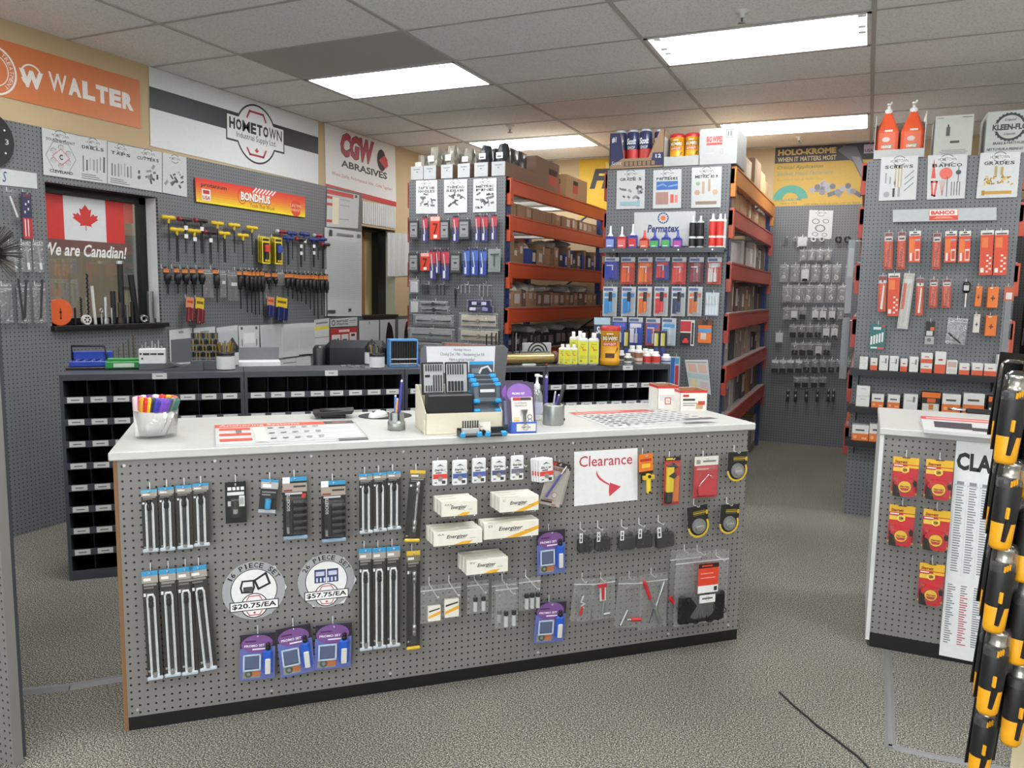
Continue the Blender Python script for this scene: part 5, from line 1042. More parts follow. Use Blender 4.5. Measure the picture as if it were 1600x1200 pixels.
decal(LW, [(510, 354), (559, 357), (561, 305), (511, 294)], 'wall_chart', 'cream and red torque chart above the long white chart', 'chart', plain([(0, .86, .82, .98, '#c8403e'), (.86, .9, .94, .98, '#55484a')]+[(0, z, .16, z+.07, '#c8403e') for z in (.74, .56, .12)]+[(.17, .08, .36, .8, '#e8dfc4')]+[(.4+.05*i, z, .43+.05*i, z+.02, '#6a6c70') for i in range(6) for z in (.76, .6, .22)]), off=.006)
decal(LW, [(508, 494), (565, 494), (565, 363), (507, 355)], 'wall_chart', 'tall laminated white thread chart at the end of the tools', 'chart', plain(tab(8)+[(.1, .91, .18, .98, '#3c3f44'), (.3, .93, .75, .955, '#7a7d82'), (.85, .93, .95, .97, '#66696e'), (.05, .04, .25, .07, '#45484c'), (.6, .06, .68, .09, '#45484c')]), off=.008)
for k, (c4, pr, lab) in enumerate([([(266, 570), (302, 568), (300, 512), (264, 516)], [(.05, .05, .95, .72, '#62666c'), (.4, .88, .6, .94, '#8a8d90')], 'white sheet with grey panel, start of the low paper row'), ([(303, 568), (338, 566), (336, 510), (302, 513)], [(.1, .3, .95, .75, '#8f949a'), (.3, .85, .7, .9, '#8a8d90')], 'white sheet behind the drill index'), ([(340, 566), (373, 564), (371, 508), (338, 512)], tab(6, '#a9b8c4'), 'white sheet with blue columns behind the drill jars'),
    ([(374, 545), (405, 543), (405, 508), (372, 509)], [(.2, .2, .8, .7, '#d0d3d6'), (.24, .24, .76, .66, '#e0e3e5'), (.1, .82, .2, .94, '#55585c'), (.8, .82, .9, .94, '#55585c'), (.12, .1, .16, .4, '#55585c'), (.84, .1, .88, .4, '#55585c')], 'white diagram sheet fourth along the low paper row'), ([(408, 558), (441, 560), (440, 506), (406, 508)], tab(9), 'ruled white sheet first of the overlapping three'), ([(441, 559), (467, 556), (466, 505), (440, 507)], tab(6), 'ruled white sheet middle of the overlapping three'), ([(467, 554), (493, 552), (492, 504), (466, 505)], tab(7), 'ruled white sheet last of the overlapping three'),
    ([(492, 547), (514, 546), (514, 497), (491, 500)], [(0, .66, 1, .76, '#d8d04a'), (.1, .85, .9, .9, '#7a7d82'), (0, .4, 1, .42, '#a05a5a'), (0, .14, 1, .17, '#3f9a94')], 'white sheet with yellow and teal bands by the chair')]):
    decal(LW, c4, 'paper_sheet', lab, 'paper', plain(pr), off=.006+.002*k)
decal(LW, [(516, 511), (558, 509), (558, 495), (516, 499)], 'small_sign', 'pale sign with round emblem over the red framed board', 'sign', lambda m, w, h: (m.ring(-w*.39, 0, h*.24, h*.36, -.0004, BLK, 20, 0, 2*PI), m.text('BRIGHTON-BEST', -w*.28, .02*h, w*.16, .3*h, -.0004, M('#333'), 0, .02), m.text('INTERNATIONAL', -w*.28, -.34*h, w*.16, -.06*h, -.0004, M('#333'), 0, .02), prints(m, w, h, [(.7, .6, .95, .68, '#777'), (.7, .4, .95, .46, '#999')], 0)), off=.006)
decal(LW, [(516, 562), (558, 560), (558, 511), (516, 514)], 'notice_board', 'red framed notice board behind the office chair', 'notice', plain([(.05, .1, .36, .8, '#d8d9d8'), (.4, .4, .66, .8, '#d8d9d8'), (.7, .1, .97, .84, '#d8d9d8'), (.3, .87, .7, .95, '#e8c8c4'), (.12, .62, .2, .66, '#444'), (.24, .6, .3, .68, '#444'), (.12, .45, .2, .49, '#444'), (.44, .55, .6, .65, '#444'), (.76, .72, .9, .8, '#333')]), off=.006, col='#b53a3a')
decal(LW, [(562, 560), (592, 558), (592, 500), (561, 501)], 'white_board', 'plain white hanging sheet beside the red framed board', 'paper', plain([(.48, .9, .52, .97, '#555')]), off=.008, col='#c9ced3')
for k, c4 in enumerate([[(594, 558), (617, 556), (617, 499), (594, 500)], [(622, 555), (646, 553), (646, 498), (622, 499)]]):
    decal(LW, c4, 'silhouette_sheet', ('white sheet with black curved silhouette next to the plain sheet', 'white sheet with black silhouette half hidden by the rack end')[k], 'paper', lambda m, w, h: m.poly([(-.15*w, -h/2), (-.12*w, h*.1), (.0, h*.42), (.1*w, h*.44), (.3*w, h*.3), (.45*w, -h*.1), (.48*w, -h/2)], -.0004, BLK), off=.006, col='#c3c8cd')
def ribbed(c4, lab):
    decal(LWW, c4, 'ribbed_sheet', lab, 'plastic sheet', lambda m, w, h: [m.box(-w/2+w*i/16, -w/2+w*(i+.5)/16, -.006, 0, -h/2, h/2, M('#dadcdc', .4)) for i in range(16)], col='#d2d5d5')
ribbed([(566, 349), (618, 357), (618, 323), (566, 314)], 'white ribbed plastic sheet under the abrasives banner'); ribbed([(605, 432), (641, 431), (641, 366), (605, 363)], 'white ribbed plastic sheet beside the pass-through opening')
decal(LW, [(438, 580), (486, 577), (485, 556), (437, 561)], 'paper_sheet', 'low pair of white sheets behind the document tray', 'paper', plain([(.1, .6, .5, .66, '#55585c'), (.5, 0, .51, 1, '#999')]), off=.004)

# ================================================================ tools on the window wall
YEL, DRD, RDD, BLD = '#d9b92a', '#33262b', '#8a2630', '#27397c'
def t_handle(x, y, yb, col, label, two=False, tag_=0):
    w = .12; P = LW; off = .05; c, _, h = P.bb(x-10, y, x+10, yb, off); t = thing('hex_key', label, 'hex key', c+Vector((0, 0, h/2)), LW.rz, 'T-handle hex keys')
    MB().lathe([(.004, -w/2), (.015, -w/2+.006), (.017, -w*.2), (.013, 0), (.017, w*.2), (.015, w/2-.006), (.004, w/2)], M(col, .4), 10).cyl((0, 0, 0), (.04, 0, 0), .012, M(col, .4), .008, n=10).build('grip', t).matrix_local = Matrix.Rotation(PI/2, 4, 'Y') @ Matrix.Rotation(0, 4, 'Z')
    for k in ((-.006, .006) if two else (0,)): MB().cyl((k, 0, -.03), (k*1.2, 0, -h), .0045, M('#222326', .35, .4), n=6).build('shaft', t)
    if col in (DRD, RDD): MB().lathe([(.002, 0), (.0165, .002), (.0165, .022), (.010, .024)], M('#8f2a34' if col == DRD else '#b8bcc4', .4), 10).build('end_cap', t).matrix_local = Matrix.Translation((-w/2+.02, 0, 0)) @ Matrix.Rotation(-PI/2, 4, 'Y')
    for k in range(tag_): MB().box(-.016, .016, -.008, -.006, -.075-.06*k, -.045-.06*k, M('#dfe2e4')).build('price_tag', t)
    MB().tube([(0, .05, .014), (0, -.02, .014), (0, -.026, .022)], .0022, CHROME, 5)
T1 = [(264, 340, 392, YEL, 0, 0), (277, 359, 409, YEL, 1, 0), (290, 343, 395, DRD, 0, 2), (304, 361, 411, YEL, 0, 1), (315, 345, 396, DRD, 1, 1), (329, 363, 412, DRD, 1, 1), (340, 349, 394, YEL, 0, 0), (351, 365, 410, YEL, 1, 0), (366, 352, 395, YEL, 0, 0), (380, 368, 411, YEL, 0, 0), (394, 356, 398, YEL, 0, 0)]
for i, (x, y, yb, c, tw, tg) in enumerate(T1): t_handle(x, y, yb, c, '%s T-handle hex key, %s from the flag window' % ('yellow' if c == YEL else 'dark red', ORD[i]), tw, tg)
T2 = [(440, 362, 404, RDD, 0), (450, 372, 414, BLD, 0), (457, 365, 405, BLD, 0), (470, 374, 417, DRD, 2), (476, 366, 408, BLD, 1), (490, 374, 417, BLD, 2), (497, 368, 406, RDD, 0), (504, 374, 420, BLD, 0), (509, 382, 421, DRD, 0)]
for i, (x, y, yb, c, tg) in enumerate(T2): t_handle(x, y, yb, c, '%s T-handle hex key, %s after the yellow key sets' % ('blue' if c == BLD else 'red', ORD[i]), i % 2 == 1, tg)
for g, (x0, y0, x1, y1, c) in enumerate([(409, 371, 421.5, 412), (429, 372, 440.5, 413)] and [(409, 371, 421.5, 412, '#c8443a'), (429, 372, 440.5, 413, '#3a4fa0')]):
    for k in range(3): pack(LW, (x0-3*(2-k), y0-1*(2-k), x1-3*(2-k), y1-(2-k)), 'key_set_pack', 'yellow hex key set pack with %s handles, %s' % (('red', 'blue')[g], ('nearest the wall', 'middle of three', 'front of three')[k]), 'packaged tool', '#d8c22e', [(.12, .06, .9, .8, '#1f2022'), (.1, .86, .9, .95, '#2a2a28')], [('key_grip', ('box', .3, .45, .85, .72, .002, .02, c), ('box', .45, .1, .6, .45, .002, .012, '#35373a'), ('box', .35, .08, .8, .16, .002, .012, YEL))], None, .03+.03*k, 0, 'yellow hex key set packs', '' if k == 0 else None, .12, .004)
def screwdriver(x, y, label, hl=26, rl=14, col='#1a1a1c', wide=1., hdr='#d98a4a'):
    t, w, h = hang(LW, (x-5.2*wide, y, x+5.2*wide, y+hl+rl), 'screwdriver', label, 'screwdriver', .05, 0, 'carded black screwdrivers'); s = h/(hl+rl)
    MB().box(-w*.42, w*.42, -.002, 0, h/2-s*12, h/2, M('#232225')).build('card', t); MB().rect(-w*.42, h/2-s*8.5, w*.42, h/2-s*3, -.0024, M(hdr)).rect(-w*.42, h/2-s*5.5, w*.42, h/2-s*4.5, -.0027, M('#c24a2e')).build('printed_lettering', t)
    r = .025*wide; a = h/2-s*10; b = h/2-s*hl
    MB().lathe([(.003, b), (r*.75, b+.006), (r*.6, b+.02), (r, b+.035), (r, a-.015), (r*.7, a), (.002, a+.002)], M(col, .4), 10, (0, -.012, 0)).build('handle', t)
    MB().cyl((0, -.012, -h/2), (0, -.012, b+.002), .005, M('#1f2022', .35, .5), n=6).build('shaft', t)
SX = [(260, 417, 28, 14), (276, 417, 28, 14), (289, 418, 27, 14), (301, 418, 27, 16), (314, 418, 27, 18), (337, 419, 32, 22), (374, 421, 32, 30), (384, 421, 33, 34), (391, 422, 33, 34), (397, 422, 34, 36), (403, 422, 34, 36), (409, 422, 34, 37), (418, 424, 20, 8), (429, 424, 20, 5), (448, 425, 26, 12), (455, 425, 28, 14), (463, 426, 30, 14), (469, 427, 32, 12), (476, 427, 26, 22), (483, 427, 28, 28), (489, 427, 30, 36), (495, 428, 30, 40), (501, 428, 30, 34), (509, 428, 30, 38)]
for i, (x, y, a, b) in enumerate(SX): screwdriver(x, y+.0, 'black screwdriver on an orange card, %s from the flag window' % ORD[i], a, b, wide=.82 if 370 < x < 412 or x > 440 else 1.)
for i, (bx) in enumerate([(318, 421, 333, 465), (344, 423, 354, 465), (356, 424, 374, 470), (433, 425, 445, 446)]): zipbag(LW, bx, ('flat clear empty hang bag between the screwdrivers', 'narrow clear hang bag among the screwdrivers', 'crumpled clear hang bag with a white tag', 'small clear hang bag further along the screwdrivers')[i], [('price_tag', ('box', .3, .5, .8, .62, .001, .004, '#dfe2e4'))] if i in (1, 2) else [], .05)
def cutter(bx, c, hd, label, roll=D(6)):
    t, w, h = hang(LW, bx, 'folding_key_set', label, 'packaged tool', .05, roll, 'red and blue folding key sets')
    MB().box(-w/2, w/2, -.002, 0, h*.08, h/2, M(hd)).build('card', t); MB().rect(-w*.4, h*.26, w*.4, h*.36, -.0024, M('#c0482a' if hd != YEL else '#6b5a20')).build('printed_lettering', t)
    MB().box(-w*.42, w*.05, -.025, 0, -h/2, h*.1, M(c, .4), .006).build('handle', t); MB().box(w*.08, w*.46, -.025, 0, -h*.45, h*.08, M(c, .4), .006).build('handle', t); MB().cyl((-w*.2, -.026, -h*.42), (-w*.2, -.024, -h*.42), .006, CHROME, n=8).build('rivet', t)
cutter((290, 464, 302, 504), '#742329', '#c9886a', 'red folding key set on a clear and orange card'); cutter((305, 465, 318, 507), '#6f2228', YEL, 'red folding key set on a yellow card')
cutter((417, 464, 428, 496), '#202c66', '#c9886a', 'blue folding key set on an orange card'); cutter((431, 465, 448, 502), '#1d285c', YEL, 'pair of blue folding key sets on yellow cards')
# bagged cutters and bars at the near end of the wall
STL = METAL('#9a9c9e', .35); DST = M('#2d2e31', .4, .4)
pack(LW, (8, 297, 29, 345), 'end_mill_tube', 'clear tube pack with end mill, first under the header sign', col=CLEAR, con=[('end_mill', ('seg', .4, .8, .75, .12, .006, .006, '#c8cccf'))], roll=D(-6))
pack(LW, (35, 301, 50, 373), 'saw_blade_pack', 'tall pack printed with blue stars and red stripes', col='#2d3350', pr=[(.0, .0, 1, .45, '#a8343c'), (.2, .05, .3, .42, '#d8d0cc'), (.5, .05, .6, .42, '#d8d0cc'), (.1, .9, .9, .97, '#6a3a44'), (.2, .55, .35, .6, '#c9ccd6'), (.55, .62, .7, .67, '#c9ccd6'), (.3, .72, .45, .77, '#c9ccd6'), (.6, .78, .75, .83, '#c9ccd6')])
for i, x in enumerate((21, 41, 60)): zipbag(LW, (x-8, 376, x+8, 425), 'clear bag with short end mill, %s in upper bag row by the window' % ORD[i], [('end_mill', ('seg', .45, .8, .6, .3, .006, .006, '#8d9093'), ('seg', .6, .3, .65, .08, .007, .006, '#d2d4d6'))], .04)
for i, x in enumerate((10, 37, 62)): zipbag(LW, (x-10, 443, x+10, 505), 'clear bag with boring bar, %s in lower bag row by the window' % ORD[i], [('boring_bar', ('seg', .75, 1.1 if i else .8, .45, .08, .007, .006, '#6d7073' if i == 0 else '#2c2d30'), ('box', .4, .05, .55, .12, .001, .012, '#b9bcbe'))]+([('boring_bar', ('seg', .12, 1.12, .35, .1, .006, .008, '#2c2d30'))] if i == 1 else []), .04)
# wire wheel brush on the near pegboard edge
c = at(-16, 395, 2.66); t = thing('wire_brush', 'dark round wire wheel brush at the edge of the view', 'wire wheel', c, D(30)); m = MB(); r = random.Random(3)
for k in range(170): a = r.random()*2*PI; y = (r.random()-.5)*.03; R = .085*(.93+.1*r.random()); m.cyl((.03*math.cos(a), y*.5, .03*math.sin(a)), (R*math.cos(a+.1*(r.random()-.5)), y, R*math.sin(a)), .0012, M(r.choice(['#3a352c', '#26231f', '#4c463a']), .5), n=4, caps=False)
m.build('bristle_ring', t)['kind'] = 'stuff'; MB().cyl((0, -.018, 0), (0, .018, 0), .036, METAL('#55565a'), n=20).build('hub', t)
MB().cyl((0, 0, 0), (-.06, .04, -.004), .004, CHROME, n=8).build('holder_pin', t)

# ---------------------------------------------------------------- goods on the window sill
SZ = 1.262
def sill(x, yb, yt, r, label, name, cat, fn, d=.05):
    P = Panel((-4.60-d, 0, 0), D(90)); p = P.hit(x, yb); p.z = SZ; h = P.uv(x, yt)[1]-SZ; t = thing(name, label, cat, p, D(90), 'bolts and bars on the window sill'); fn(t, h, r); return t
K1, K2, K3 = M('#202124', .4, .3), METAL('#c4c6c8', .3), METAL('#8d8f92', .35)
def rod(mat_, n=10, lean=0): 
    def fn(t, h, r): MB().cyl((0, 0, 0), (lean*h, 0, h), r, mat_, n=n).build('rod', t)
    return fn
def spiral(t, h, r):
    m = MB().cyl((0, 0, 0), (0, 0, h), r*.45, K1, n=8)
    m.tube([(r*.7*math.cos(k*.8), r*.7*math.sin(k*.8), h*k/90) for k in range(91)], r*.35, K1, 5); m.build('spiral_flute', t)
def bolt(mat_, head=1.7, hh=.035, nut=False):
    def fn(t, h, r):
        MB().lathe([(r*head, 0), (r*head, hh)], mat_, 6).build('head', t); MB().cyl((0, 0, hh), (0, 0, h), r, mat_, n=14).build('shank', t)
        m = MB()
        for k in range(12): m.lathe([(r, h*.62+k*h*.03), (r*1.06, h*.62+k*h*.03+h*.01), (r, h*.62+k*h*.03+h*.02)], mat_, 14, cap=False)
        m.build('screw_thread', t)
    return fn
def stud(nut):
    def fn(t, h, r):
        MB().cyl((0, 0, 0), (0, 0, h), r, K1, n=12).build('shank', t); m = MB()
        for k in range(26): m.lathe([(r, h*k/26), (r*1.08, h*(k+.5)/26), (r, h*(k+1)/26)], K1, 12, cap=False)
        m.build('screw_thread', t)
        if nut: MB().lathe([(r*1.6, h-.012), (r*1.6, h+.01)], K2, 6).build('nut', t)
    return fn
def sdisc(t, h, r): MB().cyl((0, -.02, r), (0, .02, r), r, M('#d8602e', .4), n=32).build('hole_saw_body', t); MB().cyl((0, -.022, r), (0, -.019, r), .008, K1, n=10).cyl((0, -.0225, r*.55), (0, -.019, r*.55), .006, K1, n=8).box(-.002, .002, -.0225, -.019, r*.6, r*1.3, K1).build('arbor_mark', t)
sill(92, 503, 470, .083, 'orange hole saw standing in the window corner', 'hole_saw', 'hole saw', sdisc)
sill(118, 501, 481, .006, 'short dark rod beside the orange hole saw', 'steel_rod', 'rod', rod(K1)); sill(128, 501, 465, .009, 'shorter black spiral drill on the window sill', 'spiral_drill', 'drill', spiral); sill(139, 500, 428, .009, 'tall black spiral drill on the window sill', 'spiral_drill', 'drill', spiral)
def roundcap(t, h, r): MB().cyl((0, -.01, r), (0, .01, r), r, M('#d8d6d0', .4), n=24).build('cap_body', t); [MB().cyl((r*.5*math.cos(k*PI/3), -.0112, r+r*.5*math.sin(k*PI/3)), (r*.5*math.cos(k*PI/3), -.0095, r+r*.5*math.sin(k*PI/3)), r*.2, K1, n=10).build('slot', t) for k in range(6)]
sill(135, 501, 490, .032, 'round white slotted cap leaning on the sill', 'slotted_cap', 'cap', roundcap, .03)
sill(149, 501, 447, .010, 'white steel rod on the window sill', 'steel_rod', 'rod', rod(M('#c9cac6', .4), 10, -.06)); sill(159, 500, 480, .012, 'small forked eye bolt on the sill', 'eye_bolt', 'bolt', lambda t, h, r: (MB().cyl((0, 0, 0), (0, 0, h*.6), r*.5, K2, n=10).build('shank', t), MB().tube([(r*math.cos(k*PI/8+PI*.5)*.9, 0, h*.8+r*math.sin(k*PI/8+PI*.5)) for k in range(17)], .004, K2, 6).build('eye', t)))
sill(166, 500, 464, .012, 'bright steel bolt with hex head on the sill', 'hex_bolt', 'bolt', bolt(K2)); sill(175, 501, 481, .007, 'short bright rod next to the black stud', 'steel_rod', 'rod', rod(K2)); sill(178, 500, 455, .016, 'short black threaded stud on the sill', 'threaded_stud', 'stud', stud(False))
sill(188, 500, 473, .012, 'dark bolt in front of the tall studs', 'hex_bolt', 'bolt', bolt(M('#4a463f', .4, .5)), .03); sill(191, 499, 410, .018, 'tallest black threaded stud with a nut on top', 'threaded_stud', 'stud', stud(True)); sill(199, 500, 476, .011, 'grey pin between the tall studs', 'steel_rod', 'rod', rod(K3)); sill(207, 500, 472, .011, 'dark short rod before the leaning bar', 'steel_rod', 'rod', rod(K1))
sill(214, 499, 429, .020, 'thick black bar leaning at the window frame', 'steel_rod', 'rod', rod(K1, 14, -.11), .06); sill(224, 500, 487, .03, 'large grey hex nut lying on its side', 'hex_nut', 'nut', lambda t, h, r: MB().lathe([(r*.55, -.02), (r, -.02), (r, .02), (r*.55, .02), (r*.55, -.02)], K3, 6, (0, 0, 0), False).build('nut_body', t), .03)
nt_ = [o for o in COL.objects if o.name.startswith('hex_nut')][-1]; nt_.matrix_world = Matrix.Translation(Vector(nt_.matrix_world.translation)+Vector((0, 0, .027))) @ Matrix.Rotation(D(75), 4, 'Z') @ Matrix.Rotation(PI/2, 4, 'X') @ Matrix.Rotation(PI/6, 4, 'Z')
sill(236, 500, 455, .022, 'large grey hex bolt at the end of the sill', 'hex_bolt', 'bolt', bolt(K3, 1.6, .03), .03)

# ================================================================ on and behind the bin cabinets
BZ = 1.07
b, r, h, az = upright(103, 157, 549, 580, BZ); b += Vector((-.0, .0, 0))
t = thing('tool_case', 'open blue tool case with black handle on the end cabinet', 'tool case', b+Vector((0, .03, 0)), BN.rz)
MB().box(-.10, .10, -.05, .09, 0, .014, BLK, .003).build('base', t); MB().box(-.085, .105, -.03, .09, .014, .045, M('#2a46a8', .4), .004).build('tray', t); MB().box(-.09, .11, .075, .10, .03, .09, M('#2c49b0', .4), .004).build('lid', t)
MB().tube([(-.085, .07, .045), (-.085, .06, .12), (.075, .06, .12), (.085, .07, .045)], .007, BLK, 6).build('handle', t); m = MB()
for k in range(9): m.cyl((-.07+.019*k, -.02, .047), (-.07+.019*k, .05, .047), .004, K2 if k % 2 else K1, n=6)
m.build('bit_row_lattice', t)
b, r, h, az = upright(161, 205, 566, 580, BZ); t = thing('drill_stand', 'green drill stand with five bits standing up', 'drill stand', b+Vector((0, .03, 0))+BN.u*.014, BN.rz)
GN = M('#2f8f4a', .4); MB().box(-.09, .09, -.03, .045, .008, .045, GN, .003).box(-.085, .085, .0, .05, .045, .06, GN, .003).build('block', t); MB().box(-.09, .09, -.035, .05, 0, .008, BLK).build('base', t); MB().rect(-.05, .015, .05, .036, -.0305, M('#c9d6c8')).build('label_print', t)
for k in range(5): MB().cyl((-.055+.025*k, .025, .06), (-.055+.025*k, .025, .095+.022*k), .0025+.0006*k, M('#6b604c', .35, .6), n=7).build('drill_bit', t)
b, r, h, az = upright(216, 248, 546, 580, BZ); t = thing('bit_block', 'white block of end bits with dark lettering strip on grey base', 'bit stand', b+Vector((0, .03, 0)), BN.rz)
MB().box(-.066, .066, -.03, .04, 0, .035, M('#5a5e63'), .002).build('base', t); MB().box(-.065, .065, -.032, .04, .035, .115, M('#d9dcdd', .4), .002).build('block', t); MB().rect(-.060, .083, -.050, .094, -.0326, M('#2b2c2e')).rect(-.044, .082, -.012, .093, -.0326, M('#2b2c2e')).rect(-.008, .083, .024, .092, -.0326, M('#2b2c2e')).rect(.028, .082, .058, .092, -.0326, M('#2b2c2e')).rect(-.053, .058, -.043, .068, -.0326, M('#444')).build('printed_lettering', t)
for k in range(7): MB().cyl((-.05+.016*k, .01*(k % 2), .115), (-.05+.016*k, .01*(k % 2), (.135, .15, .128, .155, .14, .16, .13)[k]), .005, K2, n=8).build('end_bit', t)
b = onz(275, 580, BZ); t = thing('sheet_folder', 'dark grey folded drill case lying beside the drill index', 'drill case', b+Vector((0, .05, 0)), BN.rz); DG = M('#4a4d52', .45); MB().prism([(-.1, 0), (.1, 0), (.1, .045), (-.02, .022), (-.1, .012)], -.04, .06, DG).prism([(-.1, .012), (-.02, .03), (-.07, .046)], -.03, .05, DG).build('case_shell', t)
b, r, h, az = upright(301, 335, 531, 580, BZ); t = thing('drill_index', 'open drill index with rows of gold drill bits', 'drill index', b+Vector((0, .03, 0))-BN.u*.012, BN.rz); MB().box(-.072, .072, -.03, .04, 0, .055, DG, .003).build('case_shell', t); MB().box(-.07, .07, .03, .036, .05, .2, DG).build('lid', t)
gold = METAL('#b39a58', .35)
for j in range(4):
    MB().box(-.068, .068, -.026+.016*j, -.018+.016*j, .06+.033*j, .072+.033*j, M('#5b5f64', .4, .3)).build('drill_rail', t); m = MB()
    for k in range(8): m.cyl((-.058+.0165*k, -.022+.016*j, .04+.03*j), (-.058+.0165*k, -.022+.016*j, .1+.033*j), .0045, gold if (k+j) % 3 else K1, n=6)
    m.build('drill_row_lattice', t)
def jar(bx, label, front=True, top=False):
    b, r, h, az = upright(*bx, BZ); t = thing('drill_jar', label, 'jar', b, az); hb = h*.55
    MB().lathe([(.001, 0), (r, .003), (r, hb*.92), (r*.9, hb), (r*.9, hb*1.02), (.001, hb*1.02)], M('#25262a', .4), 24).build('jar_body', t)
    MB().lathe([(r*1.01, hb*.06), (r*1.01, hb*.86)], M('#cfd4d4', .4), 24, cap=False).build('label_band', t)
    P_ = M('#3d4044'); m = MB()
    for z in (.2, .32, .42, .62): m.rect(-r*.55, hb*z, r*.55, hb*(z+.03), -r*.9, P_)
    if top: MB().lathe([(r*1.02, hb), (r*1.02, hb*1.2), (.001, h)], M('#1c1d20', .35), 6).build('lid', t)
    else:
        MB().lathe([(r, hb*.98), (r*1.03, hb*1.1), (r*.9, hb*1.1)], M('#1c1d20', .35), 24).build('rim', t)
        q = random.Random(bx[0]); 
        for k in range(12): x, y = (q.random()-.5)*r*1.2, (q.random()-.5)*r*1.2; MB().cyl((x, y, hb), (x*1.4, y*1.4, h*(.8+.2*q.random())), .006, q.choice([K1, gold, K3]), n=6).build('drill_bit', t)
    return t
jar((355, 373, 527, 572), 'black topped jar behind the jar of drill bits on the end cabinet', top=True); jar((339, 367, 532, 579), 'white labelled jar of drill bits on the end cabinet')
jar((570, 592, 529, 570), 'black topped jar behind the jar next to the blue rack', top=True); jar((577, 601, 537, 576), 'white labelled jar of drill bits next to the blue rack')
for k, (x, y) in enumerate([(543, 573), (565, 574)]):
    b = onz(x, y, BZ); t = thing('caliper_gauge', ('steel gauge lying near the chair', 'second steel gauge lying nearer the drill jar')[k], 'gauge', b, D(-25)); MB().box(-.02, .09, -.008, .008, 0, .006, K2).build('beam', t); MB().box(-.03, -.015, -.03, .02, 0, .009, K2, .001).box(.0, .02, -.012, .014, .006, .012, K3).build('jaw', t)
b, r, h, az = upright(604, 643, 535, 574, BZ); t = thing('insert_rack', 'light blue rack with black file folders', 'rack', b+Vector((0, .04, 0)), BN.rz); LB = M('#5b9ede', .4)
MB().box(-.085, -.078, -.04, .06, 0, .155, LB).box(.078, .085, -.04, .06, 0, .155, LB).box(-.085, .085, .05, .06, 0, .16, LB).box(-.085, .085, -.04, .06, .15, .16, LB).box(-.085, .085, -.04, .06, 0, .006, LB).build('rack_frame', t)
for k in range(10): MB().box(-.074+.015*k, -.062+.015*k, -.03, .05, .006, .145, M('#17181b', .45)).build('file_slot', t)
m = MB(); m.box(-.077, .077, -.042, -.036, .012, .018, M('#c9ccd0')).box(-.077, .077, -.042, -.036, .04, .046, M('#c9ccd0')); m.build('shelf_trim', t)
t = thing('marker_pen', 'blue tape roll holder beside the light blue rack', 'tape', onz(651, 574, BZ)+Vector((.02, .06, 0)), BN.rz); MB().cyl((0, 0, .03), (0, .05, .03), .03, M('#3a3f9a'), n=20).build('tape_roll', t); t.name = 'tape_roll_holder'; MB().box(-.03, .03, 0, .05, 0, .008, M('#b9bcc0')).build('base', t)
# third cabinet
b0, b1 = onz(785, 571, BZ), onz(873, 569, BZ); az = math.atan2((b1-b0).y, (b1-b0).x); o = (b0+b1)/2+Vector((-.02, .05, 0)); L = (b1-b0).length
t = thing('bronze_tube', 'long bronze tube lying on the bin cabinet', 'tube', o, az); MB().cyl((-L*.5, 0, .034), (L*.38, 0, .034), .034, M('#b8a06a', .3, .7), n=24).build('tube_body', t); MB().lathe([(.036, 0), (.04, .002), (.04, .03), (.036, .032)], M('#6a4a3a', .4), 6).build('end_nut', t).matrix_local = Matrix.Translation((L*.38, 0, .04)) @ Matrix.Rotation(PI/2, 4, 'Y')
t = thing('black_tube', 'black tube lying behind the bronze tube', 'tube', o+Vector((-.05, .085, 0)), az); MB().cyl((-L*.5, 0, .05), (L*.36, 0, .05), .022, M('#3a3a36', .4), n=18).build('tube_body', t); MB().box(-L*.4, L*.3, -.02, .02, 0, .028, M('#2a2a28')).build('cradle', t)
t = thing('screw_extractor', 'small white and black marker lying in front of the bronze tube', 'tool', onz(828, 572, BZ)+Vector((0, .008, 0)), az); MB().box(-.055, .035, -.008, .008, 0, .014, M('#c9ccce'), .002).build('body', t); MB().cyl((.035, 0, .006), (.1, 0, .006), .005, BLK, n=8).build('shaft', t); MB().lathe([(.006, 0), (.006, .015), (.001, .016)], M('#c23a34'), 10).build('tip', t).matrix_local = Matrix.Translation((.1, 0, .007)) @ Matrix.Rotation(PI/2, 4, 'Y')
b, r, h, az2 = upright(811, 852, 538, 569, BZ); t = thing('die_block', 'pale block with a black arched pattern on the cabinet', 'block', b+Vector((-.03, .16, 0)), az, None)
MB().box(-.10, .10, 0, .03, 0, .12, M('#b9bab8', .5), .002).build('block', t); m = MB()
for k in range(8): m.rect(-.09+.024*k, .01, -.078+.024*k, .06, -.0006, BLK)
for q in range(3): m.ring(0, .055, .02+.022*q, .03+.022*q, -.0008, BLK, 20, 0, PI)
m.build('stamped_pattern', t)
for i, (x, yb, yt, c_) in enumerate([(794, 552, 518, K1), (799, 552, 520, K3), (805, 553, 524, K1), (767, 552, 520, K1), (772, 552, 516, K1), (779, 552, 514, K1), (752, 552, 522, K1), (760, 551, 520, K1)]):
    b = onz(x, 570, BZ)+Vector((-.02, .11, 0)); P = Panel(b, az2); z = P.uv(x, yt)[1]; t = thing('long_drill', 'tall dark drill bit standing behind the bronze tube, %s from the yellow bottles' % ORD[7-i], 'drill bit', b, 0, 'tall drill bits behind the screen'); 
    m = MB().cyl((0, 0, 0), (0, 0, z-BZ), .004, c_, n=6); m.tube([(.005*math.cos(k), .005*math.sin(k), (z-BZ)*(.3+.7*k/40)) for k in range(41)], .002, c_, 4); m.build('spiral_flute', t)
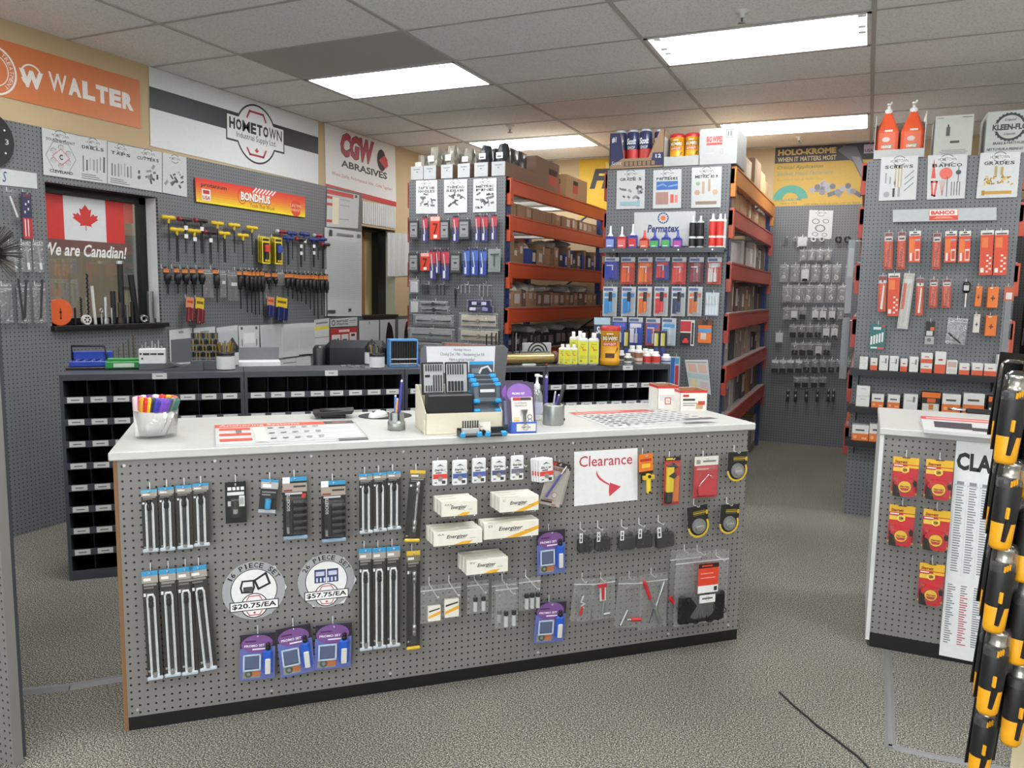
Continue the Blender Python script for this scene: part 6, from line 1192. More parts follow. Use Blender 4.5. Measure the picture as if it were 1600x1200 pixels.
# bottles, tub, jars on the last cabinet
YB = M('#e4e322', .4); WP = M('#e6e8e6', .35)
def bottle(bx, label, zoff=0, back=0.):
    b, r, h, az = upright(*bx, BZ); b += Vector((-.3, .95, 0)).normalized()*back; t = thing('oil_bottle', label, 'bottle', b, az, 'yellow labelled white bottles')
    MB().box(-r, r, -r*.7, r*.7, 0, h*.84, WP, r*.3).build('bottle_body', t); MB().lathe([(r*.45, h*.83), (r*.45, h), (.001, h)], WP, 16).build('cap', t)
    m = MB(); m.rect(-r*.9, h*.06, r*.9, h*.74, -r*.7-.0005, YB); m.text('Tap', -r*.55, h*.5, r*.1, h*.6, -r*.7-.001, M('#d86a2a'), .2, .03); m.text('Magic', -r*.1, h*.42, r*.7, h*.52, -r*.7-.001, M('#d86a2a'), .2, .03); m.rect(-r*.6, h*.2, r*.6, h*.3, -r*.7-.001, M('#d0ca4a')); m.rect(-r*.6, h*.1, -r*.1, h*.16, -r*.7-.001, M('#8a8a50'))
    m.rect(-r*.5, h*.63, r*.5, h*.66, -r*.7-.001, M('#b8b23a')); m.build('printed_lettering', t)
    for ch in [t.children[0]]: pass
bottle((888, 900, 519, 570), 'tall yellow labelled bottle at the back, first', 0, .09); bottle((898, 911, 518, 570), 'tall yellow labelled bottle at the back, second', 0, .08)
bottle((872, 884, 538, 571), 'small yellow labelled bottle nearest the bronze tube', 0, .03); bottle((880, 893, 538, 571), 'small yellow labelled bottle in the middle of three'); bottle((890, 902, 538, 571), 'small yellow labelled bottle next to the tall ones', 0, .012)
bottle((902.5, 918, 520, 571), 'tall yellow labelled bottle in front, first'); bottle((918.5, 935, 520, 571), 'tall yellow labelled bottle in front beside the wipes tub')
def wipes(b, r, h, az, label):
    t = thing('wipes_tub', label, 'tub', b, az); YW = M('#e3a51f', .4)
    MB().lathe([(.001, 0), (r, .004), (r, h*.17), (r*.94, h*.18), (r*.94, h*.84), (r*1.0, h*.85), (r*1.0, h*.9)], YW, 28).build('tub_body', t)
    MB().lathe([(r*1.02, h*.88), (r*1.02, h*.96), (r*.8, h), (.001, h)], M('#b8282e', .35), 28).build('lid', t); m = MB()
    def cur(x0, z0, x1, z1, mat, k): m.add([(r*(.945+.002*k)*math.sin(x0+(x1-x0)*i/6), -r*(.945+.002*k)*math.cos(x0+(x1-x0)*i/6), z) for i in range(7) for z in (z0*h, z1*h)], [(2*i, 2*i+2, 2*i+3, 2*i+1) for i in range(6)], mat)
    def ctext(s, x0, z0, x1, z1, mat, k):
        v, f, _ = text_mesh(s, 0, .04); m.add([(r*(.945+.002*k)*math.sin(x0+(x1-x0)*a), -r*(.945+.002*k)*math.cos(x0+(x1-x0)*a), (z0+(z1-z0)*b_)*h) for a, b_ in v], f, mat)
    cur(-1, .62, 1, .76, M('#2a211c'), 1); ctext('BIG WIPES', -.85, .64, .85, .74, M('#e8ddc8'), 3); cur(-.9, .5, .8, .6, M('#c8382e'), 2); ctext('HEAVY-DUTY', -.75, .515, .7, .58, M('#f0d8c0'), 4); cur(-.5, .2, .5, .32, M('#5a4024'), 1); cur(-.4, .79, .3, .82, M('#e8e0cc'), 1)
    for q in range(5): cur(.55+.06*q, .3+.03*q, .58+.1*q, .33+.03*q, M('#2a3050'), 3)
    m.build('printed_lettering', t); return t
b, r, h, az = upright(936.5, 968, 509, 572, BZ); wipes(b, r, h, az, 'yellow wipes tub with red lid standing on the bin cabinet')
b, r, h, az = upright(920, 946, 495, 570, BZ); t = thing('towel_box', 'blue and black box of shop towels behind the wipes tub', 'box', b+Vector((-.02, .14, 0)), az); MB().box(-r, r, 0, .1, 0, h*.97, M('#2b3a55', .5), .002).build('carton', t); MB().rect(-r, h*.82, r, h*.97, -.0006, M('#a9c6d6')).text('Scott', -r*.7, h*.62, r*.95, h*.78, -.0008, M('#e8ecf0'), .2, .03).rect(-r, h*.3, r, h*.5, -.0006, M('#202126')).build('printed_lettering', t)
def jarlet(bx, c, c2, label, back=0.):
    b, r, h, az = upright(*bx, BZ); b += Vector((-.3, .95, 0)).normalized()*back; t = thing('fluid_jar', label, 'jar', b, az, 'small white fluid jars')
    MB().lathe([(.001, 0), (r, .002), (r, h*.7), (r*.7, h*.8), (r*.6, h*.8)], WP, 18).build('jar_body', t); MB().lathe([(r*.66, h*.78), (r*.66, h), (.001, h)], WP, 16).build('lid', t)
    m = MB().lathe([(r*1.01, h*.12), (r*1.01, h*.62)], M(c, .4), 18, cap=False); m.lathe([(r*1.02, h*.2), (r*1.02, h*.34)], M(c2, .4), 18, cap=False); m.build('label_band', t)
for i, (bx, c, c2, l, bk) in enumerate([((981, 994, 541, 568), '#8a6a58', '#b9a79a', 'white jar with brown label at the back of the row', .08), ((991, 1004, 540, 570), '#9a6a50', '#d8c8bc', 'white jar with brown label in front', .02), ((1003, 1015, 546, 568), '#c23a34', '#d8d4d0', 'red labelled jar at the back', .09), ((1011, 1024, 547, 568), '#c23a34', '#d8d4d0', 'red labelled jar at the back, second', .07), ((966, 976, 548, 569), '#4a4c50', '#b9bcbc', 'white jar with grey lettering behind the front grey one', .04), ((975, 987, 552, 570.5), '#55585c', '#d0d2d2', 'white jar with grey lettering in front', 0), ((1004, 1017, 549, 569), '#c8443c', '#d8302a', 'red labelled jar in front', .01), ((1017, 1031, 549, 569), '#c8443c', '#d8302a', 'red labelled jar in front, second', 0), ((1033, 1048, 553, 569), '#d0d4da', '#3a55a8', 'white jar with blue print at the cabinet end', 0)]): jarlet(bx, c, c2, l, bk)
for i, bx in enumerate([(973, 983, 516, 568), (1021, 1031, 518, 566), (1031, 1042, 518, 566)]):
    b, r, h, az = upright(*bx, BZ); t = thing('work_light', ('black and blue inspection lamp behind the grey jars', 'black and blue inspection lamp, first of the pair', 'black and blue inspection lamp, second of the pair')[i], 'lamp', b+Vector((-.03, .1, 0)), az, 'inspection lamps'); MB().box(-r, r, -.012, .012, h*.42, h, BLK, .003).build('head', t); MB().rect(-r*.4, h*.5, r*.4, h*.92, -.0126, M('#c9c04a')).rect(-r*.75, h*.5, -r*.4, h*.92, -.0126, M('#d8dadc')).build('light_strip', t); MB().box(-r*.7, r*.7, -.014, .014, 0, h*.44, M('#2a3a8a', .4), .004).build('handle', t)
# office chair and desk behind the cabinets
c = at(548, 565, 5.5); t = thing('office_chair', 'black leather office chair behind the bin cabinets', 'chair', (c.x, c.y, 0), D(27)); LE = M('#1d2024', .38); zz = c.z
m = MB(); m.box(-.18, .27, -.07, .05, zz-.32, zz+.15, LE, .05); m.build('backrest', t)
MB().lathe([(.001, -.24), (.05, -.235), (.062, -.2), (.062, .18), (.045, .2), (.001, .205)], LE, 14, (-.205, -.03, zz-.09), sx=.75, sy=1.3).build('side_bolster', t); MB().lathe([(.001, -.24), (.05, -.235), (.062, -.2), (.062, .18), (.045, .2), (.001, .205)], LE, 14, (.295, -.03, zz-.09), sx=.75, sy=1.3).build('side_bolster', t)
MB().box(-.27, .27, -.5, .0, .44, .54, LE, .04).build('seat', t); MB().cyl((0, -.25, .08), (0, -.25, .44), .03, K1, n=12).build('gas_column', t)
for k in range(5): MB().box(-.03, .03, -.3, 0, .06, .09, K1, .008).build('base_leg', t).matrix_local = Matrix.Translation((0, -.25, 0)) @ Matrix.Rotation(k*2*PI/5, 4, 'Z')
for k in range(5): a = k*2*PI/5; MB().lathe([(.001, 0), (.025, .004), (.03, .03), (.025, .056), (.001, .06)], K1, 10).build('caster', t).matrix_local = Matrix.Translation((.29*math.sin(a), -.25-.29*math.cos(a), 0))
c = at(402, 573, 4.75); t = thing('document_tray', 'grey document tray with white papers behind the cabinets', 'tray', (c.x, c.y, .98), D(44)); GT = M('#6d7176', .5); zt = at(402, 548, 4.75).z-.98
MB().box(-.13, .13, -.1, .1, 0, zt*.45, GT, .004).box(-.13, .13, .08, .1, zt*.4, zt, GT).box(-.13, -.122, -.1, .1, zt*.4, zt*.75, GT).build('tray_body', t); MB().box(-.11, .13, -.09, .08, zt*.45, zt*.58, M('#e4e6ea')).build('papers', t)
t.location = Vector(BN.hit(402, 573, -.5).xy.to_3d())+Vector((0, 0, .981)); c = BN.at(1.0, 0, -.5); t = thing('desk', 'grey office desk behind the bin cabinets', 'desk', (c.x, c.y, 0), D(44)); MB().box(-.3, .16, -.16, .3, .95, .98, M('#77797c', .5), .004).build('desk_top', t)
for x in (-.28, .1):
    for y in (-.1, .25): MB().box(x, x+.04, y, y+.04, 0, .95, STEEL).build('leg', t)

# ================================================================ rack end panels
# posters on the racks
for P, L_ in ((G1, [([(650, 334), (684, 334), (683, 281), (650, 282)], 'TAP & DIE|HANDLES', 'mix', 'white tap and die handles poster at the top of the first rack end'), ([(694, 333), (730, 332), (730, 280), (694, 281)], 'THREAD|REPAIR', 'mix', 'white thread repair poster between the other two on the first rack'), ([(739, 332), (776, 331), (776, 278), (740, 280)], 'METRIC|FINE', 'mix', 'white metric fine poster at the aisle edge of the first rack')]),
    (G2, [([(963, 327), (1007, 326), (1008, 265), (964, 267)], 'GRADE 5', 'mix', 'white poster with blue bolt at the top of the second rack end'), ([(1020, 326), (1064, 325), (1065, 264), (1021, 266)], 'Permatex', 'tube', 'white poster with blue gasket picture on the second rack end'), ([(1080, 325), (1126, 324), (1128, 260), (1081, 262)], 'METRIC 10.9', 'bolts', 'white poster with tan bolts at the edge of the second rack end')]),
    (BW, [([(1262, 371), (1299, 374), (1302, 329), (1265, 328)], '', 'rings', 'white poster with ring pictures on the back pegboard')]),
    (G3, [([(1373, 314), (1431, 312), (1435, 243), (1377, 246)], 'SCREWS', 'screws', 'white screws poster at the edge of the orange stock panel'), ([(1448, 312), (1507, 310), (1512, 241), (1450, 243)], 'BAHCO', 'red', 'white poster with red saws in the middle of the orange stock panel'), ([(1525, 310), (1589, 308), (1595, 237), (1532, 239)], 'GRADES', 'gold', 'white grades poster with gold bolts on the orange stock panel')])):
    for c4, ti, kd, lab in L_: decal(P, c4, 'product_poster', lab, 'poster', f_art(ti, kd), off=.006)
def f_perm(m, w, h):
    for k in range(12): a = k*PI/6; m.poly([(w*-.02+h*.17*math.cos(a), h*.32+h*.17*math.sin(a)), (w*-.02+h*.11*math.cos(a+.3), h*.32+h*.11*math.sin(a+.3)), (w*-.02+h*.17*math.cos(a+.6), h*.32+h*.17*math.sin(a+.6))], -.0004, M('#2c3d7d'))
    m.disc(-.02*w, h*.32, h*.075, -.0006, M('#d9733c'), 20); m.text('Permatex', -.28*w, -.1*h, .24*w, .13*h, -.0004, M('#25346f'), .2, .03)
decal(G2, [(991, 385), (1087, 384), (1087, 330), (991, 332)], 'brand_sign', 'white sealant sign with orange centred swirl behind the bottles', 'sign', f_perm, off=.008)
def f_bah(m, w, h):
    m.rect(-.14*w, -.42*h, .14*w, .42*h, -.0004, M('#cf4a36')); m.rect(-.135*w, -.05*h, .135*w, .4*h, -.0006, M('#e6ddd8')); m.text('BAHCO', -.12*w, .02*h, .11*w, .34*h, -.0008, M('#cf3f30'), 0, .05); m.poly([(-.1*w, -.3*h), (.1*w, -.3*h), (.06*w, -.14*h), (-.06*w, -.12*h)], -.0008, M('#e08a70'))
decal(G3, [(1395, 347), (1557, 344), (1557, 324), (1395, 328)], 'brand_sign', 'silver strip sign with a red and white label', 'sign', f_bah, off=.012, th=.004, col='#b4babd')

# first rack end: taps, reamers, die stocks
GP, SB = '#4a4c4f', '#c9ccd0'
def tap_pack(bx, kind, label, off=.045):
    if kind == 'grey': pack(G1, bx, 'tap_set_pack', label, col='#3f4144', pr=[(.12, .12, .88, .88, '#8d8f91'), (.2, .7, .8, .74, '#4a4c4f'), (.35, .45, .65, .55, '#3a3c3f'), (.25, .2, .75, .23, '#4a4c4f')], off=off, group='grey tap set packs', th=.02)
    elif kind == 'seven': pack(G1, bx, 'reamer_card', label, col='#c9402f', pr=[(.05, .8, .95, .98, '#d9b0a6'), (.35, .05, .7, .2, '#e4dcd8')], con=[('key', ('line', [(.3, .68), (.7, .68), (.42, .24)], .004, .006, '#3a1f1c'))], off=off)
    else: pack(G1, bx, 'tap_pack', label, col='#5a3f55' if kind == 'red' else '#3a4a8f', pr=[(0, .55, 1, .92, '#b8404a' if kind == 'red' else '#4a68b8'), (0, 0, 1, .42, '#3d3f7a' if kind == 'red' else '#2f4aa0'), (.2, .05, .5, .3, '#d0d3d8'), (.2, .94, .8, 1, '#2a2a2c')], con=[('tap_tool', ('seg', .3, .85, .55, .3, .005, .007, '#b9bcc0'))], off=off, group='small tap packs')
for i, (k, bx) in enumerate([('grey', (641, 345, 655, 374)), ('red', (660, 338, 668, 378)), ('seven', (672, 338, 688, 374)), ('grey', (689, 344, 703, 375)), ('red', (707, 337, 717, 378)), ('grey', (718, 343, 735, 374)), ('red', (742, 336, 750, 377)), ('red', (752, 336, 762, 377)), ('red', (767, 335, 776, 376))]): tap_pack(bx, k, '%s, %s in upper row of the first rack end' % ({'grey': 'grey tap set pack', 'red': 'red and blue tap pack', 'seven': 'red card with a hooked tool'}[k], ORD[i]))
for i, (k, bx) in enumerate([('grey', (640, 396, 655, 425)), ('seven', (657, 395, 671, 423)), ('red', (671, 390, 681, 437)), ('red', (680, 390, 688, 428)), ('red', (690, 390, 702, 437)), ('grey', (705, 396, 721, 426)), ('blue', (724, 389, 734, 430)), ('blue', (736, 388, 747, 430)), ('blue', (749, 390, 760, 430))]): tap_pack(bx, k, '%s, %s in second row of the first rack end' % ({'grey': 'grey tap set pack', 'red': 'red and blue tap pack', 'seven': 'red card with a hooked tool', 'blue': 'blue tap pack'}[k], ORD[i]))
pack(G1, (763, 389, 782, 425), 'stock_pack', 'grey green T-shaped tool pack at the end of the second row', col='#8f9a98', con=[('tool', ('cx', .78, .2, .85, .006, .008, '#55605e'), ('cz', .5, .25, .78, .006, .008, '#55605e'))], dm=(.08, .05, .95, .95, .02), off=.045)
zipbag(G1, (639, 435, 655, 459), 'white padded bag at the start of the wrench row', [('white_insert', ('box', .15, .1, .85, .8, -.004, .004, '#c9ccce'))], .04); zipbag(G1, (640, 467, 655, 490), 'white padded bag below the other white bag', [('white_insert', ('box', .15, .1, .85, .8, -.004, .004, '#c9ccce'))], .04)
for i, (bx, n) in enumerate([((657, 443, 676, 460), 4), ((678, 443, 702, 461), 3), ((715, 443, 741, 458), 3), ((744, 442, 769, 463), 3)]):
    t, w, h = hang(G1, bx, 'tap_wrench', 'T-handle tap wrench bundle, %s in the wrench row' % ORD[i], 'tap wrench', .04, 0, 'T-handle tap wrenches'); MB().cyl((-w/2, -.01, h*.3), (w/2, -.01, h*.3), .004, METAL('#8a8c8f'), n=8).build('cross_bar', t)
    for k in range(n): MB().cyl((-w*.25+w*.5*k/(n-1), -.012, -h*.5), (-w*.25+w*.5*k/(n-1), -.012, h*.4), .0065, METAL('#4a4c50' if i < 2 else '#9a9da0', .35), n=8).build('shaft', t)
t, w, h = hang(G1, (710, 449, 716, 482), 'tapered_punch', 'single black tapered handle hanging between wrenches and bags', 'handle', .04); MB().lathe([(.002, -h/2), (.006, -h*.3), (.012, h*.3), (.009, h*.42), (.002, h/2)], K1, 10, (0, -.012, 0)).build('handle_body', t)
def wide_bag(bx, ins, tool, label, stock=True):
    zipbag(G1, bx, label, [('card_insert', ('box', .06, .2, .94, .85, -.002, .002, ins)), ('die_stock', ('disc', .5, .5, .016, .002, .014, tool), ('cx', .5, .1, .92, .0055, .008, tool), ('cx', .5, .1, .25, .008, .008, '#6a6c70'), ('cx', .5, .76, .92, .008, .008, '#6a6c70'))], .04, zipz=.92, hk='' if stock else None)
wide_bag((655, 470, 700, 480), '#8d9092', '#3a3c40', 'flat bag with dark tool and orange sticker, upper'); wide_bag((655, 478, 702, 490), '#9a9da0', '#2f3136', 'flat bag with dark wrench just under another bag', False)
zipbag(G1, (730, 468, 768, 480), 'navy and white packet above another navy packet', [('packet', ('box', .05, .1, .95, .9, -.003, .006, '#2a2f55'), ('box', .2, .3, .4, .7, .006, .008, '#c9ccd8'), ('box', .6, .3, .8, .7, .006, .008, '#c9ccd8'))], .05); zipbag(G1, (729, 477, 771, 489), 'navy and white packet below the other', [('packet', ('box', .05, .1, .95, .9, -.003, .006, '#252a50'), ('box', .12, .3, .35, .7, .006, .008, '#d3d6e0'), ('box', .6, .3, .8, .7, .006, .008, '#8a8fc0'))], .05, hk=None)
wide_bag((645, 491, 709, 510), '#a3a6a8', '#77797c', 'clear bag with silver die stock beside the beige one'); wide_bag((717, 488, 778, 515), '#c9c2b4', '#8a8377', 'beige lined bag with die stock, upper'); wide_bag((637, 512, 710, 533), '#97999b', '#5a5c60', 'long clear bag with dark die stock and white tag'); wide_bag((716, 513, 781, 537), '#c4bba9', '#7d7468', 'beige lined bag with die stock, lower')
zipbag(G1, (640, 535, 690, 545), 'grey bag edge above the holiday sheet screen', [('steel_tool', ('cx', .5, .1, .9, .005, .004, '#66686c'))], .05, hk=None); wide_bag((690, 536, 766, 548), '#d06a3a', '#8a4a30', 'orange packet just above the holiday sheet screen')

# trays of gloves on top of the first rack
TOPZ = 2.4415
for i, (x0, x1, y0, y1, k) in enumerate([(642, 661, 262, 282, 'a'), (662, 681, 261, 281, 'b'), (689, 707, 260, 280, 'b'), (715, 734, 259, 279, 'c'), (741, 762, 257, 277, 'd'), (768, 789, 255, 276, 'd')]):
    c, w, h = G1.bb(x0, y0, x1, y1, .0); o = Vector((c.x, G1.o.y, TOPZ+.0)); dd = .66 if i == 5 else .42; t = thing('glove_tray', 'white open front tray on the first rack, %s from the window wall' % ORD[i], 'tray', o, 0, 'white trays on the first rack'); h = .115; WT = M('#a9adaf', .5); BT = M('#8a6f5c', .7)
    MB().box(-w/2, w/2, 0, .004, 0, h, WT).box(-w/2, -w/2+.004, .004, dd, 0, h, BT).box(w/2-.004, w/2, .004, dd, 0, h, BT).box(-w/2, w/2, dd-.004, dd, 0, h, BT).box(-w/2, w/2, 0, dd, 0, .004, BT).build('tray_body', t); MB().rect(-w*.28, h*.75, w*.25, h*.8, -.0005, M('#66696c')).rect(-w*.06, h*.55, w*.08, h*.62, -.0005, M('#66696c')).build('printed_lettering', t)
    hh = {'a': .14, 'b': .2, 'c': .17, 'd': .19}[k]; col = {'a': '#8f8b80', 'b': '#a9a596', 'c': '#a8a598', 'd': '#3a3d42'}[k]
    for j in range(1 if i == 5 else 2):
        g = thing('bagged_gloves', '%s bag of gloves %s in tray %s from the window wall' % (('grey' if k != 'd' else 'dark'), ('in front', 'behind')[j], ORD[i]), 'gloves', o+Vector((0, .03+.18*j, .006)), 0, 'bagged gloves on the first rack'); r = random.Random(i*7+j); vs = []; n = 9
        for q in range(7):
            z = (hh+h*.6)*q/6; s = (1, 1, 1.08, 1.1, 1.06, 1.0, .8)[q]
            vs += [(w*.40*s*math.cos(2*PI*a/n)+(r.random()-.5)*.012, .075+.06*s*math.sin(2*PI*a/n)+(r.random()-.5)*.012, z+(r.random()-.5)*.012*(q > 0)) for a in range(n)]
        MB().add(vs, [(q*n+a, q*n+(a+1) % n, (q+1)*n+(a+1) % n, (q+1)*n+a) for q in range(6) for a in range(n)]+[tuple(range(n))[::-1], tuple(range(6*n, 7*n))], M(col, .35, 0, .35, 22)).build('glove_bundle', g)
        m = MB().rect(-w*.28, hh*.55+h*.3, w*.22, hh*.8+h*.3, -.004, M('#d0d3d4') if k == 'd' else M('#c9c7be'))
        if k == 'd': m.rect(-w*.2, hh*.6+h*.3, w*.1, hh*.66+h*.3, -.0045, M('#555'))
        if k == 'c' and j: m.rect(-w*.3, hh*.72+h*.3, w*.25, hh*.98+h*.3, -.005, M('#2f3f9a'))
        if j == 0: m.build('label_print', g)
BRN, BRN2 = '#8d6f57', '#a08062'
def carton(o, w, d, h, label, col=BRN, lab='#d6d3cc', rz=0, group=None, name='carton', lx=(.2, .8, .35, .85), mark=None, side='x'):
    """carton whose labelled face is turned to +x (side 'x') or to the viewer (side 'y'); o = near bottom corner of that face"""
    t = thing(name, label, 'carton', o, D(90) if side == 'x' else rz, group)
    MB().box(0, w, 0, d, 0, h, M(col, .75, 0, .1), .002).build('carton_body', t)
    m = MB()
    if lab: m.rect(w*lx[0], h*lx[2], w*lx[1], h*lx[3], -.001, M(lab))
    if mark: prints(m, w, h, mark, -.001); m.v = [(x+(w/2 if k >= (4 if lab else 0) else 0), y, z+(h/2 if k >= (4 if lab else 0) else 0)) for k, (x, y, z) in enumerate(m.v)]
    if m.v: m.build('label_print', t)
    return t
# cartons on the first rack, aisle face
def shelf_row(P, zs, y0, y1, n, hmin, hmax, dp, what, shelf, cols, labs, seed, gap=.12, group=None, bags=0.):
    r = random.Random(seed); ys = [y0]; ws = [(.6+r.random()) for _ in range(n)]; s = (y1-y0)/sum(ws); u = y0
    for i in range(n):
        w = ws[i]*s; h = hmin+(hmax-hmin)*r.random(); c = r.choice(cols); lb = r.choice(labs)
        o = P.at(u, zs+.018, -.016-.02*r.random()); nm = '%s, %s from the aisle end on the %s' % (what[i % len(what)] if len(what) > 1 else what[0], ORD[i], shelf)
        t = carton(o, w*(1-gap*r.random()), dp, h, nm, c, lb, group=group, lx=(.18, .82, .2, .8) if lb and r.random() < .6 else (.3, .75, .5, .85))
        if bags and r.random() < bags:
            bm = MB(); q = random.Random(seed+i); n_ = 8; vs = []
            for a, (s_, z) in enumerate(((.45, -.01), (.5, .02), (.4, .045), (.1, .06))): vs += [(w*.5+w*s_*math.cos(2*PI*k/n_)*(.8+.4*q.random()), dp*.5+dp*s_*math.sin(2*PI*k/n_)*(.8+.3*q.random()), h+z+.02*q.random()) for k in range(n_)]
            bm.add(vs, [(a*n_+k, a*n_+(k+1) % n_, (a+1)*n_+(k+1) % n_, (a+1)*n_+k) for a in range(3) for k in range(n_)]+[tuple(range(3*n_, 4*n_))], M(q.choice(['#c9c8c2', '#8f8f8d', '#b5b2a8']), .4)); bm.build('crumpled_liner', t)
        u += w
S1, S2, S3, S4_, S5 = 'second shelf of the first rack', 'third shelf of the first rack', 'fourth shelf of the first rack', 'low shelf of the first rack', 'bottom shelf of the first rack'
shelf_row(R1, 2.13, .122, 2.44, 17, .105, .112, .35, ['brown carton'], S1, ['#a98a6b', '#9c7e62', '#b3936f'], ['#d6d3cc', '#b9a488', None, None], 2, .1, 'brown cartons on the second shelf')
shelf_row(R1, 1.75, .122, 2.44, 22, .1, .2, .35, ['mixed carton'], S2, ['#ab8b6b', '#94775f', '#2f4a9a', '#6e655c', '#3a3f4a', '#a58a6a'], ['#d9d8d4', '#cfcdc6', '#d9d8d4', None], 5, .2, 'mixed cartons on the third shelf', .15)
shelf_row(R1, 1.38, .122, 2.44, 18, .12, .14, .35, ['labelled carton'], S3, ['#ab8b6b', '#7a655a', '#4d4644', '#b39270'], ['#d2d1cb', '#c6c4bd'], 8, .15, 'labelled cartons on the fourth shelf', .75)
shelf_row(R1, 1.0, .122, 2.44, 16, .12, .15, .35, ['dark labelled box'], S4_, ['#2b2a2c', '#37343a', '#3a3436'], ['#8d8d8f', '#77787c', '#a0a0a0'], 12, .15, 'dark boxes on the low shelf', .4)
for i in (1, 2):
    g = thing('bagged_gloves', 'dark glove bag leaning at the back of the longest tray, %s' % ('nearer', 'further')[i-1], 'gloves', R1.at(.12+.19*i, TOPZ+.006, -.075), D(90), 'bagged gloves on the first rack'); m = MB(); bm = bag_mesh(.17, .26, .03, 40+i); bm.mats = [M('#3f4247', .3, 0, .4, 20)]; bm.v = [(x, y+.0, z+.09+.04) for x, y, z in bm.v]; bm.build('glove_bundle', g)
carton(R1.at(.68, TOPZ, -.02), .55, .42, .27, 'tall brown carton with red label beside the low open carton', '#8f7562', None, mark=[(.52, .55, .9, .75, '#3a2f2b'), (.52, .2, .9, .55, '#c25a4c')])
o = R1.at(1.42, TOPZ, -.02); t = thing('carton', 'tan carton with black and red label and white tape on top', 'carton', o+Vector((-.30, 0, 0)), 0); MB().box(0, .30, 0, .62, 0, .22, M('#b3946c', .75, 0, .1), .002).build('carton_body', t); m = MB(); m.rect(.05, .13, .24, .17, -.001, M('#2f2a26')); m.rect(.05, .04, .24, .12, -.001, M('#c95a4c')); m.text('SIMPSON', .06, .135, .23, .162, -.0015, M('#b9a27c'), 0, .03); m.build('label_print', t); MB().rect(.08, .2, .2, .221, -.0015, M('#d5d2c8')).box(.06, .21, .0, .2, .22, .235, M('#dcdad4')).build('tape_flap', t)
MB().rect(.2, .06, .34, .14, -.001, M('#c25a4c')).rect(.2, .14, .34, .18, -.001, M('#3a2f2b')).build('side_label', t).matrix_local = Matrix.Translation((.3, 0, 0)) @ Matrix.Rotation(PI/2, 4, 'Z')
# second rack shelves
A1 = 'second rack'
shelf_row(R2, 2.42, .62, 2.4, 5, .16, .26, .3, ['pale carton'], 'top of the second rack', ['#c9ad85', '#d3c4a4', '#bda27d', '#9a8268'], ['#d9d6cc', None], 21, .25, 'pale cartons on the second rack top')
shelf_row(R2, 2.13, .122, 2.4, 9, .13, .17, .3, ['tan carton'], 'second shelf of the '+A1, ['#b3946c', '#a5855f', '#c4a67c'], ['#d9d3c4', None, None], 22, .25, 'tan cartons on the second rack')
shelf_row(R2, 1.75, .122, 2.4, 14, .15, .24, .3, ['white box'], 'third shelf of the '+A1, ['#c9cac8', '#d6d6d2', '#b9bab8', '#6a655f'], ['#8d8f90', '#dadada', None], 23, .25, 'white boxes on the second rack')
shelf_row(R2, 1.38, .122, 2.4, 14, .14, .27, .3, ['boxed part'], 'fourth shelf of the '+A1, ['#5a3f3a', '#c9c9c4', '#77706a', '#3a3836', '#8a7a62'], ['#c9c8c2', None], 24, .25, 'boxed parts on the second rack')
shelf_row(R2, 1.0, .122, 2.4, 13, .14, .3, .3, ['grey bundle'], 'fifth shelf of the '+A1, ['#8a8780', '#55565a', '#3d3e42', '#a39a88', '#3f62a8', '#9a9a9c'], ['#c4c3bf', None], 25, .25, 'grey bundles on the second rack')
shelf_row(R2, .62, .122, 2.4, 12, .2, .34, .3, ['long bundle'], 'sixth shelf of the '+A1, ['#9a7a48', '#6a6a6c', '#8f8f90', '#55504a', '#b9b9b8'], ['#c4c3bf', None], 26, .25, 'long bundles on the second rack')
shelf_row(R2, .0, 1.2, 2.4, 6, .25, .36, .3, ['floor bundle'], 'floor of the '+A1, ['#9a8a5a', '#8f8f90', '#77746c'], ['#c4c3bf', None], 27, .25, 'bundles on the floor of the second rack')
# display cartons on top of the second rack
def top_front(bx, off=0): c, w, h = G2.bb(*bx, off=off); return Vector((c.x, G2.o.y-off, TOPZ)), w, c.z+h/2-TOPZ
o, w, h = top_front((952, 205, 1037, 265)); t = thing('display_carton', 'blue and brown cut-out display carton of towel rolls', 'carton', o, 0); KB = M('#94795f', .7); NV = M('#2b2f55', .5); dd = .3
f = MB(); f.prism([(-w/2, 0), (w/2, 0), (w/2, h), (w*.42, h), (w*.22, h*.28), (-w*.22, h*.28), (-w*.3, h), (-w/2, h)], 0, .004, KB).box(-w/2, -w/2+.004, 0, dd, 0, h, KB).box(w/2-.004, w/2, 0, dd, 0, h, KB).box(-w/2, w/2, dd-.004, dd, 0, h, KB).box(-w/2, w/2, 0, dd, 0, .004, KB).build('carton_body', t)
m = MB(); m.poly([(-w*.49, h*.1), (-w*.23, h*.3), (-w*.31, h*.98), (-w*.49, h*.98)], -.0006, NV); m.poly([(w*.49, h*.06), (w*.49, h*.4), (w*.3, h*.4), (w*.26, h*.06)], -.0006, NV); m.rect(-w*.22, h*.07, w*.36, h*.2, -.0008, M('#3a3230')); [m.rect(-w*.2+w*.08*k, h*.08, -w*.14+w*.08*k, h*.19, -.001, M('#8a7058')) for k in range(7)]; m.text('#1', -w*.46, h*.72, -w*.38, h*.88, -.001, M('#d8d8e0'), 0, .03); m.text('Scott', -w*.46, h*.12, -w*.27, h*.22, -.001, M('#c9c9d8'), .2); m.text('12', w*.35, h*.26, w*.45, h*.36, -.001, M('#d8d8e0'), 0, .03); m.build('printed_lettering', t)
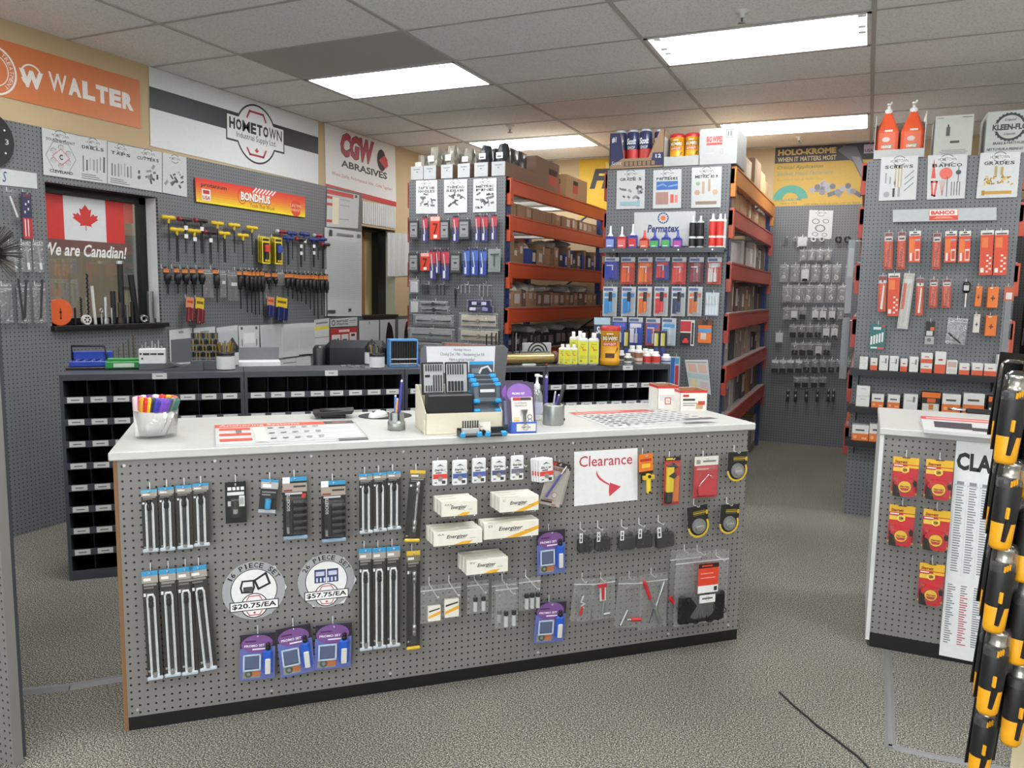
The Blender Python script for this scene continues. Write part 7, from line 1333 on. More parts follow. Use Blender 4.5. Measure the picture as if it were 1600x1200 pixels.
for k in range(4):
    g = thing('towel_roll', 'blue and red wrapped towel roll in the display carton, %s' % ORD[k], 'towel roll', o+Vector((-w*.36+w*.235*k, .085+.05*(k == 3), .006)), 0, 'towel rolls in the display carton'); R_ = w*.112; H_ = h*1.06
    MB().lathe([(.001, 0), (R_, .004), (R_, H_*.92), (R_*.7, H_), (.001, H_)], M('#30365c', .3), 18).build('roll_body', g); m = MB(); m.lathe([(R_*1.01, H_*.12), (R_*1.01, H_*.5)], M('#c23a3c', .4), 18, cap=False); m.lathe([(R_*.95, H_*.93), (R_*.72, H_*1.005)], M('#b9c6d0', .3), 18, cap=False); m.build('label_band', g); MB().text('Scott', -R_*.75, H_*.62, R_*.75, H_*.78, -R_*1.02, M('#e8ecf2'), .2, .03).text('SHOP', -R_*.6, H_*.5, R_*.6, H_*.58, -R_*1.02, M('#c9ced8'), 0, .02).build('printed_lettering', g)
o, w, h = top_front((1037, 203, 1093, 262)); t = thing('display_carton', 'white low fronted carton with two wipes tubs', 'carton', o, 0); WC = M('#b0b3b2', .5)
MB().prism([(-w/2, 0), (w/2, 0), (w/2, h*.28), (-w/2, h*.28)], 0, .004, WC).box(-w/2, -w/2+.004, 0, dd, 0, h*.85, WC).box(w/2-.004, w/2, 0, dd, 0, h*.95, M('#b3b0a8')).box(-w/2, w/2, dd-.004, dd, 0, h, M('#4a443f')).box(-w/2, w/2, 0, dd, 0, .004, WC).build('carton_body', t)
for k in range(2): wipes(o+Vector((-w*.21+w*.43*k, .1, .006)), w*.215, h*.93, 0, 'yellow wipes tub in the white carton on the second rack, %s' % ('next to the towel rolls', 'next to the white box')[k])
o, w, h = top_front((1093, 200, 1152, 258)); t = thing('shipping_carton', 'white carton with red lettering at the rack corner', 'carton', o, 0); MB().box(-w/2, w/2, 0, .42, 0, h, M('#b0b4b5', .5), .003).build('carton_body', t); m = MB()
m.text('BIG WIPES', -w*.32, h*.62, w*.1, h*.78, -.001, M('#c8443e'), 0, .04); m.rect(-w*.32, h*.54, w*.1, h*.6, -.001, M('#c8443e')); m.line([(w*.2, h*.72), (w*.36, h*.72), (w*.36, h*.94), (w*.2, h*.94)], .004, -.001, M('#8a8d8e'), True); m.rect(w*.24, h*.76, w*.26, h*.9, -.001, M('#44474a')); m.rect(w*.31, h*.76, w*.33, h*.9, -.001, M('#44474a')); m.line([(w*.06, h*.3), (w*.12, h*.3), (w*.12, h*.42), (w*.06, h*.42)], .003, -.001, M('#9a9d9e'), True); m.rect(-w*.35, h*.3, -w*.1, h*.33, -.001, M('#b9bcbd')); m.build('printed_lettering', t)
t = thing('blue_packet', 'blue and white packet behind the white carton', 'packet', R2.at(.46, TOPZ, -.06), D(90)); MB().box(0, .05, 0, .2, 0, .26, M('#4a8fc4', .35), .01).build('packet_body', t); MB().rect(.005, .03, .045, .1, -.0006, M('#d8e0e6')).build('label_print', t)
# shelf with sealant bottles on the second rack end
z = G2.uv(1040, 388, .09)[1]; t = thing('steel_shelf', 'dark steel shelf of sealant bottles on the second rack end', 'shelf', G2.at(.0, z, 0)); MB().box(-.01, .90, -.11, 0, -.012, 0, DG).box(-.01, .90, -.112, -.108, -.03, .004, DG).build('shelf_plate', t)
for x in (.1, .78): MB().prism([(0, 0), (0, -.06), (.09, 0)], -.002, .002, DG).build('shelf_bracket', t).matrix_local = Matrix.Translation((x, 0, -.012)) @ Matrix.Rotation(-PI/2, 4, 'Z')
for k in range(4): MB().cyl((.1+.24*k, -.1125, -.012), (.1+.24*k, -.1155, -.012), .006, CHROME, n=8).build('shelf_hook', t)
def on_shelf(P, bx, z, off=.06): c, w, h = P.bb(*bx, off=off); return P.at((c-P.o).dot(P.u), z, off), w, P.uv((bx[0]+bx[2])/2, bx[1], off)[1]-z
for i, (x, c, c2) in enumerate([(954, '#2f3f9f', '#8a9ad0'), (972, '#c8343a', '#d86a6a'), (989, '#33419c', '#c8343a'), (1007, '#c23a30', '#d86a50'), (1023, '#33419c', '#4fa85a'), (1041, '#33419c', '#4fa85a'), (1059, '#33419c', '#b04a9a')]):
    o, w, h = on_shelf(G2, (x-7, (353, 354, 350, 360, 360, 357, 359)[i], x+7, 384), z); t = thing('sealant_bottle', '%s sealant bottle, %s on the dark steel shelf' % (('blue', 'red', 'blue and red', 'dark red', 'blue and green', 'blue and green', 'blue and violet')[i], ORD[i]), 'bottle', o, 0, 'sealant bottles on the steel shelf')
    MB().box(-w/2, w/2, -.014, .014, 0, h*.55, M(c, .35), .006).build('bottle_body', t); MB().lathe([(w*.36, h*.54), (w*.2, h*.64), (w*.13, h*.7), (w*.1, h), (.001, h)], M('#d8dadf' if i in (0, 1, 2) else c, .35), 10).build('nozzle', t); MB().rect(-w*.42, h*.08, w*.42, h*.42, -.0146, M(c2)).rect(-w*.3, h*.12, w*.2, h*.16, -.015, M('#e0e0e6')).build('label_print', t)
for i, (x0, x1, c) in enumerate([(1077, 1088, 'k'), (1089, 1100, 'k'), (1108, 1119, 'r'), (1119, 1131, 'r'), (1129, 1135, 'w')]):
    o, w, h = on_shelf(G2, (x0, 334 if c != 'k' else 337, x1, 384), z, .06-.012*(c == 'w')); t = thing('sealant_tube', '%s sealant cartridge, %s on the steel shelf' % ({'k': 'black', 'r': 'red', 'w': 'pale'}[c], ORD[i]), 'tube', o, 0, 'sealant cartridges'); q = M({'k': '#1d1e22', 'r': '#d23a34', 'w': '#c9cccd'}[c], .35)
    MB().lathe([(w*.5, 0), (w*.5, h*.82), (w*.2, h*.86), (w*.14, h), (.001, h)], WP if c != 'k' else M('#b9c0c8', .3), 14).build('nozzle', t); m = MB(); m.lathe([(w*.51, h*.06), (w*.51, h*.78)], q, 14, cap=False); m.lathe([(w*.52, h*.3), (w*.52, h*.36)], WP, 14, cap=False); m.build('label_band', t)
def glue(bx, c, c2, kind, label): pack(G2, bx, 'glue_pack', label, 'packaged glue', '#c4c7ca', [(0, 0, 1, .82, c), (.05, .86, .7, .95, '#5a6a9a'), (.08, .08, .4, .6, c2), (.1, .64, .9, .78, c2), (.12, .62, .6, .66, '#e4e4e8')],
    [('glue_tube', ('cz', .58, .08, .42, .011, .012, c2 if kind != 'tube' else '#c9ccce'), ('cz', .58, .42, .6, .004, .012, '#e4e4e4'))] if kind != 'can' else [('glue_tube', ('cz', .55, .15, .5, .014, .012, c2), ('cz', .55, .5, .82, .013, .012, '#1f2024'))], (.2, .03, .92, .85, .022), .045, 0, 'carded glues')
for i, (x, c, c2, k, tx_) in enumerate([(956, '#3a4590', '#2f3fae', 'b', 'blue'), (981, '#b8403a', '#e0663a', 'b', 'orange red'), (1008, '#c25a44', '#e8823a', 'b', 'orange'), (1035, '#3a4a98', '#d0443e', 'b', 'blue and red'), (1061, '#b83a38', '#d8504a', 'b', 'red'), (1088, '#5a2f38', '#8a3a44', 'b', 'maroon'), (1116, '#b5463c', '#c9ccce', 'tube', 'red with white tube')]): glue((x-11, 402, x+11, 437+7*(i not in (0, 3))), c, c2, k, '%s glue pack, %s in row under the steel shelf' % (tx_, ORD[i]))
for i, (x, c2, tx_) in enumerate([(953, '#4a9ad8', 'blue'), (982, '#3f8fd4', 'deeper blue'), (1007, '#e07a3a', 'orange'), (1033, '#d8444a', 'red'), (1060, '#3a4a6a', 'navy'), (1086, '#d0703a', 'brown orange')]): glue((x-11, 448, x+11, 494), '#b9bec2', c2, 'can', '%s capped adhesive pack, %s in second row of glues' % (tx_, ORD[i]))
pack(G2, (1102, 457, 1123, 493), 'glue_pack', 'pale blue four tube pack at the end of the second row', 'packaged glue', '#b9c6d0', [(.08+.22*k, .05, .24+.22*k, .6, '#d3dde6') for k in range(4)], [('glue_tube', ('cz', .16+.22*k, .5, .85, .006, .006, '#d8dde0')) for k in range(4)], off=.045)
for i, (x, y, c, c2, tx_) in enumerate([(968, 495, '#3a4fae', '#5a6ac8', 'blue'), (993, 496, '#3450b0', '#e8e8f0', 'bright blue'), (1020, 497, '#c04a52', '#3a6ac0', 'red and blue'), (1045, 497, '#b9c8d4', '#4a9ad8', 'pale blue')]): glue((x-11, y, x+11, y+43), c, c2, 'tube', '%s tube pack, %s in third row of glues' % (tx_, ORD[i]))
pack(G2, (1063, 500, 1085, 540), 'glue_pack', 'red and white super glue card', 'packaged glue', '#d8d6d2', [(.0, .55, .75, .95, '#b8303a'), (0, 0, .75, .5, '#2a2426'), (.8, .05, .95, .9, '#3a3234')], [('glue_tube', ('disc', .4, .22, .014, .002, .012, '#d8383c'), ('box', .2, .1, .6, .2, .002, .014, '#d8383c'))], off=.045); pack(G2, (1091, 499, 1112, 536), 'glue_pack', 'orange glue card with blue band', 'packaged glue', '#d8702c', [(0, .75, 1, 1, '#6a3a1c'), (0, .45, 1, .6, '#4a8fc8'), (.2, .15, .6, .42, '#c9c0b4'), (.3, .78, .7, .98, '#2a2018')], off=.045)
decal(G2, [(1077, 607), (1111, 617), (1106, 562), (1070, 562)], 'paper_sheet', 'curled paper price list hanging above the cartons', 'paper', plain([(.05, .9, .95, .94, '#9a9a9c'), (.1, .6, .45, .86, '#d0a898'), (.55, .6, .9, .86, '#d0b0a0'), (.05, .4, .95, .56, '#a8c0c0'), (.1, .12, .4, .34, '#d8c8a0'), (.55, .12, .9, .34, '#c8b8b8')]), off=.02)
pack(G2, (1046, 557, 1062, 603), 'glue_pack', 'blue and red strip card beside the cabinet end', 'packaged glue', '#b9c8d0', [(.1, .0, .5, .95, '#3a6ab8'), (.55, .0, .9, .7, '#b8404a'), (.55, .75, .9, .95, '#4a9ad0')], off=.045)

# ================================================================ back pegboard, orange stock panel, display counter, close goods
def f_holo(m, w, h):
    yl, gd = M('#c2a040', .5), M('#cbb26a', .5); m.rect(-w/2, -h/2, w/2, .24*h, -.0002, yl); m.rect(-w/2, .24*h, w/2, h/2, -.0003, M('#34333b', .5))
    m.text('HOLO-KROME', -.47*w, .36*h, .13*w, .455*h, -.0006, gd, 0, .05); m.text('WHEN IT MATTERS MOST', -.47*w, .26*h, .13*w, .335*h, -.0006, M('#cfc09a'), 0, .02)
    m.text('Critical Application', -.47*w, .13*h, .0*w, .2*h, -.0006, M('#6f7038'), .25, .01); m.text('Socket Head Fasteners', -.47*w, .04*h, .1*w, .11*h, -.0006, M('#8a9078'), .25, .01); m.text('Available in Inch & Metric Sizes', -.47*w, -.04*h, .0*w, -.0*h, -.0006, M('#9a8a4a'), .2)
    m.ring(-.32*w, -.33*h, .1*h, .22*h, -.0006, M('#4f9a8a'), 24, 0, PI, 1.2); m.text('HOLO-KROME', -.47*w, -.36*h, -.2*w, -.32*h, -.0008, M('#4f8a7a'), 0, .03); m.text('Made in USA', -.42*w, -.41*h, -.25*w, -.38*h, -.0006, M('#6a5a2a'), .2); m.text('visit www.holo-krome.com to learn more', -.18*w, -.44*h, .46*w, -.40*h, -.0006, M('#7a6a3a'), .2)
    r = random.Random(4); g = [M(c, .4, .2) for c in ('#77777c', '#8f8f94', '#5f6066')]
    for k in range(9): x, z, a = -.1*w+.05*w*k, -.2*h+.05*h*math.sin(k*2.1), k*.7; m.line([(x, z), (x+.1*w*math.cos(a)*.8, z+.1*h*math.sin(a))], .045*w, -.0006-.0002*k, g[k % 3]); m.disc(x, z, .03*w, -.0007-.0002*k, g[(k+1) % 3], 12)
    m.poly([(.14*w, .40*h), (.2*w, .47*h), (.33*w, .45*h), (.48*w, -.12*h), (.42*w, -.2*h), (.3*w, .2*h)], -.001, M('#5d5d66', .4)); m.poly([(.28*w, .3*h), (.36*w, .28*h), (.46*w, -.1*h), (.41*w, -.12*h)], -.0012, M('#85858c', .4)); m.rect(.4*w, .33*h, .5*w, .47*h, -.0012, M('#b9aab8')); m.text('USA', .41*w, .35*h, .49*w, .4*h, -.0015, M('#4a4a66'), 0, .03)
BWW = Panel((-1.2, 8.53, 0), 0)
decal(BWW, [(1206, 329), (1366, 323), (1366, 222), (1212, 230)], 'wall_banner', 'yellow and black fastener banner on the back wall', 'banner', f_holo, col='#d8b23c')
decal(BWW, [(905, 341), (1010, 338), (1010, 247), (905, 250)], 'wall_banner', 'bright yellow banner with large black letters on the back wall', 'banner', lambda m, w, h: (m.text('FEIN', -.34*w, .0*h, .5*w, .34*h, -.0006, M('#26262a'), .3, .05), m.poly([(-.1*w, h*.45), (-.06*w, h*.45), (.1*w, -h*.45), (-.06*w, -h*.4)], -.0004, M('#e8d878')), m.poly([(-.24*w, h*.3), (-.22*w, h*.33), (.2*w, -h*.2), (.16*w, -h*.24)], -.0005, M('#e8d878')), [m.poly([(.02*w+.04*w*k, -h*.3), (.05*w+.04*w*k, -h*.24), (.07*w+.04*w*k, -h*.36)], -.0006, BLK) for k in range(3)]), col='#dfb51e')
decal(BWW, [(858, 298), (864, 298), (864, 250), (858, 250)], 'wall_conduit', 'pale vertical conduit on the beige wall beside the yellow banner', 'conduit', None, th=.02, col='#a9aba8')
ROWN = ['top', 'second', 'third', 'fourth', 'fifth', 'sixth', 'seventh']
def fit_bag(x, y0, y1, wd, fill, row, i, L):
    con = {'ring': [('steel_ring', ('tor', .5, .3, .012+.004*(i % 3), .004, .004, '#c9cccd'))], 'washers': [('steel_washers', ('tor', .5, .25, .016, .005, .004, '#dcdfe0'), ('tor', .45, .3, .012, .004, .008, '#b9bcbe'))], 'black': [('black_fittings', ('box', .1, .04, .9, .42, -.006, .010, '#1d1e21'), ('disc', .35, .4, .008, 0, .012, '#242529'), ('disc', .7, .36, .008, 0, .012, '#17181a'))], 'steel': [('steel_fittings', ('box', .15, .08, .85, .36, -.006, .010, '#8a8c8f'), ('disc', .5, .4, .010, 0, .012, '#b9bbbd'))], 'white': [('white_fittings', ('box', .1, .1, .9, .7, -.004, .008, '#c9cccc')), ('black_fittings', ('box', .2, .05, .8, .2, -.006, .008, '#2a2b2e'))],
        'label': [('white_label', ('box', .08, .72, .92, .92, .002, .004, '#d6d9da')), ('black_fittings', ('box', .08, .04, .92, .34, -.006, .012, '#1b1c1f'))]}[fill]
    zipbag(BW, (x-wd/2, y0, x+wd/2, y1), 'hang bag of %s, %s in the %s bag row of the back pegboard' % ({'ring': 'steel rings', 'washers': 'large washers', 'black': 'black fittings', 'steel': 'steel fittings', 'white': 'pale fittings', 'label': 'labelled black fittings'}[fill], ORD[i], ROWN[row]), con, .05, 0, 'hang bags on the back pegboard', .01, hk='%s bag in the %s row of the back pegboard' % (ORD[i], ROWN[row]))
for row, (y0, y1, wd, xs, fl_) in enumerate([(389, 408, 12, (1255, 1268, 1281, 1294), ['steel']), (413, 441, 14, (1225, 1242, 1258, 1274, 1292, 1307, 1328), ['ring', 'steel', 'white', 'steel', 'ring', 'washers', 'ring']), (445, 473, 16, (1230, 1247, 1263, 1280, 1298, 1316), ['steel', 'washers', 'washers', 'washers', 'washers', 'washers']), (480, 500, 12, (1229, 1241, 1254, 1274, 1286, 1300, 1314), ['steel', 'white', 'black', 'white', 'white', 'white', 'steel']), (507, 528, 12, (1239, 1252, 1265, 1278, 1291, 1304), ['black', 'black', 'black', 'black', 'white', 'white']), (535, 556, 12, (1242, 1254, 1266, 1279, 1292), ['black', 'black', 'black', 'white', 'black']), (561, 583, 12, (1211, 1223, 1235, 1248, 1260, 1273, 1286, 1299, 1312, 1325), ['label']*4+['black']*6)]):
    for i, x in enumerate(xs): fit_bag(x, y0, y1, wd, fl_[i % len(fl_)], row, i, len(xs))
for i, x in enumerate((1246, 1258, 1272, 1285)): zipbag(BW, (x-6, 588, x+6, 606), 'small bag of black fittings, %s in the short row above the black clips' % ORD[i], [('black_fittings', ('box', .1, .05, .9, .45, -.005, .010, '#1b1c1f'))], .04)
for i, x in enumerate((1231, 1243, 1260, 1277, 1294, 1302)): pack(BW, (x-2.5, 611, x+2.5, 628), 'hose_clip', 'small black clip hanging at the foot of the back pegboard, %s' % ORD[i], 'clip', '#17181a', [(.3, .5, .7, .7, '#b9bbbd')], off=.04, th=.012, hk='%s black clip at the foot of the back pegboard' % ORD[i])
for i, (x, r_, c) in enumerate([(1229, 3, '#6a6c6e'), (1242, 3, '#8a8c8e'), (1271, 4, '#c9cbcc'), (1284, 4, '#b9bbbc'), (1298, 2, '#77797b'), (1310, 5, '#1b1c1e'), (1324, 5, '#1b1c1e')]):
    c_, w, h = BW.bb(x-r_, 374-r_, x+r_, 374+r_, .05); hook(BW, (c_-BW.o).dot(BW.u), c_.z+h*.3, 'peg hook for single ring %s on the back pegboard' % ORD[i], .07); t = thing('seal_ring', '%s ring on a hook below the ring poster, %s' % ('black' if i > 4 else 'steel', ORD[i]), 'ring', c_, 0, 'single rings on hooks'); MB().tube([(w*.4*math.cos(a*PI/8), 0, h*.4*math.sin(a*PI/8)) for a in range(17)], w*.16, M(c, .35), 6).build('ring_body', t)
for x0, y0, x1, y1, l in ((1245, 369, 1262, 386, 'crumpled white packet among the single rings'), (1211, 518, 1224, 536, 'white packet on its own at the rack edge')): zipbag(BW, (x0, y0, x1, y1), l, [('white_insert', ('box', .1, .1, .9, .85, -.008, .008, '#c3c6c8'))], .05)

# orange stock panel
OR1, OR2 = '#c9512f', '#d8743a'
def blade(bx, label, kind):
    pr = [(.0, .0, 1, .88, OR1 if kind != 'w' else '#d4d3cc'), (.1, .9, .9, .98, '#8a3a2c' if kind == 's' else '#dcdcd8')]
    if kind == 's': pr += [(.05, .76, .95, .88, '#cfd0cc'), (.2, .79, .8, .84, '#33363a'), (.35, .3, .6, .5, '#8a3a20'), (.1, .04, .5, .07, '#7a3018')]
    if kind == 'p': pr += [(.0, .84, 1, 1, '#d6d6d2'), (.1, .86, .9, .9, '#3a3634'), (.35, .93, .65, .97, '#1f1f20'), (.0, .0, 1, .84, '#cf4a30'), (.05, .3, .5, .75, OR2), (.55, .05, .95, .42, '#d8c8c0'), (.6, .1, .9, .36, '#c2482e'), (.1, .05, .3, .3, '#e0d4cc'), (.5, .68, .95, .74, '#9aa0a8')]
    if kind == 'q': pr += [(.0, .9, 1, 1, '#d6d6d2'), (.1, .91, .9, .94, '#3a3634'), (.0, .0, 1, .9, '#cc4a2e'), (.1, .62, .6, .84, OR2)]+[(.5+.22*(k % 2), .06+.06*k, .68+.22*(k % 2), .10+.06*k, '#dccfc8') for k in range(7)]+[(.08, .06, .34, .16, '#dcdcd8')]
    con = [('saw_blade', ('prism', [(.3, .08), (.55, .06), (.75, .7), (.6, .75)], .003, .006, '#d9d8d2' if kind == 't' else '#a33c20'))] if kind in 'st' else [('saw_blade', ('prism', [(.3, .08), (.6, .1), (.75, .84), (.5, .8)], .003, .006, '#b9b9b2'))] if kind == 'w' else []
    if kind == 't': pr = [(.0, .0, 1, .78, OR1), (.05, .86, .95, .97, '#8a3028'), (.05, .78, .95, .86, '#d0d0cc'), (.4, .8, .6, .86, '#3a3634')]
    if kind == 'w': pr = [(.1, .35, .4, .82, '#c9603e'), (.0, .9, 1, 1, '#b9b8b0')]
    pack(G3, bx, 'saw_blade_pack', label, 'saw blades', '#c9c8c4' if kind in 'wpq' else '#9a9c9e', pr, con, (.04, .02, .96, .97, .014) if kind in 'stw' else None, .04, D(-2 if kind != 'w' else 3), 'saw blade packs', th=.008 if kind in 'pq' else .0016)
for i, (bx, k, tx_) in enumerate([((1381, 363, 1395, 421), 's', 'orange saw blade pack'), ((1402, 362, 1415, 421), 's', 'clear edged saw blade pack'), ((1420, 361, 1438, 410), 'p', 'boxed orange saw blade pack'), ((1457, 364, 1470, 421), 's', 'orange saw blade pack'), ((1476, 361, 1494, 410), 'p', 'boxed red saw blade pack'), ((1498, 361, 1516, 410), 'p', 'boxed red saw blade pack'), ((1531, 360, 1551, 430), 'q', 'long boxed saw blade pack'), ((1553, 360, 1574, 430), 'q', 'long boxed saw blade pack')]): blade(bx, '%s, %s in upper row of the orange stock' % (tx_, ORD[i]), k)
for i, (bx, k, tx_) in enumerate([((1372, 430, 1385, 487), 't', 'pack with white blade'), ((1387, 427, 1405, 494), 'q', 'long boxed red blade pack'), ((1407, 427, 1424, 514), 'w', 'long white sleeve of blades'), ((1431, 434, 1443, 493), 't', 'pack with white blade'), ((1452, 436, 1465, 481), 's', 'short orange blade pack'), ((1472, 436, 1486, 481), 's', 'short orange blade pack')]): blade(bx, '%s, %s in second row of the orange stock' % (tx_, ORD[i]), k)
t, w, h = hang(G3, (1503, 440, 1515, 480), 'arbor_tool', 'steel arbor tool with black collar beside the orange files', 'tool', .05); MB().lathe([(.012, h*.05), (.022, h*.1), (.022, h*.4), (.014, h*.48), (.002, h*.49)], BLK, 14, (0, -.012, 0)).build('collar', t); MB().cyl((0, -.012, -h/2), (0, -.012, h*.1), .009, K2, n=10).build('shank', t); MB().rect(-.018, h*.15, .012, h*.35, -.0345, M('#b9bcc0')).build('label_print', t)
ORB = '#d8722c'
for i, (bx, lab, c, d) in enumerate([((1524, 447, 1534, 479), 'narrow orange hang box beside the arbor tool', ORB, .02), ((1543, 448, 1560, 481), 'wide orange hang box in the upper pair', ORB, .06), ((1521, 491, 1531, 520), 'narrow white hang box in the lower pair', '#c9c8c2', .03), ((1540, 493, 1557, 525), 'wide orange hang box in the lower pair', ORB, .06)]):
    t, w, h = hang(G3, bx, 'hang_box', lab, 'boxed blades', .05+d*.5, 0, 'hanging boxes'); MB().box(-w/2, w/2, 0, d, -h/2, h/2, M(c, .5), .002).build('box_body', t); prints(MB(), w, h, [(.3, .42, .7, .48, '#2a2420'), (.45, .34, .55, .58, '#2a2420'), (.2, .9, .5, .96, '#e0c8b0')], 0).build('label_print', t)
t, w, h = hang(G3, (1565, 447, 1581, 550), 'hacksaw_pack', 'long grey clear sleeve with orange header at the panel edge', 'saw blades', .05); card(t, w, h, CLEAR, []); MB().rect(-w*.48, h*.27, w*.48, h*.49, -.003, M('#b9593c')).rect(-w*.3, h*.3, w*.3, h*.4, -.004, M('#d0ccc8')).build('printed_lettering', t); MB().box(-w*.3, w*.3, -.008, -.002, -h*.5, h*.28, M('#77797c', .35, .3)).build('blade_stack', t)
pack(G3, (1359, 506, 1383, 547), 'jigsaw_blade_card', 'teal card with white jigsaw blades', 'saw blades', '#2f6a68', [(.2, .78, .7, .88, '#c9dcd8'), (.75, .88, .95, .98, '#b8404a'), (.1, .06, .5, .12, '#c9dcd8'), (.5, .04, .95, .12, '#c04a5a')]+[(.06+.175*k, .2+.03*k, .18+.175*k, .52+.04*k, '#d8dcdc') for k in range(5)], off=.04)
pack(G3, (1446, 502, 1460, 538), 'arbor_card', 'small black card with orange badge and clear foot', 'packaged tool', '#1f1f21', [(.5, .6, .95, .75, '#c9612f'), (.1, .38, .8, .58, '#c9c8c4'), (0, 0, 1, .34, '#a9abac')], [('cutter', ('disc', .45, .2, .012, .002, .012, '#6a6c6e'))], off=.04)
zipbag(G3, (1479, 497, 1510, 538), 'clear bag with one slanted dark rod', [('steel_rod', ('seg', .1, .42, .78, .06, .005, .004, '#2f3134'))], .04, D(3))
def shelf_plain(P, y0, u0, u1, off, label):
    z = P.uv(1400, y0, off)[1]; t = thing('wall_shelf', label, 'shelf', P.at(0, z, 0)); MB().box(u0, u1, -off, -.0, -.014, 0, M('#17171a', .4)).box(u0, u1, -off-.004, -off, -.04, .0, M('#17171a', .4)).build('shelf_plate', t)
    for x in (u0+.06, u1-.1): MB().prism([(0, 0), (0, -.1), (off*.9, 0)], -.003, .003, M('#17171a', .4)).build('shelf_bracket', t).matrix_local = Matrix.Translation((x, 0, -.014)) @ Matrix.Rotation(-PI/2, 4, 'Z')
    return z
z1 = shelf_plain(G3, 580.5, -.02, .93, .13, 'upper black shelf of small white and orange boxes'); z2 = shelf_plain(G3, 639.5, -.02, .93, .15, 'middle black shelf of orange and white boxes'); z3 = shelf_plain(G3, 694, -.02, .93, .16, 'lower black shelf behind the white topped counter')
def sbox(bx, z, off, kind, label, split=1):
    o, w, h = on_shelf(G3, bx, z, off); h = max(h, .03)
    for k in range(split):
        t = thing('stock_box', label+('' if split == 1 else (', bottom of two', ', top of two')[k]), 'box', o+Vector((0, 0, h/split*k)), 0, 'small boxes on the black shelves'); hh = h/split-.001; W0 = '#d6d7d4'
        MB().box(-w/2, w/2, 0, .085, 0, hh, M(W0 if kind != 'm' else '#2a2624', .5), .0015).build('box_body', t)
        pr = {'w': [(.2, .55, .7, .6, '#9a9a98'), (.65, .5, .8, .85, '#6a6c6c')], 'o': [(.0, .0, 1, .45, '#d8702f'), (.2, .62, .75, .72, '#4a4644'), (.6, .1, .9, .2, '#e8b48a'), (.1, .12, .3, .3, '#e0a878')], 'r': [(.0, .0, 1, .42, '#cf5a38'), (.3, .6, .7, .68, '#a33a2c')], 'l': [(.1, .5, .9, .9, '#b9a098'), (.1, .1, .9, .4, '#c9c8c4')], 'c': [(.35, .7, .7, .76, '#9a9a98')], 'm': [(.0, .72, 1, 1, '#d8702f'), (.3, .45, .75, .68, '#c2602c'), (.05, .02, .95, .4, '#d0cfca'), (.4, .08, .65, .36, '#b9722c')]}[kind]
        prints(MB(), w, hh, [(a, b_, c_, d_, e_) for a, b_, c_, d_, e_ in pr], 0).build('label_print', t); q = t.children[0] if t.children[0].name.startswith('label') else t.children[1]; q.location.z = hh/2
for i, (bx, k, s_) in enumerate([((1343, 558, 1356, 573), 'c', 2), ((1360, 560, 1371, 574), 'r', 1), ((1374, 556, 1388, 575), 'w', 1), ((1390, 557, 1404, 576), 'w', 1), ((1407, 561, 1418, 576), 'r', 1), ((1421, 558, 1435, 577), 'w', 1), ((1439, 552, 1457, 578), 'r', 2), ((1461, 550, 1478, 579), 'r', 1), ((1479, 563, 1496, 580), 'l', 1), ((1499, 568, 1515, 581), 'r', 1), ((1519, 568, 1536, 583), 'r', 1), ((1538, 569, 1557, 584), 'r', 1), ((1558, 555, 1584, 585), 'c', 2)]): sbox(bx, z1, .10, k, 'small %s box, %s on the upper black shelf' % ({'c': 'plain white', 'r': 'white and red', 'w': 'white', 'l': 'white lined'}[k], ORD[i]), s_)
for i, (bx, k, s_) in enumerate([((1338, 603, 1359, 632), 'c', 2), ((1362, 616, 1381, 633), 'o', 1), ((1387, 617, 1406, 635), 'o', 1), ((1412, 616, 1434, 637), 'w', 1), ((1440, 613, 1469, 640), 'm', 1), ((1472, 616, 1501, 642), 'o', 1), ((1505, 615, 1538, 645), 'o', 1), ((1544, 620, 1574, 648), 'm', 1)]): sbox(bx, z2, .12, k, '%s box, %s on the middle black shelf' % ({'c': 'plain white', 'o': 'white and orange', 'w': 'white', 'm': 'black and orange'}[k], ORD[i]), s_)
for i, bx in enumerate([(1331, 664, 1357, 691), (1358, 663, 1383, 692), (1385, 662, 1410, 694)]): sbox(bx, z3, .13, 'o', 'white and orange box, %s on the lower black shelf' % ORD[i])
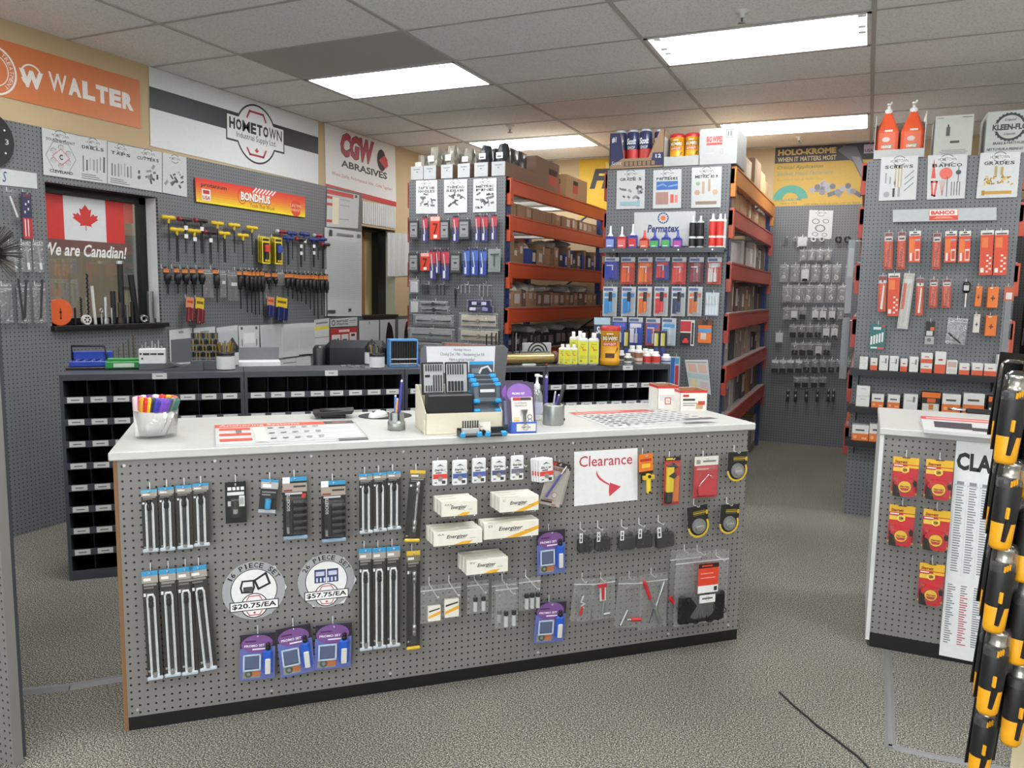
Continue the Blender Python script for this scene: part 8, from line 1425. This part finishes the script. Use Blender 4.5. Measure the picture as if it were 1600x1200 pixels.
# boxes on top of the orange stock panel
def top3(bx): c, w, h = G3.bb(*bx); return Vector((c.x, G3.o.y, TOPZ)), w, c.z+h/2-TOPZ
o, w, h = top3((1367, 172, 1446, 244)); t = thing('open_carton', 'white low fronted carton with two orange jugs', 'carton', o, 0); MB().box(-w/2, w/2, 0, .004, 0, h*.2, WC).box(-w/2, -w/2+.004, .004, .3, 0, h*.9, WC).box(w/2-.004, w/2, .004, .3, 0, h*.95, WC).box(-w/2, w/2, .296, .3, 0, h*.92, M('#8a7a6c')).box(-w/2, w/2, 0, .3, 0, .004, WC).build('carton_body', t)
OJ = M('#d8552c', .35)
for k in range(2):
    g = thing('soap_jug', 'orange hand cleaner jug with white pump, %s' % ('at the panel corner', 'next to the white carton')[k], 'jug', o+Vector((-w*.25+w*.5*k, .1, .006)), 0, 'orange hand cleaner jugs'); R_ = w*.225; H_ = h*1.0
    m = MB(); vs = []
    for s_, z in ((1, 0), (1, .58), (.95, .62), (.35, .95), (.3, 1.0)): vs += [(R_*s_*x, R_*.75*s_*y, H_*z) for x, y in ((-1, -.8), (-.8, -1), (.8, -1), (1, -.8), (1, .8), (.8, 1), (-.8, 1), (-1, .8))]
    m.add(vs, [(a*8+q, a*8+(q+1) % 8, (a+1)*8+(q+1) % 8, (a+1)*8+q) for a in range(4) for q in range(8)]+[tuple(range(8))[::-1], tuple(range(32, 40))], OJ); m.build('jug_body', g); m = MB(); Y = -R_*.75-.001
    m.rect(-R_*.72, H_*.2, R_*.72, H_*.56, Y, M('#d9694a')); m.rect(-R_*.25, H_*.58, R_*.45, H_*.62, Y, M('#d8d2cc')); m.disc(-R_*.1, H_*.42, R_*.35, Y-.0004, M('#c9c0bc'), 12, 1, .7); m.rect(-R_*.3, H_*.22, R_*.5, H_*.32, Y-.0004, M('#8a8a78')); m.text('ORANGE', -R_*.5, H_*.24, R_*.4, H_*.3, Y-.0008, M('#f0e4dc'), .1, .03); m.build('label_print', g)
    MB().lathe([(R_*.34, H_*.98), (R_*.36, H_*1.06), (R_*.16, H_*1.08), (R_*.14, H_*1.16), (.001, H_*1.17)], WP, 14).cyl((0, 0, H_*1.14), (-R_*.1, -R_*.3, H_*1.17), .008, WP, n=8).cyl((0, 0, H_*1.15), (R_*.25, 0, H_*1.22), .007, WP, n=8).build('pump', g)
o, w, h = top3((1460, 180, 1520, 241)); t = thing('shipping_carton', 'plain white carton with a can drawing between jugs and lettered carton', 'carton', o, 0); MB().box(-w/2, w/2, 0, .3, 0, h, M('#b0b3ac', .5), .003).build('carton_body', t); prints(MB(), w, h, [(.3, .5, .4, .72, '#4a4e4c'), (.33, .72, .37, .78, '#2a2c2c'), (.05, .93, .2, .95, '#77797a'), (.7, .93, .95, .95, '#55585a'), (.2, .14, .85, .16, '#8a8c88'), (.15, .1, .9, .12, '#8a8c88'), (.2, .06, .85, .08, '#8a8c88'), (.42, .32, .66, .38, '#4a4a44')], 0).build('label_print', t).location.z = h/2
o, w, h = top3((1540, 172, 1632, 238)); t = thing('shipping_carton', 'large white carton with a round lettered emblem', 'carton', o, 0); MB().box(-w/2, w/2, 0, .32, 0, h, M('#abb0ac', .5), .003).build('carton_body', t); m = MB(); cx = -w*.09; bk = M('#33373a'); Y = -.001
m.ring(cx, h*.62, h*.27, h*.32, Y, bk, 40); [m.disc(cx+h*.32*math.cos(k*PI/12), h*.62+h*.32*math.sin(k*PI/12), h*.022, Y, bk, 6) for k in range(24)]; m.rect(cx-h*.36, h*.53, cx+h*.36, h*.71, Y*1.4, M('#abb0ac')); m.text('KLEEN-FLO', cx-h*.36, h*.55, cx+h*.36, h*.69, Y*1.8, bk, 0, .05); m.text('Liquid', cx-h*.12, h*.75, cx+h*.12, h*.82, Y*1.8, bk, .3); m.text('Liquide', cx-h*.12, h*.42, cx+h*.12, h*.49, Y*1.8, bk, .3)
m.text('BRAKE & PARTS KLEEN', -w*.36, h*.22, w*.22, h*.28, Y, bk, 0, .02); m.text('NETTOYEUR A FREINS ET PIECES', -w*.46, h*.08, w*.34, h*.14, Y, bk, 0, .02); m.build('printed_lettering', t)
# side of the third rack and the dark rack beyond
G3L = Panel((-.062, 5.867, 0), D(-90))
t = thing('gauge_strip', 'grey steel strip hanging on the side of the orange stock rack', 'strip', Vector((-.10, 6.05, 1.67)), D(0)); MB().box(-.045, .0, 0, .01, -.26, .26, M('#8f9294', .4), .002).rect(-.04, .0, -.004, .2, -.0006, M('#a9acae')).build('strip_plate', t); MB().cyl((.0, .005, .25), (.045, .005, .25), .004, CHROME, n=6).build('pin', t)
t = thing('gauge_strip', 'clear and grey strip under the steel strip at the rack side', 'strip', Vector((-.10, 6.05, 1.16)), 0); MB().box(-.05, .0, 0, .008, -.22, .22, M('#7d8083', .4), .002).build('strip_plate', t); MB().box(-.05, -.02, -.004, 0, -.12, .2, CLEAR).build('sleeve', t); MB().cyl((.0, .004, .2), (.045, .004, .2), .004, CHROME, n=6).build('pin', t)
for k, z in enumerate((.88, .74, .62)): carton(Vector((-.075, 6.0+.02*k, BEAMZ[5]+.02 if z == .62 else 1.018)), .12, .1, .1, 'small orange box at the side of the orange stock rack, %s' % ORD[k], '#c9703a', '#d6cfc4', side='y') if k == 2 else None
t = thing('dark_cabinet', 'tall black storage cabinet beyond the orange stock panel', 'cabinet', Vector((1.02, 6.1, 0)), 0); MB().box(0, .9, .02, .5, 0, 2.3, M('#1a1b1d', .5), .004).build('cabinet_body', t)
for k in range(2): MB().box(.01+.445*k, .445+.445*k, 0, .018, .06, 2.26, M('#202225', .45), .003).build('door', t); MB().cyl((.43+.04*k, -.012, 1.05), (.43+.04*k, -.012, 1.2), .006, K3, n=8).build('handle', t)

# display counter: tape measures, chart, book
def tape(bx, label):
    t, w, h = hang(RC, bx, 'tape_measure_pack', label, 'tape measure', .025, 0, 'carded tape measures'); MB().box(-w/2, w/2, -.0012, 0, -h/2, h/2, CLEAR).build('blister', t)
    MB().box(-w*.44, w*.44, -.0028, -.0012, -h*.44, h*.45, M('#b92f35', .45)).build('card', t); m = prints(MB(), w, h, [(.06, .78, .94, .95, '#e3b52e'), (.55, .70, .94, .76, '#e3b52e'), (.08, .6, .62, .7, '#e0c04a'), (.06, .06, .2, .11, '#e3b52e'), (.8, .06, .94, .11, '#e3b52e'), (.1, .73, .4, .76, '#e8d8d4')], -.0028)
    m.text('Starrett', -w*.38, h*.3, w*.05, h*.37, -.0045, M('#8a2a22'), .2, .03); m.ring(-w*.02, h*.15, w*.1, w*.13, -.0048, M('#f0dc6a'), 18); m.rect(-w*.14, h*.43, w*.14, h*.45, -.0048, M('#2a2420')); m.text('25ft', -w*.09, h*.12, w*.06, h*.18, -.005, M('#2a2420'), 0, .04); m.build('printed_lettering', t)
    m = MB(); b_ = [(-w*.36, -h*.44), (w*.26, -h*.46), (w*.36, -h*.4), (w*.34, -h*.12), (w*.22, -h*.03), (-w*.2, -h*.01), (-w*.36, -h*.14)]; m.prism(b_, -.034, -.003, M('#c42c34', .35)); m.build('case_body', t)
    MB().prism([(-w*.39, -h*.46), (-w*.12, -h*.47), (-w*.24, -h*.22), (-w*.39, -h*.16)], -.0355, -.003, M('#26221f', .5)).prism([(w*.24, -h*.08), (w*.4, -h*.1), (w*.4, -h*.2), (w*.3, -h*.2)], -.0355, -.003, M('#26221f', .5)).build('grip', t)
    m = MB().cyl((0, -.034, -h*.22), (0, -.0365, -h*.22), w*.22, M('#e8b82e', .4), n=28); m.build('dial_disc', t); m = MB(); m.text('Starrett', -w*.16, -h*.235, w*.16, -h*.19, -.0369, M('#7a2a1c'), .2, .04); m.poly([(-w*.17, -h*.25), (w*.17, -h*.25), (w*.1, -h*.31), (-w*.1, -h*.31)], -.0369, M('#b92f35')); m.ring(0, -h*.22, w*.22, w*.235, -.0367, M('#5a1f1c'), 28); m.build('dial_lettering', t)
    dome(w, h, .08, .03, .92, .5, .04, None, -.003).build('blister', t)
for bx, l in (((1391, 711, 1437, 776), 'red tape measure pack in the upper row next to the counter edge'), ((1442, 715, 1491, 781), 'red tape measure pack in the upper row next to the white chart'), ((1385, 786, 1431, 853), 'red tape measure pack in the middle row next to the counter edge'), ((1438, 793, 1486, 860), 'red tape measure pack in the middle row next to the white chart'), ((1432, 877, 1477, 945), 'red tape measure pack alone in the bottom row')): tape(bx, l)
def f_chart(m, w, h):
    m.text('CLAR', -w*.47, h*.36, -w*.47+w*.86, h*.44, -.0004, M('#202226'), 0, .045); r = random.Random(9)
    for c in range(4):
        m.rect(-w*.47+w*.23*c, -h*.12, -w*.465+w*.23*c, h*.31, -.0003, M('#b9bec2')); m.rect(-w*.47+w*.23*c, h*.29, -w*.27+w*.23*c, h*.295, -.0003, M('#b9bec2')); m.rect(-w*.43+w*.23*c, h*.295, -w*.3+w*.23*c, h*.31, -.0004, M('#8a8d92'))
        for k in range(34): m.rect(-w*.43+w*.23*c, h*(.28-.0115*k), -w*(.33-.05*r.random())+w*.23*c, h*(.285-.0115*k), -.0004, M('#7d8188'))
        for k in range(26): m.rect(-w*.45+w*.23*c, h*(-.165-.0108*k), -w*(.38-.08*r.random())+w*.23*c, h*(-.160-.0108*k), -.0004, M('#b5585a' if c == 1 and k > 3 else '#7d8188'))
decal(RC, [(1467, 1023), (1560, 1042), (1580, 695), (1495, 684)], 'wall_chart', 'tall white size chart on the display counter reading CLAR', 'chart', f_chart, off=.006, col='#dfe2e4')
zc = .975
flatcard('catalogue_book', 'flat white and red box lying on the display counter', 'box', [(1443, 676), (1600, 690), (1600, 664), (1438, 653)], zc, [(0, .72, 1, .94, '#c93a40'), (.05, .77, .9, .88, '#e0a8a4'), (.12, .2, .5, .6, '#3a3640'), (.5, .15, .75, .35, '#3a3640')], .014)
b = onz(1545, 650, zc)+Vector((0, .06, 0)); t = thing('steel_square', 'black and steel tool lying at the back of the display counter', 'tool', b, D(-4)); MB().box(-.09, .25, -.02, .03, .0, .02, BLK, .004).build('handle', t); MB().tube([(-.09, .0, .012), (-.14, -.005, .012), (-.16, .01, .012), (-.14, .03, .012), (-.09, .025, .012)], .006, CHROME, 8).build('loop', t)

# black and yellow grips hanging close by on a display stand
YG = M('#e8a416', .4); GK = M('#151517', .5)
def deep(px, py, d): r_ = ray(px, py); return EYE+r_*(d/r_.dot(FW))
GP = Panel(deep(1569, 724, 1.32), D(40)); so = GP.at(.15, 0, -.02)
t = thing('display_stand', 'cream display stand edge behind the hanging yellow grips', 'display stand', (so.x, so.y, 0), D(75)); MB().box(.0, .26, .0, .03, 0, 1.75, M('#cbbf9a', .6)).build('stand_panel', t); MB().box(-.01, .28, .0, .2, 0, .06, GK).build('base', t)
def grip(e, label, rz=0.):
    """e: where the yellow end points; the clear pack above it carries the steel neck"""
    t = thing('grip_tool', label, 'packaged tool', e, D(40+rz), 'black and yellow grip tools', 0, D(5))
    MB().lathe([(.002, .001), (.014, 0), (.0178, .006), (.0185, .02), (.0195, .047), (.019, .052)], YG, 20, sy=.9).build('yellow_end', t)
    g = MB().lathe([(.0188, .044), (.0202, .05), (.0212, .09), (.0208, .118), (.018, .124), (.002, .125)], GK, 20, sy=.9).build('grip_body', t)
    MB().prism([(-.013, .016), (-.009, .016), (-.001, .052), (-.013, .052)], -.0172, -.006, GK).build('grip_inlay', t); MB().box(-.015, -.011, -.0195, -.013, .056, .076, YG, .001).build('size_badge', g)
    MB().lathe([(.011, .122), (.0135, .124), (.0135, .128), (.0122, .130), (.0122, .143), (.0135, .145), (.0135, .150), (.002, .151)], METAL('#b3b2a8', .3), 16).build('steel_collar', t)
    MB().box(-.012, .06, .019, .021, .02, .17, GK).build('card', t)
    MB().lathe([(.0225, .108), (.024, .115), (.023, .148), (.016, .158), (.002, .159)], CLEAR, 14, sy=.8, cap=False).build('blister', t)
    for k in range(3): MB().box(-.019+.005*k, -.0165+.005*k, -.0205, -.018, .112+.002*k, .122+.002*k, YG).build('stripe_mark', g)
PT = ['topmost in front', 'second in front', 'third in front', 'bottom in front']
for k, (x, y) in enumerate([(1569, 724), (1561, 857), (1551, 986), (1541, 1114), (1532, 1240)]):
    e = GP.hit(x, y, .0)
    if k < 4: grip(e, 'black and yellow grip tool, %s of the hanging column' % PT[k])
    grip(GP.hit(x-6, y-24, -.055), 'black and yellow grip tool peeking out behind, %s row' % ORD[k])
    grip(GP.hit(x+46, y-78, .008), 'black grip tool mostly cut by the view edge, %s row' % ORD[k], 15)
grip(GP.hit(1620, 560, .008), 'black grip tool mostly cut by the view edge, above the others', 15)

# prints belong to the face that carries them
BODY = ('card', 'carton', 'carton_body', 'plate', 'sheet', 'case', 'box_body', 'bottle_body', 'body', 'block', 'casing', 'inner_card', 'clear_box', 'tub_body', 'roll_body', 'jug_body', 'jar_body', 'tray_body', 'stand_body', 'packet_body', 'glove_bundle', 'dial_disc', 'bit_block', 'head', 'grille_sheet')
PRINT = ('printed_lettering', 'label_print', 'label_band', 'top_print', 'side_label', 'side_lettering', 'dial_lettering', 'shop_label', 'barcode_label', 'window_label', 'stamped_pattern')
for nm, parts in PARTS.items():
    host = {}
    for o in parts:
        b_ = o.name.split('.')[0]
        if b_ in BODY: host[b_] = o
    for o in parts:
        b_ = o.name.split('.')[0]
        if b_ in PRINT and host:
            h_ = host.get('dial_disc') if b_ == 'dial_lettering' and 'dial_disc' in host else host.get('inner_card') if 'inner_card' in host and b_ == 'printed_lettering' else next(iter(host.values()))
            if h_ is not o and h_.matrix_local == Matrix.Identity(4): o.parent = h_
